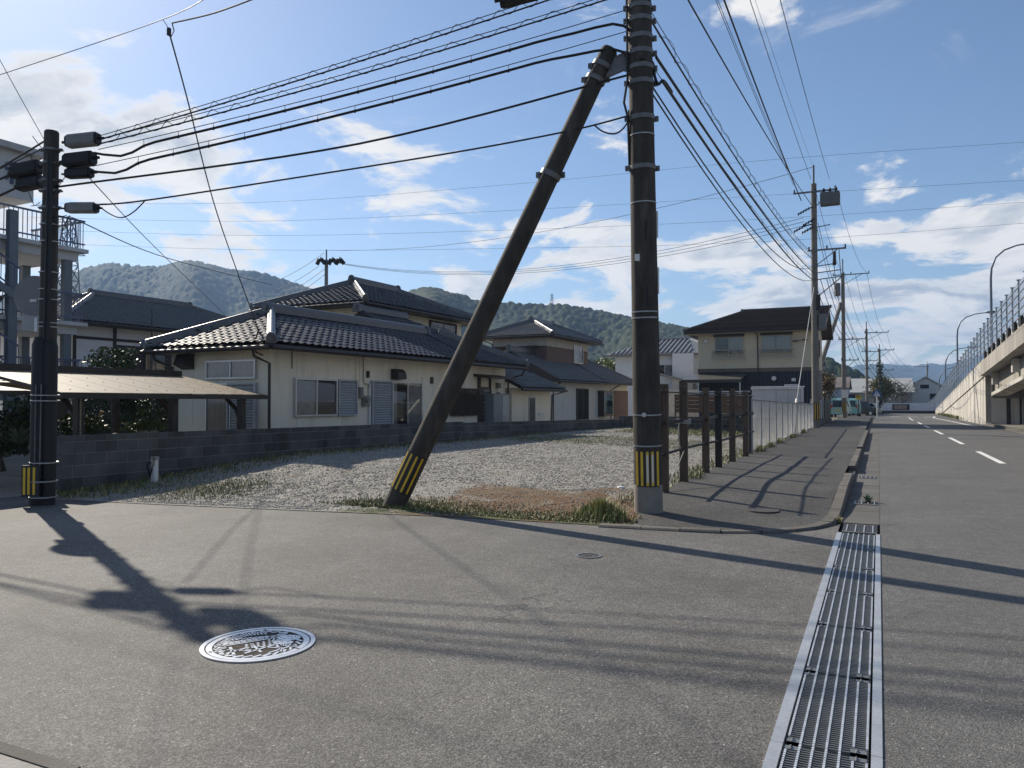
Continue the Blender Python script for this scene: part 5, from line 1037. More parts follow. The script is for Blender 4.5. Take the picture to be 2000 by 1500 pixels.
# ================================================================== POLES ALONG THE ROAD
def road_pole(lab, p, top, r0, r1, arms=(), spike=.9, plate=False, name='utility_pole', grp='poles along the road'):
    t = thing(name, lab, 'utility pole', tuple(p), 0, grp)
    b = MB(); b.tube([(0, 0, -.1), (0, 0, top)], [r0, r1], 18); b.build('shaft', mat('road_pole_concrete', (.20, .18, .155), .85, var=.2, scale=3, dirt=.5, dcol=(.08, .07, .06), dscale=1.5), t, True)
    if spike: MB().tube([(0, 0, top), (0, 0, top + spike)], .05, 8).build('spike', STEELD, t)
    for z, x0, x1 in arms:
        MB().bar((x0, -.16, z), (x1, -.16, z), .08, .08).build('crossarm', STEELD, t)
        if x1 - x0 > 1: MB().bar((x1 * .75, -.16, z), (.1, -.14, z - .8), .04).build('brace', STEELD, t)
        for x in np.linspace(x0 + .05, x1 - .05, 3): 
            q = MB(); q.lathe([(.03, 0), (.05, .04), (.03, .08), (.05, .12), (.02, .17)], (x, -.16, z + .04), 8); q.build('insulator', BLACKP, t)
    for z in np.arange(3, top - 1, 1.4): band(t, (0, 0, z), (0, 0, 1.), r0 + (r1 - r0) * z / top + .01, .05, STEELD, 'band', False)
    if plate: 
        hazard(t, np.array([0, 0, .45]), np.array([0, 0, 1.35]), r0, 40, 150, (58, 88, 120))
    return t
p2 = road_pole('second utility pole with switch box and crossarms beside the chain-link fence', P2 + np.array([0, 0, .1]), 12.9, .20, .14, ((12.45, -1.0, 1.1), (9.35, -.3, 1.55)), 1.0, True)
for z, x1 in ((8.5, 1.1), (8.15, 1.3), (7.8, 1.35), (10.55, .8)): MB().bar((.1, -.16, z), (x1, -.12, z + .1), .045).build('side_arm', STEELD, p2)
MB().bar((.15, -.16, 6.9), (1.35, -.12, 7.9), .05).build('brace', STEELD, p2)
sw = MB(); sw.bx(.35, 1.25, -.45, .1, 11.65, 12.3); sx = sw.build('switch_box', mat('switch_grey', (.13, .13, .13), .5, metal=.2), p2)
for k in range(6): MB().bx(.32, 1.28, -.47, .12, 11.7 + k * .1, 11.73 + k * .1).build('cooling_fin', STEELD, sx)
for x in (.5, .8, 1.1): MB().lathe([(.05, 0), (.08, .06), (.05, .12), (.07, .18), (.03, .26)], (x, -.2, 12.3), 10).build('bushing', BLACKP, sx)
for k, (x, z) in enumerate(((-.75, 11.9), (-.5, 11.3), (-.95, 11.0), (-.55, 10.9))):
    q = MB(); q.tube([(-.08, -.1, z - .25), (x + .5, -.1, z - .3), (x, -.3, z - .6)], .035, 8); 
    for j in range(5): f = j / 4; q.tube([(x + .5 - .5 * f - .02, -.1 - .2 * f, z - .3 - .3 * f), (x + .5 - .5 * f + .02, -.1 - .2 * f, z - .3 - .3 * f)], .085, 8)
    q.build('strain_insulator', BLACKP, p2)
q = MB(); q.tube([(1.0, -.2, 9.2), (.97, -.2, 8.5)], [.06, .1], 8); q.tube([(.2, -.2, 7.0), (.2, -.2, 6.2)], .09, 8); q.build('hanging_insulator', BLACKP, p2)
tx = MB(); tx.bx(.2, .55, -.2, .15, 5.2, 6.0); tx.build('meter_cabinet', STEELD, p2)
P3 = np.array([-2.7, 72.3, 0]); p3 = road_pole('third utility pole carrying a notice plate near the parked vans', P3 + np.array([0, 0, .1]), 12.6, .2, .14, ((12.4, -.8, 2.1), (6.8, -.4, 1.8), (5.0, -.2, 1.2)), 1.2, True)
MB().bx(-.2, .35, -.24, -.2, 1.75, 2.45).build('notice_plate', WHITE, p3)
tr = MB(); tr.tube([(-.45, -.1, 10.6), (-.45, -.1, 11.7)], .26, 12); tr.build('transformer', STEELD, p3)
br = thing('strut_pole', 'leaning brace pole behind the gable of the tan house', 'strut pole', tuple(at(1607, 700, 63)), 0); c0 = np.array(br.location)
b = MB(); b.tube([at(1588, 770, 62) - c0, np.zeros(3), at(1642, 595, 66) - c0], [.20, .19, .16], 14); b.build('shaft', mat('road_pole_concrete', (.2, .18, .155)), br, True); MB().tube([at(1640, 602, 66) - c0, at(1643, 592, 66) - c0], .2, 14).build('clamp_band', STEELD, br)
P4, P5, P6 = at(1694, 812, 84), at(1719, 812, 92), at(1812, 806, 150)
p4 = road_pole('fourth utility pole beyond the parked cars', P4, (812 - 642) / FPX * 84, .17, .12, (((812 - 650) / FPX * 84, -.2, 2.2), ((812 - 687) / FPX * 84, -.5, 1.2), ((812 - 705) / FPX * 84, -.4, 1.1)), .8)
p5 = road_pole('fifth utility pole wrapped in dark ivy', P5, (812 - 682) / FPX * 92, .17, .12, (((812 - 684) / FPX * 92, -.2, 1.6), ((812 - 723) / FPX * 92, -.2, 1.5)), .6)
p6 = road_pole('sixth utility pole beside the far road bend', P6, (806 - 712) / FPX * 150, .17, .13, (((806 - 716) / FPX * 150, -2.2, .3), ((806 - 745) / FPX * 150, -1.0, 1.2)), .6)
# wires between the road poles
def span(A, B, za, zb, xs, sag, r, lab, grp):
    od = {1: ('',), 2: ('left ', 'right '), 3: ('leftmost ', 'middle ', 'rightmost '), 4: ('leftmost ', 'second from left ', 'third from left ', 'rightmost ')}[len(xs)]
    for i, x in enumerate(xs): cable(od[i] + lab, [A + np.array([x[0], -.1, za]), B + np.array([x[1], -.1, zb])], r, sag, grp, n=16)
span(P2, P3, 12.6, 12.6, ((.1, .2), (1.1, 1.9)), .9, .011, 'high power wire between the second and third poles', 'wires second to third pole'); span(P2, P3, 9.4, 11.2, ((.9, -.3), (1.2, .1)), .9, .02, 'slanting wrapped cable between the second and third poles', 'wires second to third pole')
span(P2, P3, 7.9, 6.9, ((.0, .3), (.3, .6), (.6, .9), (.9, 1.2)), 1.0, .018, 'low sagging cable between the second and third poles', 'wires second to third pole'); span(P2, P3, 10.9, 9.5, ((.1, -.1), (.2, .2)), .8, .014, 'middle cable between the second and third poles', 'wires second to third pole')
span(P3, P4, 12.5, 9.0, ((.2, .3), (1.0, 1.1), (1.9, 2.0)), 1.4, .013, 'high wire sweeping from the third to the fourth pole', 'wires third to fourth pole'); span(P3, P4, 6.8, 5.2, ((.2, 0), (.6, .3), (1.0, .6), (1.5, 1.0)), .9, .02, 'low cable sagging from the third to the fourth pole', 'wires third to fourth pole'); span(P3, P4, 9.6, 7.0, ((.1, 0), (.2, .1)), .8, .016, 'middle cable from the third to the fourth pole', 'wires third to fourth pole')
span(P4, P5, 9.1, 7.8, ((.3, .1), (1.1, .8), (2.0, 1.4)), .3, .012, 'high wire between the fourth and fifth poles', 'wires fourth to fifth pole'); span(P4, P5, 5.6, 4.4, ((.0, .0), (.5, .5), (.9, .9)), .25, .02, 'low cable between the fourth and fifth poles', 'wires fourth to fifth pole')
span(P5, P6, 7.8, 9.0, ((.1, -1.9), (.8, -1.2), (1.4, -.4)), 1.6, .016, 'long wire sweeping from the fifth to the sixth pole', 'wires fifth to sixth pole'); span(P5, P6, 5.2, 5.6, ((.3, -.6), (.9, .2)), 1.4, .018, 'lower long wire from the fifth to the sixth pole', 'wires fifth to sixth pole')
# guy wire with its white sheath
g0, g1, gm = onX(1546, 848, -3.15), at(1590, 560, D2 - .1), onX(1556, 800, -3.15)
gy = thing('guy_wire', 'slanting guy wire with a pale sheath at the chain-link fence', 'guy wire', tuple(g0)); MB().tube([np.zeros(3), g1 - g0], .018, 6).build('wire', mat('guy_pale', (.45, .45, .43), .6), gy); MB().tube([np.zeros(3), (g1 - g0) * .19], .06, 10).build('sheath', mat('sheath_white', (.7, .68, .6), .6), gy)
# distribution pole behind the cream house and its wires
PB = at(637, 600, 62); pb = thing('utility_pole', 'distant pole with three insulator strings rising behind the cream house', 'utility pole', (PB[0], PB[1], 0)); zb = lambda y: at(637, y, 62)[2]
MB().tube([(0, 0, 0), (0, 0, zb(507))], [.19, .14], 12).build('shaft', STEELD, pb); MB().tube([(0, 0, zb(507)), (0, 0, zb(487))], .06, 8).build('spike', STEELD, pb); MB().bar(at(622, 507, 62) - np.array([PB[0], PB[1], 0]), at(668, 514, 62) - np.array([PB[0], PB[1], 0]), .1, .1).build('crossarm', STEELD, pb)
for x in (627, 650, 664):
    q = MB(); o = np.array([PB[0], PB[1], 0])
    for (a, b_) in (((x - 3, 506), (x - 8, 517)), ((x, 506), (x + 8, 515))): q.tube([at(*a, 61.8) - o, at(*b_, 61.8) - o], .17, 7)
    q.tube([at(x - 8, 516, 61.8) - o, at(x, 502, 61.6) - o, at(x + 8, 514, 61.8) - o], .05, 6); q.build('strain_insulator', BLACKP, pb)
for i, (a, b_) in enumerate((((633, 494), (540, 548)), ((622, 520), (540, 565)), ((634, 525), (545, 580)), ((634, 536), (550, 590)))): cable(('topmost', 'second', 'third', 'lowest')[i] + ' thin wire slanting down left from the distant pole', [at(*a, 62), at(*b_, 80)], .02, .2, 'wires left of the distant pole', WIREG)
for i, (a, y1) in enumerate((((668, 514), 470), ((668, 515), 482), ((668, 516), 494), ((642, 489), 396))): cable((('upper', 'middle', 'lower')[i] + ' thin wire from the distant pole to the second road pole' if i < 3 else 'topmost thin wire from the distant pole spike to the second pole tip'), [at(*a, 62), at(1570 if i < 3 else 1588, (425 + 8 * i) if i < 3 else 326, 40.3)], .013, (1.6 if i < 3 else 1.2), 'wires right of the distant pole' if i < 3 else None, WIREG)
# transmission lines high in the distance
for i, (y0, ym, y1) in enumerate(((400, 385, 280), (428, 430, 355), (452, 462, 397), (478, 492, 437))): cable('%s faint transmission wire across the sky' % ('topmost', 'second', 'third', 'lowest')[i], [at(60, y0 - 4, 230), at(500, (y0 + ym) / 2 + 3, 215), at(1000, ym - 25 + 6 * i, 200), at(1500, (ym + y1) / 2 - 20 + 9 * i, 190), at(2100, y1 - 9, 180)], .032, 0, 'transmission wires', WIREG)
# ================================================================== FENCES ALONG THE PAVEMENT
def fence_posts():
    FX = -3.02; PB_ = mat('fence_brown', (.098, .068, .048), .7, var=.25, scale=6, stretch=(1, 1, .3), dirt=.3, dcol=(.02, .016, .013)); PK = mat('fence_black', (.016, .015, .015), .6, var=.2)
    names = ('first brown fence post beside the upright pole', 'tallest brown fence post with a rope knotted round it', 'third brown fence post with two bolt holes', 'blackened fence post in the middle of the row', 'fifth brown fence post of the row', 'last brown fence post before the chain-link fence')
    for i, (x, yt, m) in enumerate(((1297, 750, PB_), (1335, 744, PB_), (1378, 757, PB_), (1403, 757, PK), (1430, 762, PB_), (1456, 764, PB_))):
        p = onX(x, 800, FX); z1 = onX(x, yt, FX)[2]; z0 = float(walk_z(p[1])) - .1
        t = thing('fence_post', names[i], 'fence post', (FX, p[1], z0), 0, 'brown fence posts beside the pavement'); h = z1 - z0
        MB().bx(-.055, .055, -.012, .012, 0, h).build('web_plate', m, t)
        for s in (-1, 1): MB().bx(s * .055 - .012, s * .055 + .012, -.03, .03, 0, h).build('flange', m, t)
        for s in (-.034, .034): MB().tube([(s, -.014, h - .09), (s, -.02, h - .09)], .008, 8).build('bolt_hole', STEELB, t)
    def line(lab, pix, r, m, nm='fence_rope'):
        P = [onX(x, y, FX - .0) + np.array([.0, -.04, 0]) for x, y in pix]; return cable(lab, P, r, 0, 'ropes strung along the brown posts', m, nm)
    RP = mat('rope_black', (.022, .021, .021), .7, var=.2)
    line('straight steel rail along the tops of the brown posts', ((1290, 766), (1335, 767), (1403, 772), (1472, 773)), .016, BROWNM, 'fence_rail')
    line('middle black rope strung on the brown posts', ((1291, 828), (1335, 822), (1380, 821), (1403, 815), (1440, 811), (1472, 808)), .024, RP); line('doubled strand of the middle rope', ((1291, 824), (1335, 819), (1380, 817), (1403, 811), (1440, 808), (1472, 805)), .014, RP)
    line('lower black rope sagging towards the upright pole', ((1291, 889), (1335, 876), (1378, 866), (1403, 861), (1440, 852), (1472, 842)), .024, RP)
    kr = mat('rope_pale', (.34, .33, .30), .9, var=.3, scale=60)
    P = [onX(x, y, FX) + np.array([.02, -.06, 0]) for x, y in ((1343, 824), (1340, 850), (1337, 876), (1325, 905), (1312, 930), (1300, 960))]; o = P[0]; t = thing('tied_rope', 'pale rope knotted on the tallest brown post and trailing to the ground', 'rope', tuple(o))
    MB().tube([p - o for p in P], .010, 6).build('strand', kr, t); P2_ = [onX(x, y, FX) + np.array([-.03, -.05, 0]) for x, y in ((1331, 826), (1330, 850), (1333, 874))]; MB().tube([p - o for p in P2_], .010, 6).build('strand', kr, t)
    q = MB()
    for k in range(4): c = onX(1335, 820 + k * 2, FX) - o; q.tube([c + np.array([.12 * math.cos(a), .05 * math.sin(a), .01 * math.sin(2 * a)]) for a in np.linspace(0, 6.28, 14)], .012, 6)
    q.build('knot', kr, t)
fence_posts()
def chainlink():
    FX = -3.05; y0, y1 = 21.2, 42.4; GV = mat('fence_galv', (.33, .34, .35), .6, metal=.1, var=.12, scale=5)
    t = thing('chain_link_fence', 'grey chain-link fence along the pavement up to the second pole', 'fence', (FX, y0, 0)); L_ = y1 - y0
    zt = lambda y: 1.57 - .2 * y / L_
    zb = float(walk_z(30)) + .02
    n = 12
    for i in range(n + 1):
        y = L_ * i / n; MB().tube([(0, y, zb - .15), (0, y, zt(y) + .02)], .03, 10).build('post', GV, t)
    MB().tube([(.0, -.35, zb - .1), (0, -.35, zt(0) + .05)], .04, 10).build('end_post', mat('post_dark', (.03, .03, .033), .6), t)
    MB().tube([(0, 0, zt(0)), (0, L_, zt(L_))], .02, 8).build('top_rail', GV, t); MB().tube([(0, 0, zb + .05), (0, L_, zb + .05)], .012, 6).build('bottom_wire', GV, t)
    s = .056; V, F = [], []; w = .0011
    for sg in (1, -1):
        for k in np.arange(-1.45, L_, s):
            a, b = (k, zb + .04), (k + 1.38, zb + .04 + 1.38)
            ya, yb = max(0, a[0]), min(L_, b[0]); 
            if sg < 0: za, zb_ = zb + 1.42 - (ya - a[0]), zb + 1.42 - (yb - a[0])
            else: za, zb_ = a[1] + (ya - a[0]), a[1] + (yb - a[0])
            top = zt((ya + yb) / 2)
            if sg > 0 and zb_ > top: yb -= (zb_ - top); zb_ = top
            if sg < 0 and za > top: ya += (za - top); za = top
            if yb <= ya: continue
            i = len(V); xo = .004 * sg
            V += [(xo, ya, za - w), (xo, yb, zb_ - w), (xo, yb, zb_ + w), (xo, ya, za + w), (xo + .004, ya, za), (xo + .004, yb, zb_)]; F += [(i, i + 1, i + 2, i + 3), (i + 3, i + 2, i + 5, i + 4), (i + 4, i + 5, i + 1, i)]
    tag(npmesh('wire_mesh', np.array(V), np.array(F), GV, t), kind='stuff')
    # panel fences beyond the second pole
    t = thing('mesh_panel_fence', 'pale grey grid fence on a low base beyond the second pole', 'fence', (-3.3, 44.2, 0)); MB().bx(-.08, .08, 0, 11, -.05, .45).build('concrete_base', BLOCK, t)
    for k in range(6): MB().bx(-.025, .025, k * 2.15, k * 2.15 + .05, .45, 1.65).build('post', WHITE, t)
    q = MB()
    for z in np.arange(.5, 1.65, .14): q.bx(-.006, .006, 0, 10.8, z, z + .01)
    for y in np.arange(0, 10.8, .1): q.bx(-.008, .002, y, y + .008, .48, 1.62)
    q.build('grid', GV, t)
    t = thing('green_net_fence', 'dark green net fence past the pale grid fence', 'fence', (-3.3, 55.6, 0)); MB().bx(-.02, .02, 0, 7, .15, 1.75).build('net', mat('net_green', (.012, .035, .035), .7), t)
    for k in range(4): MB().bx(-.04, .04, k * 2.3, k * 2.3 + .06, 0, 1.8).build('post', DARKW, t)
    MB().bx(-.1, .1, 0, 7, -.05, .3).build('concrete_base', BLOCK, t)
chainlink()
# brown board fence, pipe rail and shed in the yard of the tan house
t = thing('board_fence', 'low brown board fence panel above the far block wall', 'fence', (-9.0, 37.4, 0)); BRD = mat('board_brown', (.13, .075, .045), .75, var=.25, scale=5, rnd=.2)
for i in range(4): MB().bx(0, 3.3, -.02, .02, .98 + i * .2, 1.165 + i * .2).build('board', BRD, t)
MB().bx(-.03, 3.33, -.035, .035, 1.78, 1.86).build('top_rail', mat('board_dark', (.06, .04, .03), .7), t)
for x in (0, 1.6, 3.2): MB().bx(x - .03, x + .03, .02, .08, -.05, 1.8).build('post', DARKW, t)
pr = MB(); pr.tube([(-.3, 0, 0), (-.3, 0, 1.75), (-.22, 0, 1.93), (-.1, 0, 1.98), (3.6, 0, 1.98)], .03, 8); tag(pr.build('pipe_rail', ALU), 'bent white pipe handrail above the brown board fence', 'handrail').location = (-9.0, 36.9, 0)
rb = MB()
for k in range(4): rb.bx(.3 + .05 * (k % 2), 3.0, 0, .12, .9 + k * .12 - .6, 1.0 + k * .12 - .6)
sh = thing('garden_shed', 'small white steel shed with corrugated top behind the fence', 'shed', (-6.75, 47, 0)); SHM = mat('shed_white', (.55, .55, .56), .55, var=.06)
MB().bx(0, 2.75, 0, 1.4, 0, 2.3).build('body', SHM, sh)
for k in range(4): MB().bx(.05 + k * .67, .68 + k * .67, -.03, -.003, .1, 2.22).build('door_panel', SHM, sh)
q = MB()
for k in range(20): q.tube([(k * .145 + .02, -.15, 2.36), (k * .145 + .02, 1.5, 2.40)], .05, 6)
q.build('corrugated_top', SHM, sh); MB().bx(-.05, 2.85, -.13, -.05, 2.24, 2.34).build('fascia', WHITE, sh)
MB().bx(1.2, 3.2, -.5, -.3, 1.35, 1.48).build('dark_sill', DARKW, sh)

# ================================================================== CARPORT AND GARDEN
def carport():
    FR = mat('carport_frame', (.022, .017, .014), .45, var=.15); 
    t = thing('carport', 'dark framed carport with sunlit translucent beige roof panels behind the block wall', 'carport', (-12.6, 8.9, 0), rad(89))
    m = bpy.data.materials.new('carport_sheet'); m.use_nodes = True; nt = m.node_tree; p = nt.nodes['Principled BSDF']; p.inputs['Base Color'].default_value = (.50, .42, .31, 1); p.inputs['Roughness'].default_value = .45
    tl = nt.nodes.new('ShaderNodeBsdfTranslucent'); tl.inputs[0].default_value = (.62, .56, .44, 1); mx = nt.nodes.new('ShaderNodeMixShader'); mx.inputs[0].default_value = .45
    nt.links.new(p.outputs[0], mx.inputs[1]); nt.links.new(tl.outputs[0], mx.inputs[2]); nt.links.new(mx.outputs[0], nt.nodes['Material Output'].inputs[0])
    # near roof half: low edge over the wall (v=0), rising away from it; u runs along the wall
    u0, u1, z0, z1, v1 = -.35, 4.35, 1.66, 2.10, 2.55
    for k in range(7):
        a, b_ = u0 + (u1 - u0) * k / 7, u0 + (u1 - u0) * (k + 1) / 7
        MB().prism([(a + .012, 0, z0), (b_ - .012, 0, z0), (b_ - .012, v1, z1), (a + .012, v1, z1)], (0, 0, .008)).build('roof_panel', m, t)
        rv = MB()
        for f in np.linspace(.12, .9, 5): rv.bx((a + b_) / 2 - .012, (a + b_) / 2 + .012, v1 * f - .012, v1 * f + .012, z0 + (z1 - z0) * f + .006, z0 + (z1 - z0) * f + .014)
        rv.build('rivets', DARKW, t)
    for k in range(8): x = u0 + (u1 - u0) * k / 7; MB().bar((x, 0, z0 - .025), (x, v1, z1 - .025), .045, .06).build('rafter', FR, t)
    MB().bx(u0 - .05, u1 + .05, -.09, .02, z0 - .10, z0 - .01).build('front_beam', FR, t); MB().bx(u0 - .4, u1 - .1, v1 - .02, v1 + .16, z1 - .06, z1 + .14).build('ridge_beam', FR, t)
    for f in (.33, .66): MB().bx(u0, u1, v1 * f - .02, v1 * f + .02, z0 + (z1 - z0) * f - .06, z0 + (z1 - z0) * f - .02).build('purlin', FR, t)
    for u in (.05, 2.05, 3.85):
        MB().bx(u, u + .13, .18, .32, -.1, z0 - .02).build('post', FR, t); MB().tube([(u + .065, .3, 1.1), (u + .065, .42, 1.35), (u + .065, .95, z0 + .1)], .045, 8).build('brace', FR, t)
    # far roof half seen from below
    for k in range(5):
        for j in range(4):
            a, b_ = -3.2 + k * .9, -3.2 + (k + 1) * .9; va, vb = .6 + j * 1.1, .6 + (j + 1) * 1.1; f = lambda v: 1.62 + .10 * (v)
            MB().prism([(a + .03, va + .03, f(va)), (b_ - .03, va + .03, f(va)), (b_ - .03, vb - .03, f(vb)), (a + .03, vb - .03, f(vb))], (0, 0, .008)).build('roof_panel', m, t)
    for k in range(6): a = -3.2 + k * .9; MB().bar((a, .5, 1.64), (a, 5.1, 2.1), .06, .08).build('rafter', FR, t)
    for j in range(5): v = .6 + j * 1.1; MB().bar((-3.25, v, 1.6 + .1 * v), (1.3, v, 1.6 + .1 * v), .05, .07).build('purlin', FR, t)
    for u in (-2.6, .6): MB().bx(u, u + .13, 4.6, 4.73, -.1, 2.0).build('post', FR, t)
carport()
def leaves(n, c, rad_, size, cols, fill=.35, flat=1.0, seed=0):
    r = np.random.default_rng(seed); d = r.normal(size=(n, 3)); d /= np.linalg.norm(d, axis=1)[:, None]; rr = (fill + (1 - fill) * r.random(n)) ** .6
    lump = 1 + .22 * np.sin(d[:, 0] * 5 + seed) * np.cos(d[:, 1] * 6 + 2 * seed) + .15 * np.sin(d[:, 2] * 9 + seed)
    P = np.array(c) + d * (rr * lump)[:, None] * np.array(rad_)
    a = r.normal(size=(n, 3)); a /= np.linalg.norm(a, axis=1)[:, None]; b = np.cross(a, r.normal(size=(n, 3))); b /= np.linalg.norm(b, axis=1)[:, None]; s = size * (.6 + .8 * r.random(n))[:, None]
    V = np.stack([P - a * s, P + b * s * .45, P + a * s, P - b * s * .45], 1).reshape(-1, 3); F = np.arange(4 * n).reshape(-1, 4)
    c0 = np.array(cols)[r.integers(0, len(cols), n)] * (.65 + .7 * r.random(n))[:, None]; return V, F, np.repeat(c0, 4, 0)
def shrub(lab, c, rd, n, size, cols, seed, stems=3, name='shrub', cat_='shrub', grp=None):
    t = thing(name, lab, cat_, (c[0], c[1], c[2] - rd[2]), 0, grp); V, F, T_ = leaves(n, (0, 0, rd[2]), rd, size, cols, .3, 1, seed); npmesh('foliage', V, F, LEAFM, t, T_)
    q = MB(); rn = random.Random(seed)
    for k in range(stems): q.tube([(rn.uniform(-.05, .05), rn.uniform(-.05, .05), -.25), (rd[0] * rn.uniform(-.2, .2), rd[1] * rn.uniform(-.2, .2), rd[2] * .7), (rd[0] * rn.uniform(-.5, .5), rd[1] * rn.uniform(-.5, .5), rd[2] * 1.3)], [.03, .022, .008], 6)
    q.build('stem', BARK, t); return t
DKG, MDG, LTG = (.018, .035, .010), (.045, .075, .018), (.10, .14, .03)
def pxs(x, y, D): return tuple(at(x, y, D))
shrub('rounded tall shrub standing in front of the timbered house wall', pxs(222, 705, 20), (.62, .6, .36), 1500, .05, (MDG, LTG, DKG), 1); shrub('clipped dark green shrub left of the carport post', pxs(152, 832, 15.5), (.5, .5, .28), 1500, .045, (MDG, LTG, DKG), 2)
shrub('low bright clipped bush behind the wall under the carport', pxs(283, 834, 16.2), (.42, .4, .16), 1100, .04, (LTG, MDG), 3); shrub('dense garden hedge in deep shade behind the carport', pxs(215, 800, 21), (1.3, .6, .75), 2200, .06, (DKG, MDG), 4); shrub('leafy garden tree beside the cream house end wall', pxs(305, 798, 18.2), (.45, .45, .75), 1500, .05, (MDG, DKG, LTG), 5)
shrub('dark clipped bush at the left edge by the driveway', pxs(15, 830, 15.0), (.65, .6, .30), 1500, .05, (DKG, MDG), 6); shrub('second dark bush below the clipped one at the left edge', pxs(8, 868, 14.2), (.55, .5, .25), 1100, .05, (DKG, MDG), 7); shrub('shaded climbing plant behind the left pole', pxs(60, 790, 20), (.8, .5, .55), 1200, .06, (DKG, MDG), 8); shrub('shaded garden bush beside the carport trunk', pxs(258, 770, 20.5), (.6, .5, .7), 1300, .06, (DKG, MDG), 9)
def spiky(lab, c, n, l, seed, cols=((.10, .15, .09), (.05, .09, .04))):
    rn = random.Random(seed); q = MB(); t = thing('spiky_plant', lab, 'plant', tuple(c))
    for k in range(n):
        a = rn.random() * 6.28; e = rn.uniform(.3, 1.2); L2 = l * rn.uniform(.6, 1.1); d = np.array([math.cos(a) * math.cos(e), math.sin(a) * math.cos(e), math.sin(e)]); s = np.array([-math.sin(a), math.cos(a), 0]) * .018
        m_ = d * L2 * .55; e_ = d * L2 + np.array([0, 0, -.25 * L2]); lf = MB(); lf.add([-s, s, m_ + s * 1.3, m_ - s * 1.3, e_], [(0, 1, 2, 3), (3, 2, 4)]); lf.build('leaf', mat('spiky_leaf', (.10, .14, .08), .5, var=.3, scale=4, rnd=.35), t)
spiky('spiky pale leaved plant at the left edge in shade', pxs(38, 868, 13.6), 26, .55, 3); spiky('broad leaved weed sprouting from the gutter grate', (-.16, 12.62, .0), 14, .20, 5)
tk = thing('mossy_tree', 'bare mossy tree stem under the carport roof', 'tree', tuple(at(226, 850, 17.8) * np.array([1, 1, 0]))); q = MB(); q.tube([(0, 0, 0), (.02, 0, .8), (-.05, 0, 1.6), (.05, 0, 2.1)], [.11, .10, .085, .07], 10); q.tube([(-.0, 0, 1.15), (-.15, -.05, 1.5), (-.3, -.1, 1.75)], [.06, .05, .03], 8); q.build('stem', BARK, tk, True)
tl = thing('broom', 'wooden handled broom leaning under the carport', 'broom', tuple(at(180, 850, 16.5))); MB().tube([(0, 0, 0), (.12, .1, .45)], .018, 8).build('handle', mat('pale_wood', (.42, .27, .13), .7), tl); MB().tube([(.12, .1, .45), (.14, .12, .52)], [.02, .05], 8).build('brush', mat('pale_wood', (.42, .27, .13)), tl)
cg = thing('hanging_chain', 'twisted chain hanging from the carport corner', 'chain', tuple(at(158, 772, 13.6))); q = MB()
for k in range(22): z = -k * .034; q.tube([(.012 * math.cos(a + k), .012 * math.sin(a + k), z - .02 * (a / 6.28)) for a in np.linspace(0, 6.28, 7)], .006, 5)
q.build('links', mat('rope_yellow', (.45, .40, .26), .8), cg)
MB_ = MB(); MB_.bx(-.07, .07, -.04, .04, 0, 1.15); tag(MB_.build('white_post', WHITE), 'plain white post at the near end of the block wall', 'post').location = (-12.35, 8.1, .35)
for i, (x, y, r) in enumerate(((280, 843, .16), (300, 842, .12), (225, 846, .08))):
    v = rng.normal(size=(40, 3)); v /= np.linalg.norm(v, axis=1)[:, None]; q = MB(); q.lathe([(r * .6, -.1), (r * 1.1, 0), (r, r * .35), (r * .5, r * .6), (.01, r * .66)], n=9); q.v = [(a * (1 + .15 * math.sin(i + a * 30)), b_ * .8, c_) for a, b_, c_ in q.v]
    tag(q.build('garden_stone', CONC), ('largest', 'middle-sized', 'smallest')[i] + ' garden stone showing over the block wall', 'stone', 'stones behind the wall').location = tuple(at(x, y, 16.0) + np.array([0, 0, -.05]))
sd = thing('satellite_dish', 'grey dish in the shade behind the left pole', 'dish', tuple(at(113, 795, 15))); MB().lathe([(.02, 0), (.2, .03), (.27, .08), (.26, .085), (.19, .045), (.01, .012)], n=20).build('reflector', STEELD, sd).rotation_euler = (rad(75), 0, rad(30)); MB().tube([(0, .05, 0), (0, .05, -1.0)], .02, 8).build('mast', STEELD, sd)
# standpipe on the lot
tp = thing('standpipe', 'white water standpipe with a brass tap on the gravel by the wall', 'standpipe', (-11.55, 9.55, float(lot_z(-11.55, 9.55)) - .05)); MB().bx(-.042, .042, -.042, .042, 0, .44).build('post', WHITE, tp)
MB().bx(-.05, .05, -.05, .05, .44, .50).build('cap', mat('cap_grey', (.4, .38, .35), .7), tp); q = MB(); q.tube([(.03, -.03, .42), (.07, -.08, .43), (.09, -.10, .40), (.095, -.105, .34)], .018, 8); q.tube([(.06, -.06, .44), (.06, -.06, .50)], .02, 8); q.build('tap', mat('brass_dull', (.22, .19, .13), .45, metal=.6), tp)
q = MB(); q.tube([(-.06 + .05 * math.cos(a), -.05 + .02 * math.sin(a * 2), .28 + .12 * math.sin(a)) for a in np.linspace(0, 6.28, 18)], .014, 6); q.build('hose_loop', BLACKP, tp)
lt = MB(); lt.lathe([(.03, 0), (.07, .02), (.05, .05), (.01, .06)], n=7); tag(lt.build('litter', WHITE), 'crumpled white litter on the gravel left of the upright pole', 'litter').location = tuple(gz(1212, 956, .06))
w = thing('kerb_weed', 'small yellowing weed at the end of the kerb', 'weed', (-.47, 10.42, 0)); r_ = np.abs(rng.normal(0, .035, 90)); a_ = rng.random(90) * 6.28; o = blades('blade_tuft', r_ * np.cos(a_), r_ * np.sin(a_), r_ * 0, np.full(90, .09), 1.3, .003, ((.2, .18, .06), (.34, .3, .1), (.45, .38, .16)), .5, kind=None); o.parent = w
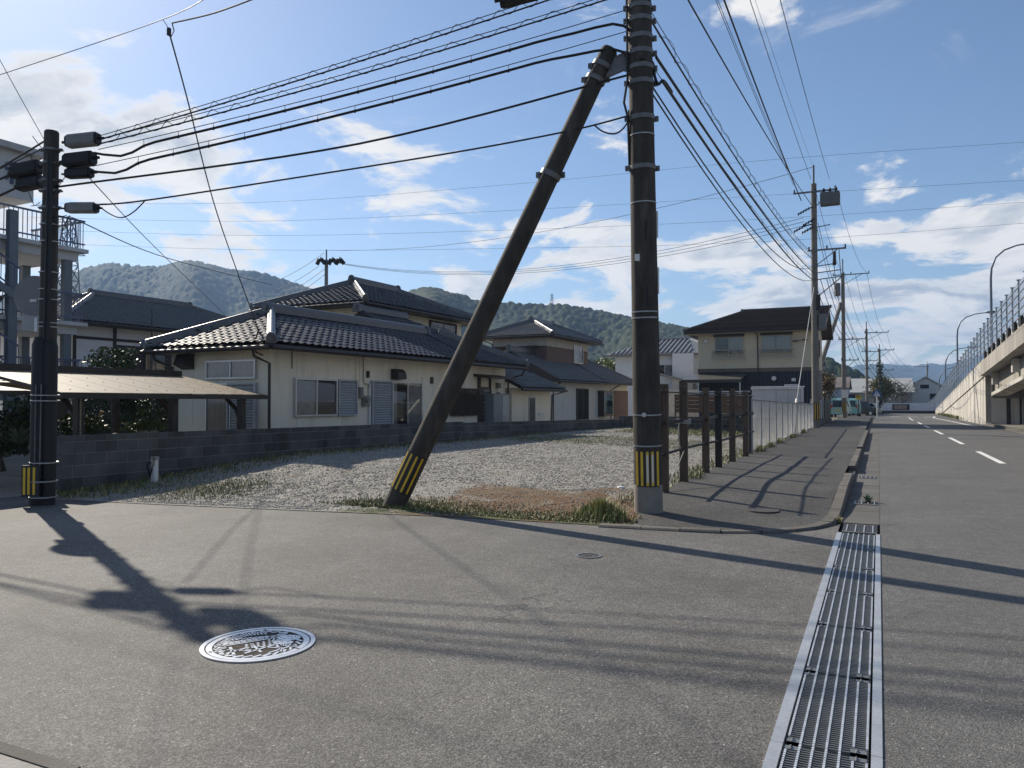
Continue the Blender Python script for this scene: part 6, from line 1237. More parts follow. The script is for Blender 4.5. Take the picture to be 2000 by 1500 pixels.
for i, (y, n, h) in enumerate(((14.0, 120, .16), (22.2, 260, .2), (24.5, 200, .16), (27, 220, .2), (31, 200, .18), (36, 200, .2))):
    x = -3.0 + rng.normal(0, .06, n); yy = y + rng.normal(0, .25, n); blades('fence_weed', x, yy, walk_z(yy), np.full(n, h), .8, .005, dry=.3, label=('weed tuft at the foot of the brown posts', 'first weed tuft at the start of the chain-link fence', 'second weed tuft along the chain-link fence', 'third weed tuft along the chain-link fence', 'fourth weed tuft along the chain-link fence', 'weed tuft near the second pole')[i], cat='weed', kind='thing', group='weeds along the fence')

# ================================================================== STAIR BUILDING AT THE LEFT EDGE
def apartment():
    WL = mat('apartment_white', (.52, .52, .52), .8, var=.06, scale=1, dirt=.2, dcol=(.35, .34, .33)); ST = mat('stair_steel_blue', (.13, .155, .18), .5, var=.1, scale=3); RL = mat('rail_blue', (.10, .12, .20), .5)
    D = 29.; o = at(130, 800, D); t = thing('stair_building', 'white building with blue steel outdoor stairs at the left edge', 'building', (o[0], o[1], 0), rad(88))
    # local x along the road direction, local y away from the road; the corner with landings sits at the origin
    M_ = np.array(Matrix.Translation(t.location) @ Matrix.Rotation(rad(88), 4, 'Z')); inv = np.linalg.inv(M_)
    zf = [4.2 - 1.15 - .05, 5.72, 8.35]
    for k, z in enumerate((1.55, 4.05, 6.85)):
        MB().bx(-6.5, .25, -.2, 3.0, z, z + .32).build('landing_slab', WL, t)
        MB().bx(-6.6, .5, -.45, 3.2, z + .32, z + .46).build('slab_lip', WL, t)
        r = MB(); 
        for u in np.arange(-6.4, .3, .16): r.bx(u, u + .022, -.36, -.34, z + .5, z + 1.5)
        for v in np.arange(-.3, 3, .16): r.bx(.36, .38, v, v + .022, z + .5, z + 1.5)
        rr = r.build('railing_bars', RL, t); MB().bx(-6.4, .4, -.39, -.31, z + 1.5, z + 1.56).build('hand_rail', RL, rr); MB().bx(.33, .41, -.3, 3, z + 1.5, z + 1.56).build('hand_rail', RL, rr); MB().bx(-6.4, .4, -.38, -.32, z + .62, z + .67).build('lower_rail', RL, rr)
    for u, v in ((-.1, -.05), (-.1, 2.6), (-2.35, -.5)): MB().bx(u - .15, u + .15, v - .12, v + .12, -.1, 8.2 if u < -1 else 7.1).build('steel_column', ST, t)
    MB().bx(-1.6, -1.15, 2.6, 3.0, -.1, 7).build('wall_pier', WL, t); MB().tube([(-.9, 2.4, 1), (-.9, 2.4, 6.4), (-.7, 2.3, 6.7)], .07, 10).build('downpipe', WHITE, t)
    for k in range(3):
        z0 = -.3 + k * 2.65; a, b_ = np.array([-6.3, -1.2, z0 + 2.4]), np.array([-2.6, -1.2, z0])
        for v in (-1.4, -.35): MB().bar(a + np.array([0, v + 1.2, 0]), b_ + np.array([0, v + 1.2, 0]), .06, .24).build('stair_stringer', ST, t)
        for j in range(14): f = (j + .5) / 14; p = a + (b_ - a) * f; MB().bx(p[0] - .15, p[0] + .15, -1.4, -.35, p[2], p[2] + .04).build('stair_tread', ST, t)
        for v in (-1.4,):
            r = MB(); r.bar(a + np.array([0, v + 1.2, 1.05]), b_ + np.array([0, v + 1.2, 1.05]), .05, .06); r.bar(a + np.array([0, v + 1.2, .25]), b_ + np.array([0, v + 1.2, .25]), .04, .04)
            for j in range(26): p = a + (b_ - a) * (j / 25); r.bx(p[0] - .01, p[0] + .01, v - .01, v + .01, p[2] + .2, p[2] + 1.05)
            r.build('stair_rail', RL, t)
    # parapet block carrying the painted name
    MB().bx(-9.5, -2.05, 1.2, 9, -.1, 8.74).build('wall', WL, t)
    MB().bx(-9.5, -1.4, -.1, 9, 8.75, 10.4).build('parapet', WL, t); MB().bx(-9.6, -1.1, -.4, 9.2, 10.4, 10.62).build('parapet_cap', mat('cap_grey_pale', (.42, .42, .42), .8), t)
    for ch, u in (('和', -2.42),):
        cu = bpy.data.curves.new('letter', 'FONT'); cu.body = ch; cu.size = .85; cu.extrude = .03; cu.offset = .02; ob = bpy.data.objects.new('letter', cu); COL.objects.link(ob)
        dg = bpy.context.evaluated_depsgraph_get(); me = bpy.data.meshes.new_from_object(ob.evaluated_get(dg)); bpy.data.objects.remove(ob)
        me.materials.clear(); lo = link('letter', me, mat('letter_blue', (.05, .07, .13), .6), t); lo.location = (u, -.12, 9.3); lo.rotation_euler = (rad(90), 0, 0)
apartment()
def lattice(lab, foot, top, w0, w1, arms, r, nseg, m=WIREG):
    foot, top = np.array(foot), np.array(top); H = np.linalg.norm(top - foot); t = thing('lattice_tower', lab, 'tower', tuple(foot)); q = MB(); c = [(-1, -1), (1, -1), (1, 1), (-1, 1)]
    def P(i, f): w = (w0 + (w1 - w0) * f) / 2; return np.array([c[i][0] * w, c[i][1] * w, H * f])
    for i in range(4): q.bar(P(i, 0), P(i, 1), r * 1.5)
    q.build('leg_frame', m, t); q = MB()
    for k in range(nseg):
        f0, f1 = k / nseg, (k + 1) / nseg
        for i in range(4): j = (i + 1) % 4; q.bar(P(i, f0), P(j, f1), r); q.bar(P(j, f0), P(i, f1), r); q.bar(P(i, f1), P(j, f1), r)
    q.build('bracing', m, t)
    for f, l in arms:
        q = MB(); z = H * f
        for s in (-1, 1): q.bar((0, 0, z), (s * l * _R[0], s * l * _R[1], z), r * 1.3); q.bar((0, 0, z + l * .4), (s * l * _R[0], s * l * _R[1], z), r)
        q.build('crossarm', m, t)
b0 = at(132, 650, 230); b1 = at(126, 425, 230); lattice('grey lattice transmission tower between the stair building and the timbered house', (b0[0], b0[1], 0), (b0[0], b0[1], b1[2]), 7.2, 2.4, ((.60, 5.2), (.80, 5.), (.98, 4.5)), .16, 12)
# ================================================================== FLYOVER RAMP
def ramp():
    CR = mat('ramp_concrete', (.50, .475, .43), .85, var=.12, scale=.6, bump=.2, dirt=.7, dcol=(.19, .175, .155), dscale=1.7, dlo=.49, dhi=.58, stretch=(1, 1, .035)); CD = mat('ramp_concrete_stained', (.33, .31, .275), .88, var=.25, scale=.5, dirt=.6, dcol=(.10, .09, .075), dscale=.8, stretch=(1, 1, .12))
    X0 = 6.5; zt = lambda y: np.interp(y, [10, 61, 112, 140], [7.6, 4.45, .45, .05])       # top of the parapet
    t = thing('flyover_ramp', 'concrete flyover ramp with retaining wall and bridge deck on the right', 'ramp', (X0, 61, 0)); o = lambda y: y - 61
    def wallseg(y0, y1, zb0, zb1, zt0, zt1, xo, th, m, name): return MB().prism([(xo, o(y0), zb0), (xo, o(y1), zb1), (xo, o(y1), zt1), (xo, o(y0), zt0)], (th, 0, 0)).build(name, m, t)
    n = 17; ys = np.linspace(61, 112, n + 1)
    for a, b_ in zip(ys[:-1], ys[1:]):
        h0, h1 = zt(a) - 1.15, zt(b_) - 1.15
        if h1 > .1: wallseg(a, b_ - .03, -.1, -.1, h0, h1, .06, .4, CR, 'wall_panel')
        elif h0 > .1: wallseg(a, b_ - .03, -.1, -.1, h0, max(.1, h1), .06, .4, CR, 'wall_panel')
        wallseg(a, b_ - .02, max(-.1, h0 - .02), max(-.1, h1 - .02), zt(a), zt(b_), -.02, .35, CR, 'parapet')
    q = MB(); q.prism([(.42, 1.2, -.1), (.42, o(112), -.1), (.42, o(112), .3), (.42, 1.2, zt(61) - 1.2)], (9, 0, 0)); q.build('ramp_fill', CR, t)
    # bridge part nearer than the abutment
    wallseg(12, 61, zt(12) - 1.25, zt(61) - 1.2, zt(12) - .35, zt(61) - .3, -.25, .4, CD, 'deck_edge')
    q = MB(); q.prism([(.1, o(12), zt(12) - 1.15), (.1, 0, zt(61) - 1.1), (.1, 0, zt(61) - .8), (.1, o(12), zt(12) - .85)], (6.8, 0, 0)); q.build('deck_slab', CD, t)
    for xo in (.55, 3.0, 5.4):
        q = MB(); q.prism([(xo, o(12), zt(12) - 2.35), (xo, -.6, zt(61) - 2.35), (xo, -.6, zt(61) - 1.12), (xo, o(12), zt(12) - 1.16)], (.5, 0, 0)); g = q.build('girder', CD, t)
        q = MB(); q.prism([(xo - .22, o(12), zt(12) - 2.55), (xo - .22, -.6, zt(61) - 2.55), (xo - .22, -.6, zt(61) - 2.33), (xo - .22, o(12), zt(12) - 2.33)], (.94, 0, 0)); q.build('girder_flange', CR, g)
    for y in (58.8, 50.5, 42, 34): MB().bx(.2, .56, o(y) - .25, o(y) + .25, zt(y) - 1.95, zt(y) - 1.2).build('bracket', CR, t)
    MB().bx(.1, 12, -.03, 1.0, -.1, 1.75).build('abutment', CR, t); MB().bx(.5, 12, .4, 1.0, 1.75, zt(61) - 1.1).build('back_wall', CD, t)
    for u, w in ((1.25, .25), (2.0, .12)): MB().bx(u, u + w, -.042, -.032, -.05, 1.74).build('water_stain', mat('stain_dark', (.05, .045, .04), .9, var=.3, scale=4), t)
    # parapet rail blocks on the bridge part
    y = 60.5
    while y > 20: MB().bx(-.05, .08, o(y) - .22, o(y) + .22, zt(y) - .32, zt(y) + .45).build('rail_post', BLACKP, t); y -= 2.1
    q = MB(); q.prism([(.1, o(12), zt(12) - .3), (.1, 0, zt(61) - .3), (.1, 0, zt(61) + .35), (.1, o(12), zt(12) + .35)], (.12, 0, 0)); q.build('inner_parapet', CR, t)
    # noise fence: posts, rails, translucent sheets
    FG = mat('barrier_frame', (.26, .28, .31), .5, metal=.3); PN = bpy.data.materials.new('barrier_sheet'); PN.use_nodes = True; nt = PN.node_tree; nt.nodes.clear(); N = nt.nodes.new
    ou = N('ShaderNodeOutputMaterial'); a_ = N('ShaderNodeBsdfTransparent'); a_.inputs[0].default_value = (.86, .90, .93, 1); b2 = N('ShaderNodeBsdfTranslucent'); b2.inputs[0].default_value = (.82, .87, .92, 1); c_ = N('ShaderNodeMixShader'); c_.inputs[0].default_value = .38; nt.links.new(a_.outputs[0], c_.inputs[1]); nt.links.new(b2.outputs[0], c_.inputs[2]); nt.links.new(c_.outputs[0], ou.inputs[0])
    f = thing('sound_barrier', 'translucent panel fence running along the top of the ramp', 'barrier', (X0, 61, 0))
    ys = list(np.arange(30, 130, 2.05)); hgt = lambda y: np.interp(y, [61, 100, 125], [2.25, 1.9, 1.3])
    for i, y in enumerate(ys):
        z0 = zt(y) + (.28 if y < 61 else .0); z1 = zt(y) + hgt(y) + .1; MB().bx(-.04, .04, o(y) - .035, o(y) + .035, z0 - .3, z1).build('post', FG, f); MB().bx(-.09, .09, o(y) - .09, o(y) + .09, z1, z1 + .04).build('post_cap', FG, f)
        if i + 1 < len(ys):
            y2 = ys[i + 1]; za, zb = zt(y), zt(y2); ha, hb = hgt(y), hgt(y2); lo = .42 if y < 61 else .06
            MB().add([(.0, o(y), za + lo), (0, o(y2), zb + lo), (0, o(y2), zb + hb), (0, o(y), za + ha)], [(0, 1, 2, 3)]).build('panel', PN, f)
            r = MB()
            for s in (lo, .8, 1.2, 1.62, 2.0): 
                if s < ha: r.bar((-.02, o(y), za + s), (-.02, o(y2), zb + s), .05, .04)
            r.build('rail', FG, f)
    LM = mat('lamp_post_blue', (.15, .18, .22), .45, metal=.4)
    for i, (px_, y, top, lab) in enumerate(((1928, 60.0, 11.95, 'nearest curved street lamp on the ramp, cut by the frame edge'), (1863, 84.7, 9.95, 'second curved street lamp on the ramp'), (1840, 99.5, 7.6, 'third curved street lamp on the ramp'), (1828, 110.0, 5.9, 'farthest low street lamp on the ramp'))):
        l = thing('street_lamp', lab, 'street lamp', (X0 + .35, y, zt(y) - .5), 0, 'street lamps along the ramp'); h = top - zt(y) + .5
        P = [(0, 0, 0), (0, 0, h - 2.2), (.05, 0, h - 1.5), (.3, 0, h - .8), (.8, 0, h - .35), (1.5, 0, h - .1), (2.4, 0, h)]; MB().tube(P, [.1, .075, .07, .06, .055, .05, .045], 10).build('post', LM, l, True)
        q = MB(); q.tube([(2.35, 0, h), (2.6, 0, h + .03), (3.1, 0, h + .02), (3.25, 0, h)], [.05, .12, .14, .05], 10); hd = q.build('lamp_head', LM, l, True); q = MB(); q.bx(2.6, 3.1, -.1, .1, h - .13, h - .08); q.build('lens', mat('lamp_lens', (.6, .6, .58), .3), hd)
    b = thing('bollard', 'thin dark delineator post under the flyover', 'bollard', (8.6, 59.5, 0)); MB().lathe([(.2, 0), (.2, .05), (.05, .09), (.045, 1.6), (.03, 1.66)], n=12).build('post', DARKW, b); MB().lathe([(.22, 0), (.22, .03)], n=14).build('base_plate', STEELD, b)
    pts = [(6.9, 60.5), (6.4, 59), (6.35, 50), (6.6, 40), (7.2, 30)]; k = MB()
    for (x0, y0), (x1, y1) in zip(pts[:-1], pts[1:]): k.bar((x0, y0, .05), (x1, y1, .05), .18, .16)
    tag(k.build('kerb_edge', KERBM), 'low kerb at the foot of the flyover', None, None, 'structure')
    x = 6.35 + rng.normal(0, .1, 500); y = 90 + rng.normal(0, 7, 500); blades('ramp_weeds', x, y, y * 0, np.full(500, .35), .7, .02, dry=.4, label='yellowish weeds at the foot of the ramp wall', cat='weeds')
ramp()
# ================================================================== FAR STREET: sheds, vehicles, signs, trees
def gable_shed(lab, x0, x1, y0, y1, h, hr, wm, rm, name='warehouse', axis='y'):
    t = thing(name, lab, 'building', ((x0 + x1) / 2, y0, 0)); w = (x1 - x0) / 2; L_ = y1 - y0
    if axis == 'y': pr = [(-w, 0, 0), (w, 0, 0), (w, 0, h), (0, 0, hr), (-w, 0, h)]; MB().prism(pr, (0, L_, 0)).build('wall', wm, t); rf = [((-w - .25, -.3, h - .08), (0, -.3, hr + .06), (0, -.3, hr + .2), (-w - .25, -.3, h + .06)), ((w + .25, -.3, h - .08), (0, -.3, hr + .06), (0, -.3, hr + .2), (w + .25, -.3, h + .06))]; e = (0, L_ + .6, 0)
    else: pr = [(w, 0, 0), (w, L_, 0), (w, L_, h), (w, L_ / 2, hr), (w, 0, h)]; MB().prism(pr, (-2 * w, 0, 0)).build('wall', wm, t); rf = [((w + .3, -.25, h - .08), (w + .3, L_ / 2, hr + .06), (w + .3, L_ / 2, hr + .2), (w + .3, -.25, h + .06)), ((w + .3, L_ + .25, h - .08), (w + .3, L_ / 2, hr + .06), (w + .3, L_ / 2, hr + .2), (w + .3, L_ + .25, h + .06))]; e = (-2 * w - .6, 0, 0)
    for p in rf: MB().prism(p, e).build('roof', rm, t)
    return t
PB1 = mat('shed_blue', (.30, .37, .42), .7, var=.08, scale=.5, stretch=(6, 6, .3)); GR = mat('sheet_grey', (.33, .34, .33), .6, var=.1, scale=.4); RR = mat('rust_roof', (.15, .125, .115), .75, var=.3, scale=.5)
ws = gable_shed('pale blue corrugated shed with a rusty roof beyond the vans', -9.6, -3.3, 96, 105, 3.1, 4.3, PB1, RR, 'corrugated_shed', 'x')
q = MB(); 
for y in np.arange(96, 105, .3): q.bx(3.15, 3.19, y - 96, y - 96 + .12, 0, 3.0)
q.build('wall_rib', PB1, ws)
gable_shed('long low grey roofed hall behind the blue shed', -22, 4.5, 128, 146, 2.9, 5.1, mat('hall_wall', (.3, .3, .29), .8), GR, 'hall', 'x')
wb = gable_shed('white rendered building with dark gable windows at the far bend', 2.2, 11, 136, 150, 2.6, 5.3, mat('render_white', (.58, .57, .54), .8, var=.06), GR, 'far_building')
for x, z, w, h in ((-3.6, .9, 1.6, 1.7), (.6, 1.6, 1.0, 1.2), (-.7, 3.6, 1.2, .6)): MB().bx(x, x + w, -.06, -.01, z, z + h).build('window', DARKI, wb)
lw_ = thing('low_wall', 'white topped low wall along the far side street', 'wall', (-3.4, 112, 0)); MB().bx(0, 13.5, 0, .3, -.5, .35).build('base', BLOCK, lw_); MB().bx(0, 13.5, -.03, .33, .35, 1.35).build('panel', mat('fence_white', (.58, .60, .64), .7), lw_); MB().bx(5.0, 7.0, -.06, -.035, .45, 1.2).build('notice_frame', DARKI, lw_); MB().bx(5.2, 6.7, -.09, -.065, .55, 1.1).build('notice_board', mat('notice_tan', (.28, .2, .15), .7), lw_)
def van(lab, loc, rz, col, L_=3.4, W=1.48, H=1.85, name='van', glow=(.012, .03, .025), boxy=True):
    t = thing(name, lab, 'van' if boxy else 'car', loc, rz); m = mat('car_' + name + lab[:9], col, .3, var=.04, spec=.7); w = W / 2
    if boxy: pf = [(-L_ / 2, .35), (-L_ / 2, .95), (-L_ / 2 + .12, H - .18), (-L_ / 2 + .3, H), (L_ / 2 - .9, H), (L_ / 2 - .35, 1.05), (L_ / 2, .9), (L_ / 2, .35)]
    else: pf = [(-L_ / 2, .35), (-L_ / 2, .95), (-L_ / 2 + .35, H - .05), (-L_ / 2 + .7, H), (L_ / 2 - 1.5, H), (L_ / 2 - .95, 1.0), (L_ / 2 - .1, .85), (L_ / 2, .6), (L_ / 2, .35)]
    b = MB(); n = len(pf); V = [(x, -w + (.10 if z > 1.1 else 0), z) for x, z in pf] + [(x, w - (.10 if z > 1.1 else 0), z) for x, z in pf]; b.add(V, [tuple(range(n)), tuple(range(2 * n - 1, n - 1, -1))] + [(i + n, (i + 1) % n + n, (i + 1) % n, i) for i in range(n)]); b.build('body', m, t)
    gm = mat('car_glass', (.012, .022, .02), .08, spec=.8)
    MB().add([(-L_ / 2 + .015 - .02, -w + .22, 1.0), (-L_ / 2 + .015 - .02, w - .22, 1.0), (-L_ / 2 + .10 - .02, w - .27, H - .25), (-L_ / 2 + .10 - .02, -w + .27, H - .25)], [(0, 1, 2, 3)]).build('rear_window', gm, t)
    for s in (-1, 1):
        MB().prism([(-L_ / 2 + .35, s * (w - .045), 1.02), (L_ / 2 - .65, s * (w - .045), 1.02), (L_ / 2 - 1.0, s * (w - .09), H - .22), (-L_ / 2 + .4, s * (w - .09), H - .22)], (0, s * .012, 0)).build('side_window', gm, t)
        MB().bx(-L_ / 2 - .02, -L_ / 2 + .06, s * w - s * .16 - .06, s * w - s * .16 + .06, .85, 1.25).build('tail_light', mat('tail_red', (.45, .02, .02), .3), t); MB().bx(L_ / 2 - .1, L_ / 2 + .01, s * (w - .22) - .13, s * (w - .22) + .13, .62, .8).build('headlight', ALU, t)
        for x in (-L_ / 2 + .6, L_ / 2 - .65):
            wh = MB(); wh.tube([(x, s * (w - .16), .28), (x, s * (w + .01), .28)], .28, 18); o = wh.build('wheel', BLACKP, t); MB().tube([(x, s * (w + .005), .28), (x, s * (w + .02), .28)], .17, 14).build('rim', ALU, o)
    MB().bx(-L_ / 2 - .04, -L_ / 2 + .1, -w + .03, w - .03, .3, .5).build('bumper', m, t); MB().bx(-L_ / 2 - .03, -L_ / 2 - .005, -.17, .17, .62, .78).build('number_plate', mat('plate_yellow_car', (.6, .45, .06), .5), t)
    return t
p = at(1664, 812, 80); van('pale turquoise van parked rear towards the street', (p[0], p[1], 0), rad(86), (.22, .44, .42), 3.4, 1.5, 1.88)
p = at(1637, 812, 76); van('second turquoise van half hidden behind the third pole', (p[0] + .25, p[1], 0), rad(84), (.24, .45, .43), 3.4, 1.48, 1.88)
p = at(1684, 811, 84); van('black hatchback parked sideways beyond the turquoise vans', (p[0], p[1], 0), rad(-20), (.012, .013, .016), 3.6, 1.5, 1.55, 'parked_car', boxy=False)
def post_sign(name, lab, p, w, h, z0, m, post, marks=()):
    t = thing(name, lab, 'sign', tuple(p)); MB().tube([(0, 0, 0), (0, 0, z0 + h)], .045, 8).build('post', post, t); b = MB().bx(-w / 2, w / 2, -.08, -.05, z0, z0 + h).build('board', m, t)
    for (x0, x1, a, c, mm) in marks: MB().bx(x0, x1, -.095, -.082, z0 + a, z0 + c).build('mark', mm, b)
    return t
p = at(1677, 810, 78); post_sign('yellow_sign', 'small yellow board with dark lettering by the parked vans', (p[0], p[1], 0), .55, .44, 1.75, mat('sign_yellow', (.62, .40, .03), .6), DARKW, [(-.2, -.16, .24, .38, BLACKP), (-.12, -.03, .26, .36, BLACKP), (-.10, -.05, .22, .40, BLACKP), (.02, .18, .34, .37, BLACKP), (.02, .18, .24, .27, BLACKP), (.05, .08, .22, .39, BLACKP), (.12, .15, .22, .39, BLACKP), (-.12, .08, .08, .12, BLACKP)])
p = at(1665, 785, 86); MB().bx(-.6, .6, 0, .05, 0, .5); tag(MB().bx(-.6, .6, 0, .06, 1.35, 2.35).build('banner', mat('navy_banner', (.015, .02, .06), .7)), 'dark blue banner behind the turquoise van', 'banner').location = (p[0], p[1], 0)
p = at(1713, 814, 74); BLU = mat('sign_blue', (.03, .10, .32), .5)
s = thing('crossing_sign', 'blue pentagonal crossing sign on a white post at the kerb', 'sign', (p[0], p[1], 0)); MB().tube([(0, 0, -.1), (0, 0, 2.2)], .05, 8).build('post', WHITE, s); b = MB().prism([(-.36, -.07, 2.0), (.36, -.07, 2.0), (.36, -.07, 2.35), (0, -.07, 2.72), (-.36, -.07, 2.35)], (0, .02, 0)).build('board', BLU, s)
q = MB(); q.prism([(-.30, -.078, 2.05), (.30, -.078, 2.05), (0, -.078, 2.6)], (0, .005, 0)); q.build('white_triangle', WHITE, b); q = MB(); q.bar((0, -.085, 2.42), (0, -.085, 2.25), .06, .02); q.bar((0, -.085, 2.28), (-.12, -.085, 2.08), .05, .02); q.bar((0, -.085, 2.28), (.12, -.085, 2.08), .05, .02); q.bar((-.13, -.085, 2.3), (.12, -.085, 2.36), .04, .02); q.tube([(0, -.09, 2.48), (0, -.08, 2.48)], .045, 10); q.build('walking_figure', BLU, b)
p = at(1806, 806, 140); s = thing('stop_sign', 'small red triangular sign at the far bend', 'sign', (p[0], p[1], 0)); MB().tube([(0, 0, -.1), (0, 0, 3.0)], .05, 8).build('post', ALU, s); MB().prism([(-.5, -.07, 3.1), (.5, -.07, 3.1), (0, -.07, 2.2)], (0, .03, 0)).build('board', mat('sign_red', (.4, .02, .03), .5), s); MB().bx(-.3, .3, -.08, -.05, .9, 1.6).build('lower_plate', WHITE, s)
p = at(1740, 806, 106); s = thing('kerb_marker', 'white kerb marker post beside the far low wall', 'marker', (p[0], p[1], -.3)); MB().lathe([(.3, 0), (.3, .12), (.09, .2), (.09, 1.2), (.16, 1.22), (.16, 1.4), (.08, 1.42), (.08, 1.5)], n=12).build('post', WHITE, s)
p = at(1717, 806, 88); s = thing('kerb_marker', 'slim white marker beside the ivy-wrapped pole', 'marker', (p[0] - .1, p[1], 0)); MB().lathe([(.05, 0), (.05, 1.4), (.12, 1.45), (.12, 1.6), (.05, 1.65)], n=10).build('post', WHITE, s)
def tree(lab, base, h, crown, n, size, cols, seed, trunk=.12, bare=0, name='tree'):
    t = thing(name, lab, 'tree', tuple(base)); rn = random.Random(seed); q = MB(); q.tube([(0, 0, -.1), (.05 * h * .1, 0, h * .35), (rn.uniform(-.2, .2), 0, h * .65), (rn.uniform(-.3, .3), rn.uniform(-.3, .3), h * .95)], [trunk, trunk * .8, trunk * .5, trunk * .12], 8)
    for k in range(9 + bare):
        a = rn.random() * 6.28; z = h * rn.uniform(.25, .8); l = crown[0] * rn.uniform(.5, 1.05); e = rn.uniform(.3, 1.1); m_ = np.array([math.cos(a) * l * .5, math.sin(a) * l * .5, z + l * .45 * e]); en = np.array([math.cos(a) * l, math.sin(a) * l, z + l * e]); q.tube([(0, 0, z - .1), m_, en], [trunk * .4, trunk * .25, trunk * .06], 5)
        if bare:
            for j in range(5): q.tube([m_ + (en - m_) * (j / 5), m_ + (en - m_) * (j / 5) + np.array([rn.uniform(-.7, .7), rn.uniform(-.7, .7), rn.uniform(.2, 1.)])], [trunk * .12, trunk * .03], 4)
    q.build('trunk', BARK, t)
    Vs, Fs, Ts, off = [], [], [], 0
    for k in range(6):
        c = np.array([rn.uniform(-.5, .5) * crown[0], rn.uniform(-.5, .5) * crown[1], h * .68 + rn.uniform(-.5, .5) * crown[2]]); V, F, T_ = leaves(n // 6, c, np.array(crown) * rn.uniform(.45, .7), size, cols, .25, 1, seed * 10 + k); Vs.append(V); Fs.append(F + off); Ts.append(T_); off += len(V)
    npmesh('crown', np.concatenate(Vs), np.concatenate(Fs), LEAFM, t, np.concatenate(Ts)); return t
AU = ((.20, .13, .03), (.12, .085, .03), (.07, .07, .02), (.16, .06, .025)); BB = ((.16, .19, .04), (.11, .15, .035), (.20, .21, .06))
p = at(1614, 790, 68); tree('autumn orange leafed tree beside the tan house', (p[0], p[1], 0), 4.2, (1.25, 1.2, 1.5), 2600, .11, AU, 1); p = at(1708, 800, 107); tree('yellow leafed tree behind the low wall', (p[0], p[1], 0), 5.4, (2.3, 2, 1.7), 2200, .16, ((.17, .15, .04), (.08, .08, .03)), 2)
p = at(1728, 800, 108); tree('brownish half-bare tree in front of the white building', (p[0], p[1], 0), 4.6, (2.6, 2, 1.8), 1300, .15, ((.07, .06, .03), (.05, .06, .02), (.12, .1, .06)), 3, .15, 8); p = at(1762, 800, 112); tree('pale bare branched tree right of the brownish tree', (p[0], p[1], 0), 4.2, (2.2, 2, 1.6), 260, .12, ((.09, .08, .05),), 4, .12, 16)
p = at(1205, 760, 92); tree('bright yellow-green bamboo clump behind the gabled house', (p[0] - .5, p[1], 0), 7.6, (3.0, 3, 2.1), 4200, .17, BB, 5); p = at(1185, 760, 100); tree('dark green tree behind the bamboo clump', (p[0] - 2, p[1] + 4, 0), 7.8, (3.4, 3, 2.2), 2600, .2, (DKG, MDG), 6)
p = at(1792, 800, 165); tree('low green roadside tree beyond the far junction', (p[0], p[1], 0), 4.2, (3, 3, 1.6), 1200, .25, ((.10, .12, .04), (.14, .12, .05)), 7)
p = at(1834, 800, 150); tree('light green tree at the end of the ramp', (p[0] + 4, p[1], 0), 6, (2.4, 2.4, 2.2), 1300, .25, ((.12, .14, .05), (.08, .1, .03)), 8)
iv = []; q = np.linspace(1.5, 6.2, 12)
Vs, Fs, Ts, off = [], [], [], 0
for k, z in enumerate(q): V, F, T_ = leaves(90, (0, 0, z), (.42, .42, .38), .11, (DKG, MDG), .4, 1, k + 50); Vs.append(V); Fs.append(F + off); Ts.append(T_); off += len(V)
npmesh('ivy', np.concatenate(Vs), np.concatenate(Fs), LEAFM, p5, np.concatenate(Ts))

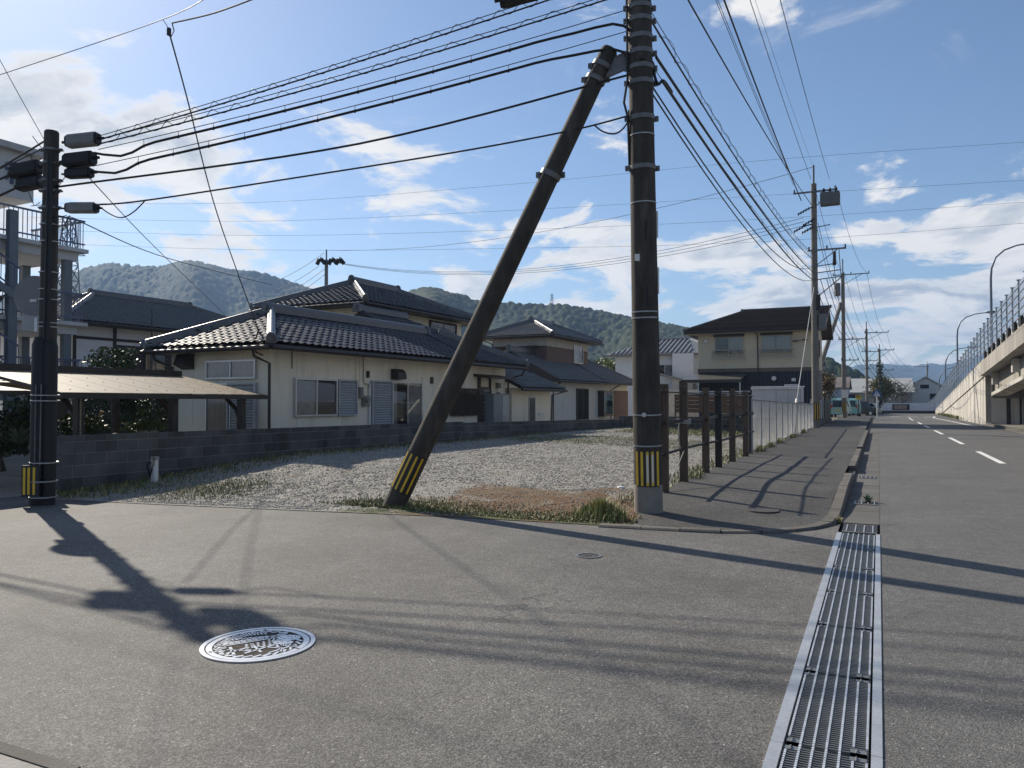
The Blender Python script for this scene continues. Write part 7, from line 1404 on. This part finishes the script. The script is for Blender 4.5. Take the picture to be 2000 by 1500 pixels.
# ================================================================== HILLS
def hill(name, lab, crest, D, D0, back, nu, nv, cell, bump, cols, seed, rough=.05, base=0.):
    """wooded slope: crest = photo pixels of the skyline at distance D; foot at D0; rounded crowns on a fine grid"""
    r = np.random.default_rng(seed); xs = np.linspace(crest[0][0], crest[-1][0], nu); yc = np.interp(xs, [c[0] for c in crest], [c[1] for c in crest]); k = np.ones(9) / 9; yc = np.convolve(np.pad(yc, 4, 'edge'), k, 'valid')
    zc = CAMZ + (HZ - yc) * D / FPX - bump * .7; t = np.linspace(0, 1 + back, nv); dep = D0 + (D - D0) * t
    prof = np.where(t < 1, np.clip(t, 0, 1) ** 1.45, 1 - ((t - 1) / back) ** 2 * .45)
    # undulating spurs
    sp_ = sum(np.sin(xs[:, None] * f + ph + t[None] * g) * a for f, ph, g, a in ((.012, .3 + seed, 3, .15), (.027, 1.1, -4, .10), (.05, 2.2 + seed, 6, .06)))
    Z = zc[:, None] * prof[None] * (1 + sp_ * np.sin(np.clip(t, 0, 1) * math.pi)[None]) + base
    dirs = np.array([[_F[0] + _R[0] * ((x - 1000) / FPX), _F[1] + _R[1] * ((x - 1000) / FPX)] for x in xs]); X, Y = dirs[:, 0][:, None] * dep[None], dirs[:, 1][:, None] * dep[None]
    # crowns: nearest jittered cell point, half-round bumps
    gx, gy = X / cell, Y / cell; ix, iy = np.floor(gx).astype(int), np.floor(gy).astype(int); best = np.full(X.shape, 9.); hid = np.zeros(X.shape)
    def h2(a, b, s): v = np.sin(a * 127.1 + b * 311.7 + s * 74.7) * 43758.5453; return v - np.floor(v)
    for dx in (-1, 0, 1):
        for dy in (-1, 0, 1):
            cx, cy = ix + dx, iy + dy; d = np.hypot(gx - cx - h2(cx, cy, 1), gy - cy - h2(cx, cy, 2)) / (.55 + .5 * h2(cx, cy, 3)); m_ = d < best; best = np.where(m_, d, best); hid = np.where(m_, h2(cx, cy, 4), hid)
    Z = Z + bump * (np.sqrt(np.clip(1 - best ** 2, 0, 1)) * (.55 + .75 * hid)) * (.35 + .5 * (1 + np.sin(X * .013 + seed) * np.cos(Y * .017 + X * .006))) * np.clip(prof * 3, 0, 1)[None]
    V = np.stack([X, Y, Z], -1).reshape(-1, 3); I = np.arange(nu * nv).reshape(nu, nv); F = np.stack([I[:-1, :-1], I[1:, :-1], I[1:, 1:], I[:-1, 1:]], -1).reshape(-1, 4)
    c = np.array(cols); hv = hid.ravel()[:, None]; T_ = c[0] * (1 - hv) + c[1] * hv; sel = (h2(hid.ravel() * 97, hid.ravel() * 31, 5) > .86)[:, None]; T_ = np.where(sel, c[2], T_)
    tag(npmesh(name, V, F, mat('forest_' + name + str(seed), (.04, .06, .02), .9, tint='tint', var=.3, scale=.3, spec=.1, bump=.5, bscale=.6), None, T_, smooth=True), lab, None, None, 'structure')
FC = ((.020, .032, .014), (.034, .050, .018), (.052, .062, .026))
hill('hill', 'hazy wooded hill rising behind the left houses', [(-700, 640), (-300, 600), (0, 575), (100, 548), (150, 524), (185, 516), (215, 511), (250, 518), (300, 519), (335, 511), (372, 504), (410, 512), (450, 522), (500, 527), (545, 540), (600, 560), (680, 590), (760, 610), (900, 640), (1100, 690)], 1150, 620, .25, 560, 130, 5.5, 6.0, FC, 1)
hill('hill', 'dark wooded hill behind the middle houses', [(380, 720), (560, 660), (700, 610), (780, 572), (815, 560), (845, 558), (900, 574), (940, 588), (1000, 592), (1060, 596), (1100, 596), (1160, 606), (1220, 618), (1280, 628), (1345, 640), (1400, 648), (1500, 672), (1600, 700), (1680, 738), (1760, 775)], 640, 280, .3, 640, 150, 4.6, 4.0, FC, 2)
hill('hill', 'small dark conifer hill beyond the vans', [(1480, 690), (1560, 690), (1610, 702), (1640, 710), (1665, 722), (1690, 736), (1720, 748), (1760, 745), (1800, 752), (1850, 755), (1920, 760), (2100, 765)], 330, 200, .3, 420, 60, 3.2, 3.2, FC, 3)
hill('mountain', 'far blue mountain range at the end of the road', [(1380, 745), (1560, 740), (1655, 716), (1690, 712), (1730, 707), (1760, 712), (1785, 716), (1810, 708), (1850, 712), (1880, 702), (1920, 690), (2000, 700), (2100, 720), (2400, 735), (2900, 770)], 3000, 1500, .08, 320, 90, 22, 9, FC, 4)
pt = at(1078, 600, 655); lattice('tiny lattice pylon on the crest of the middle hill', (pt[0], pt[1], at(1078, 600, 650)[2]), (pt[0], pt[1], at(1078, 574, 655)[2]), 2.6, .8, ((.55, 2.4), (.72, 2.2), (.9, 1.8)), .07, 6)
# ================================================================== AIR
hz = MB().bx(-3250, 3250, -1400, 3250, -1.5, 262).build('haze', None); vm_ = bpy.data.materials.new('haze_air'); vm_.use_nodes = True; nt = vm_.node_tree; nt.nodes.clear()
ho = nt.nodes.new('ShaderNodeOutputMaterial'); pv = nt.nodes.new('ShaderNodeVolumePrincipled'); pv.inputs['Color'].default_value = (.40, .62, 1.0, 1); pv.inputs['Density'].default_value = .00027; pv.inputs['Anisotropy'].default_value = .2; nt.links.new(pv.outputs[0], ho.inputs['Volume'])
hz.data.materials.append(vm_); tag(hz, 'thin blue haze filling the air to the far mountains', 'haze', None, 'stuff')
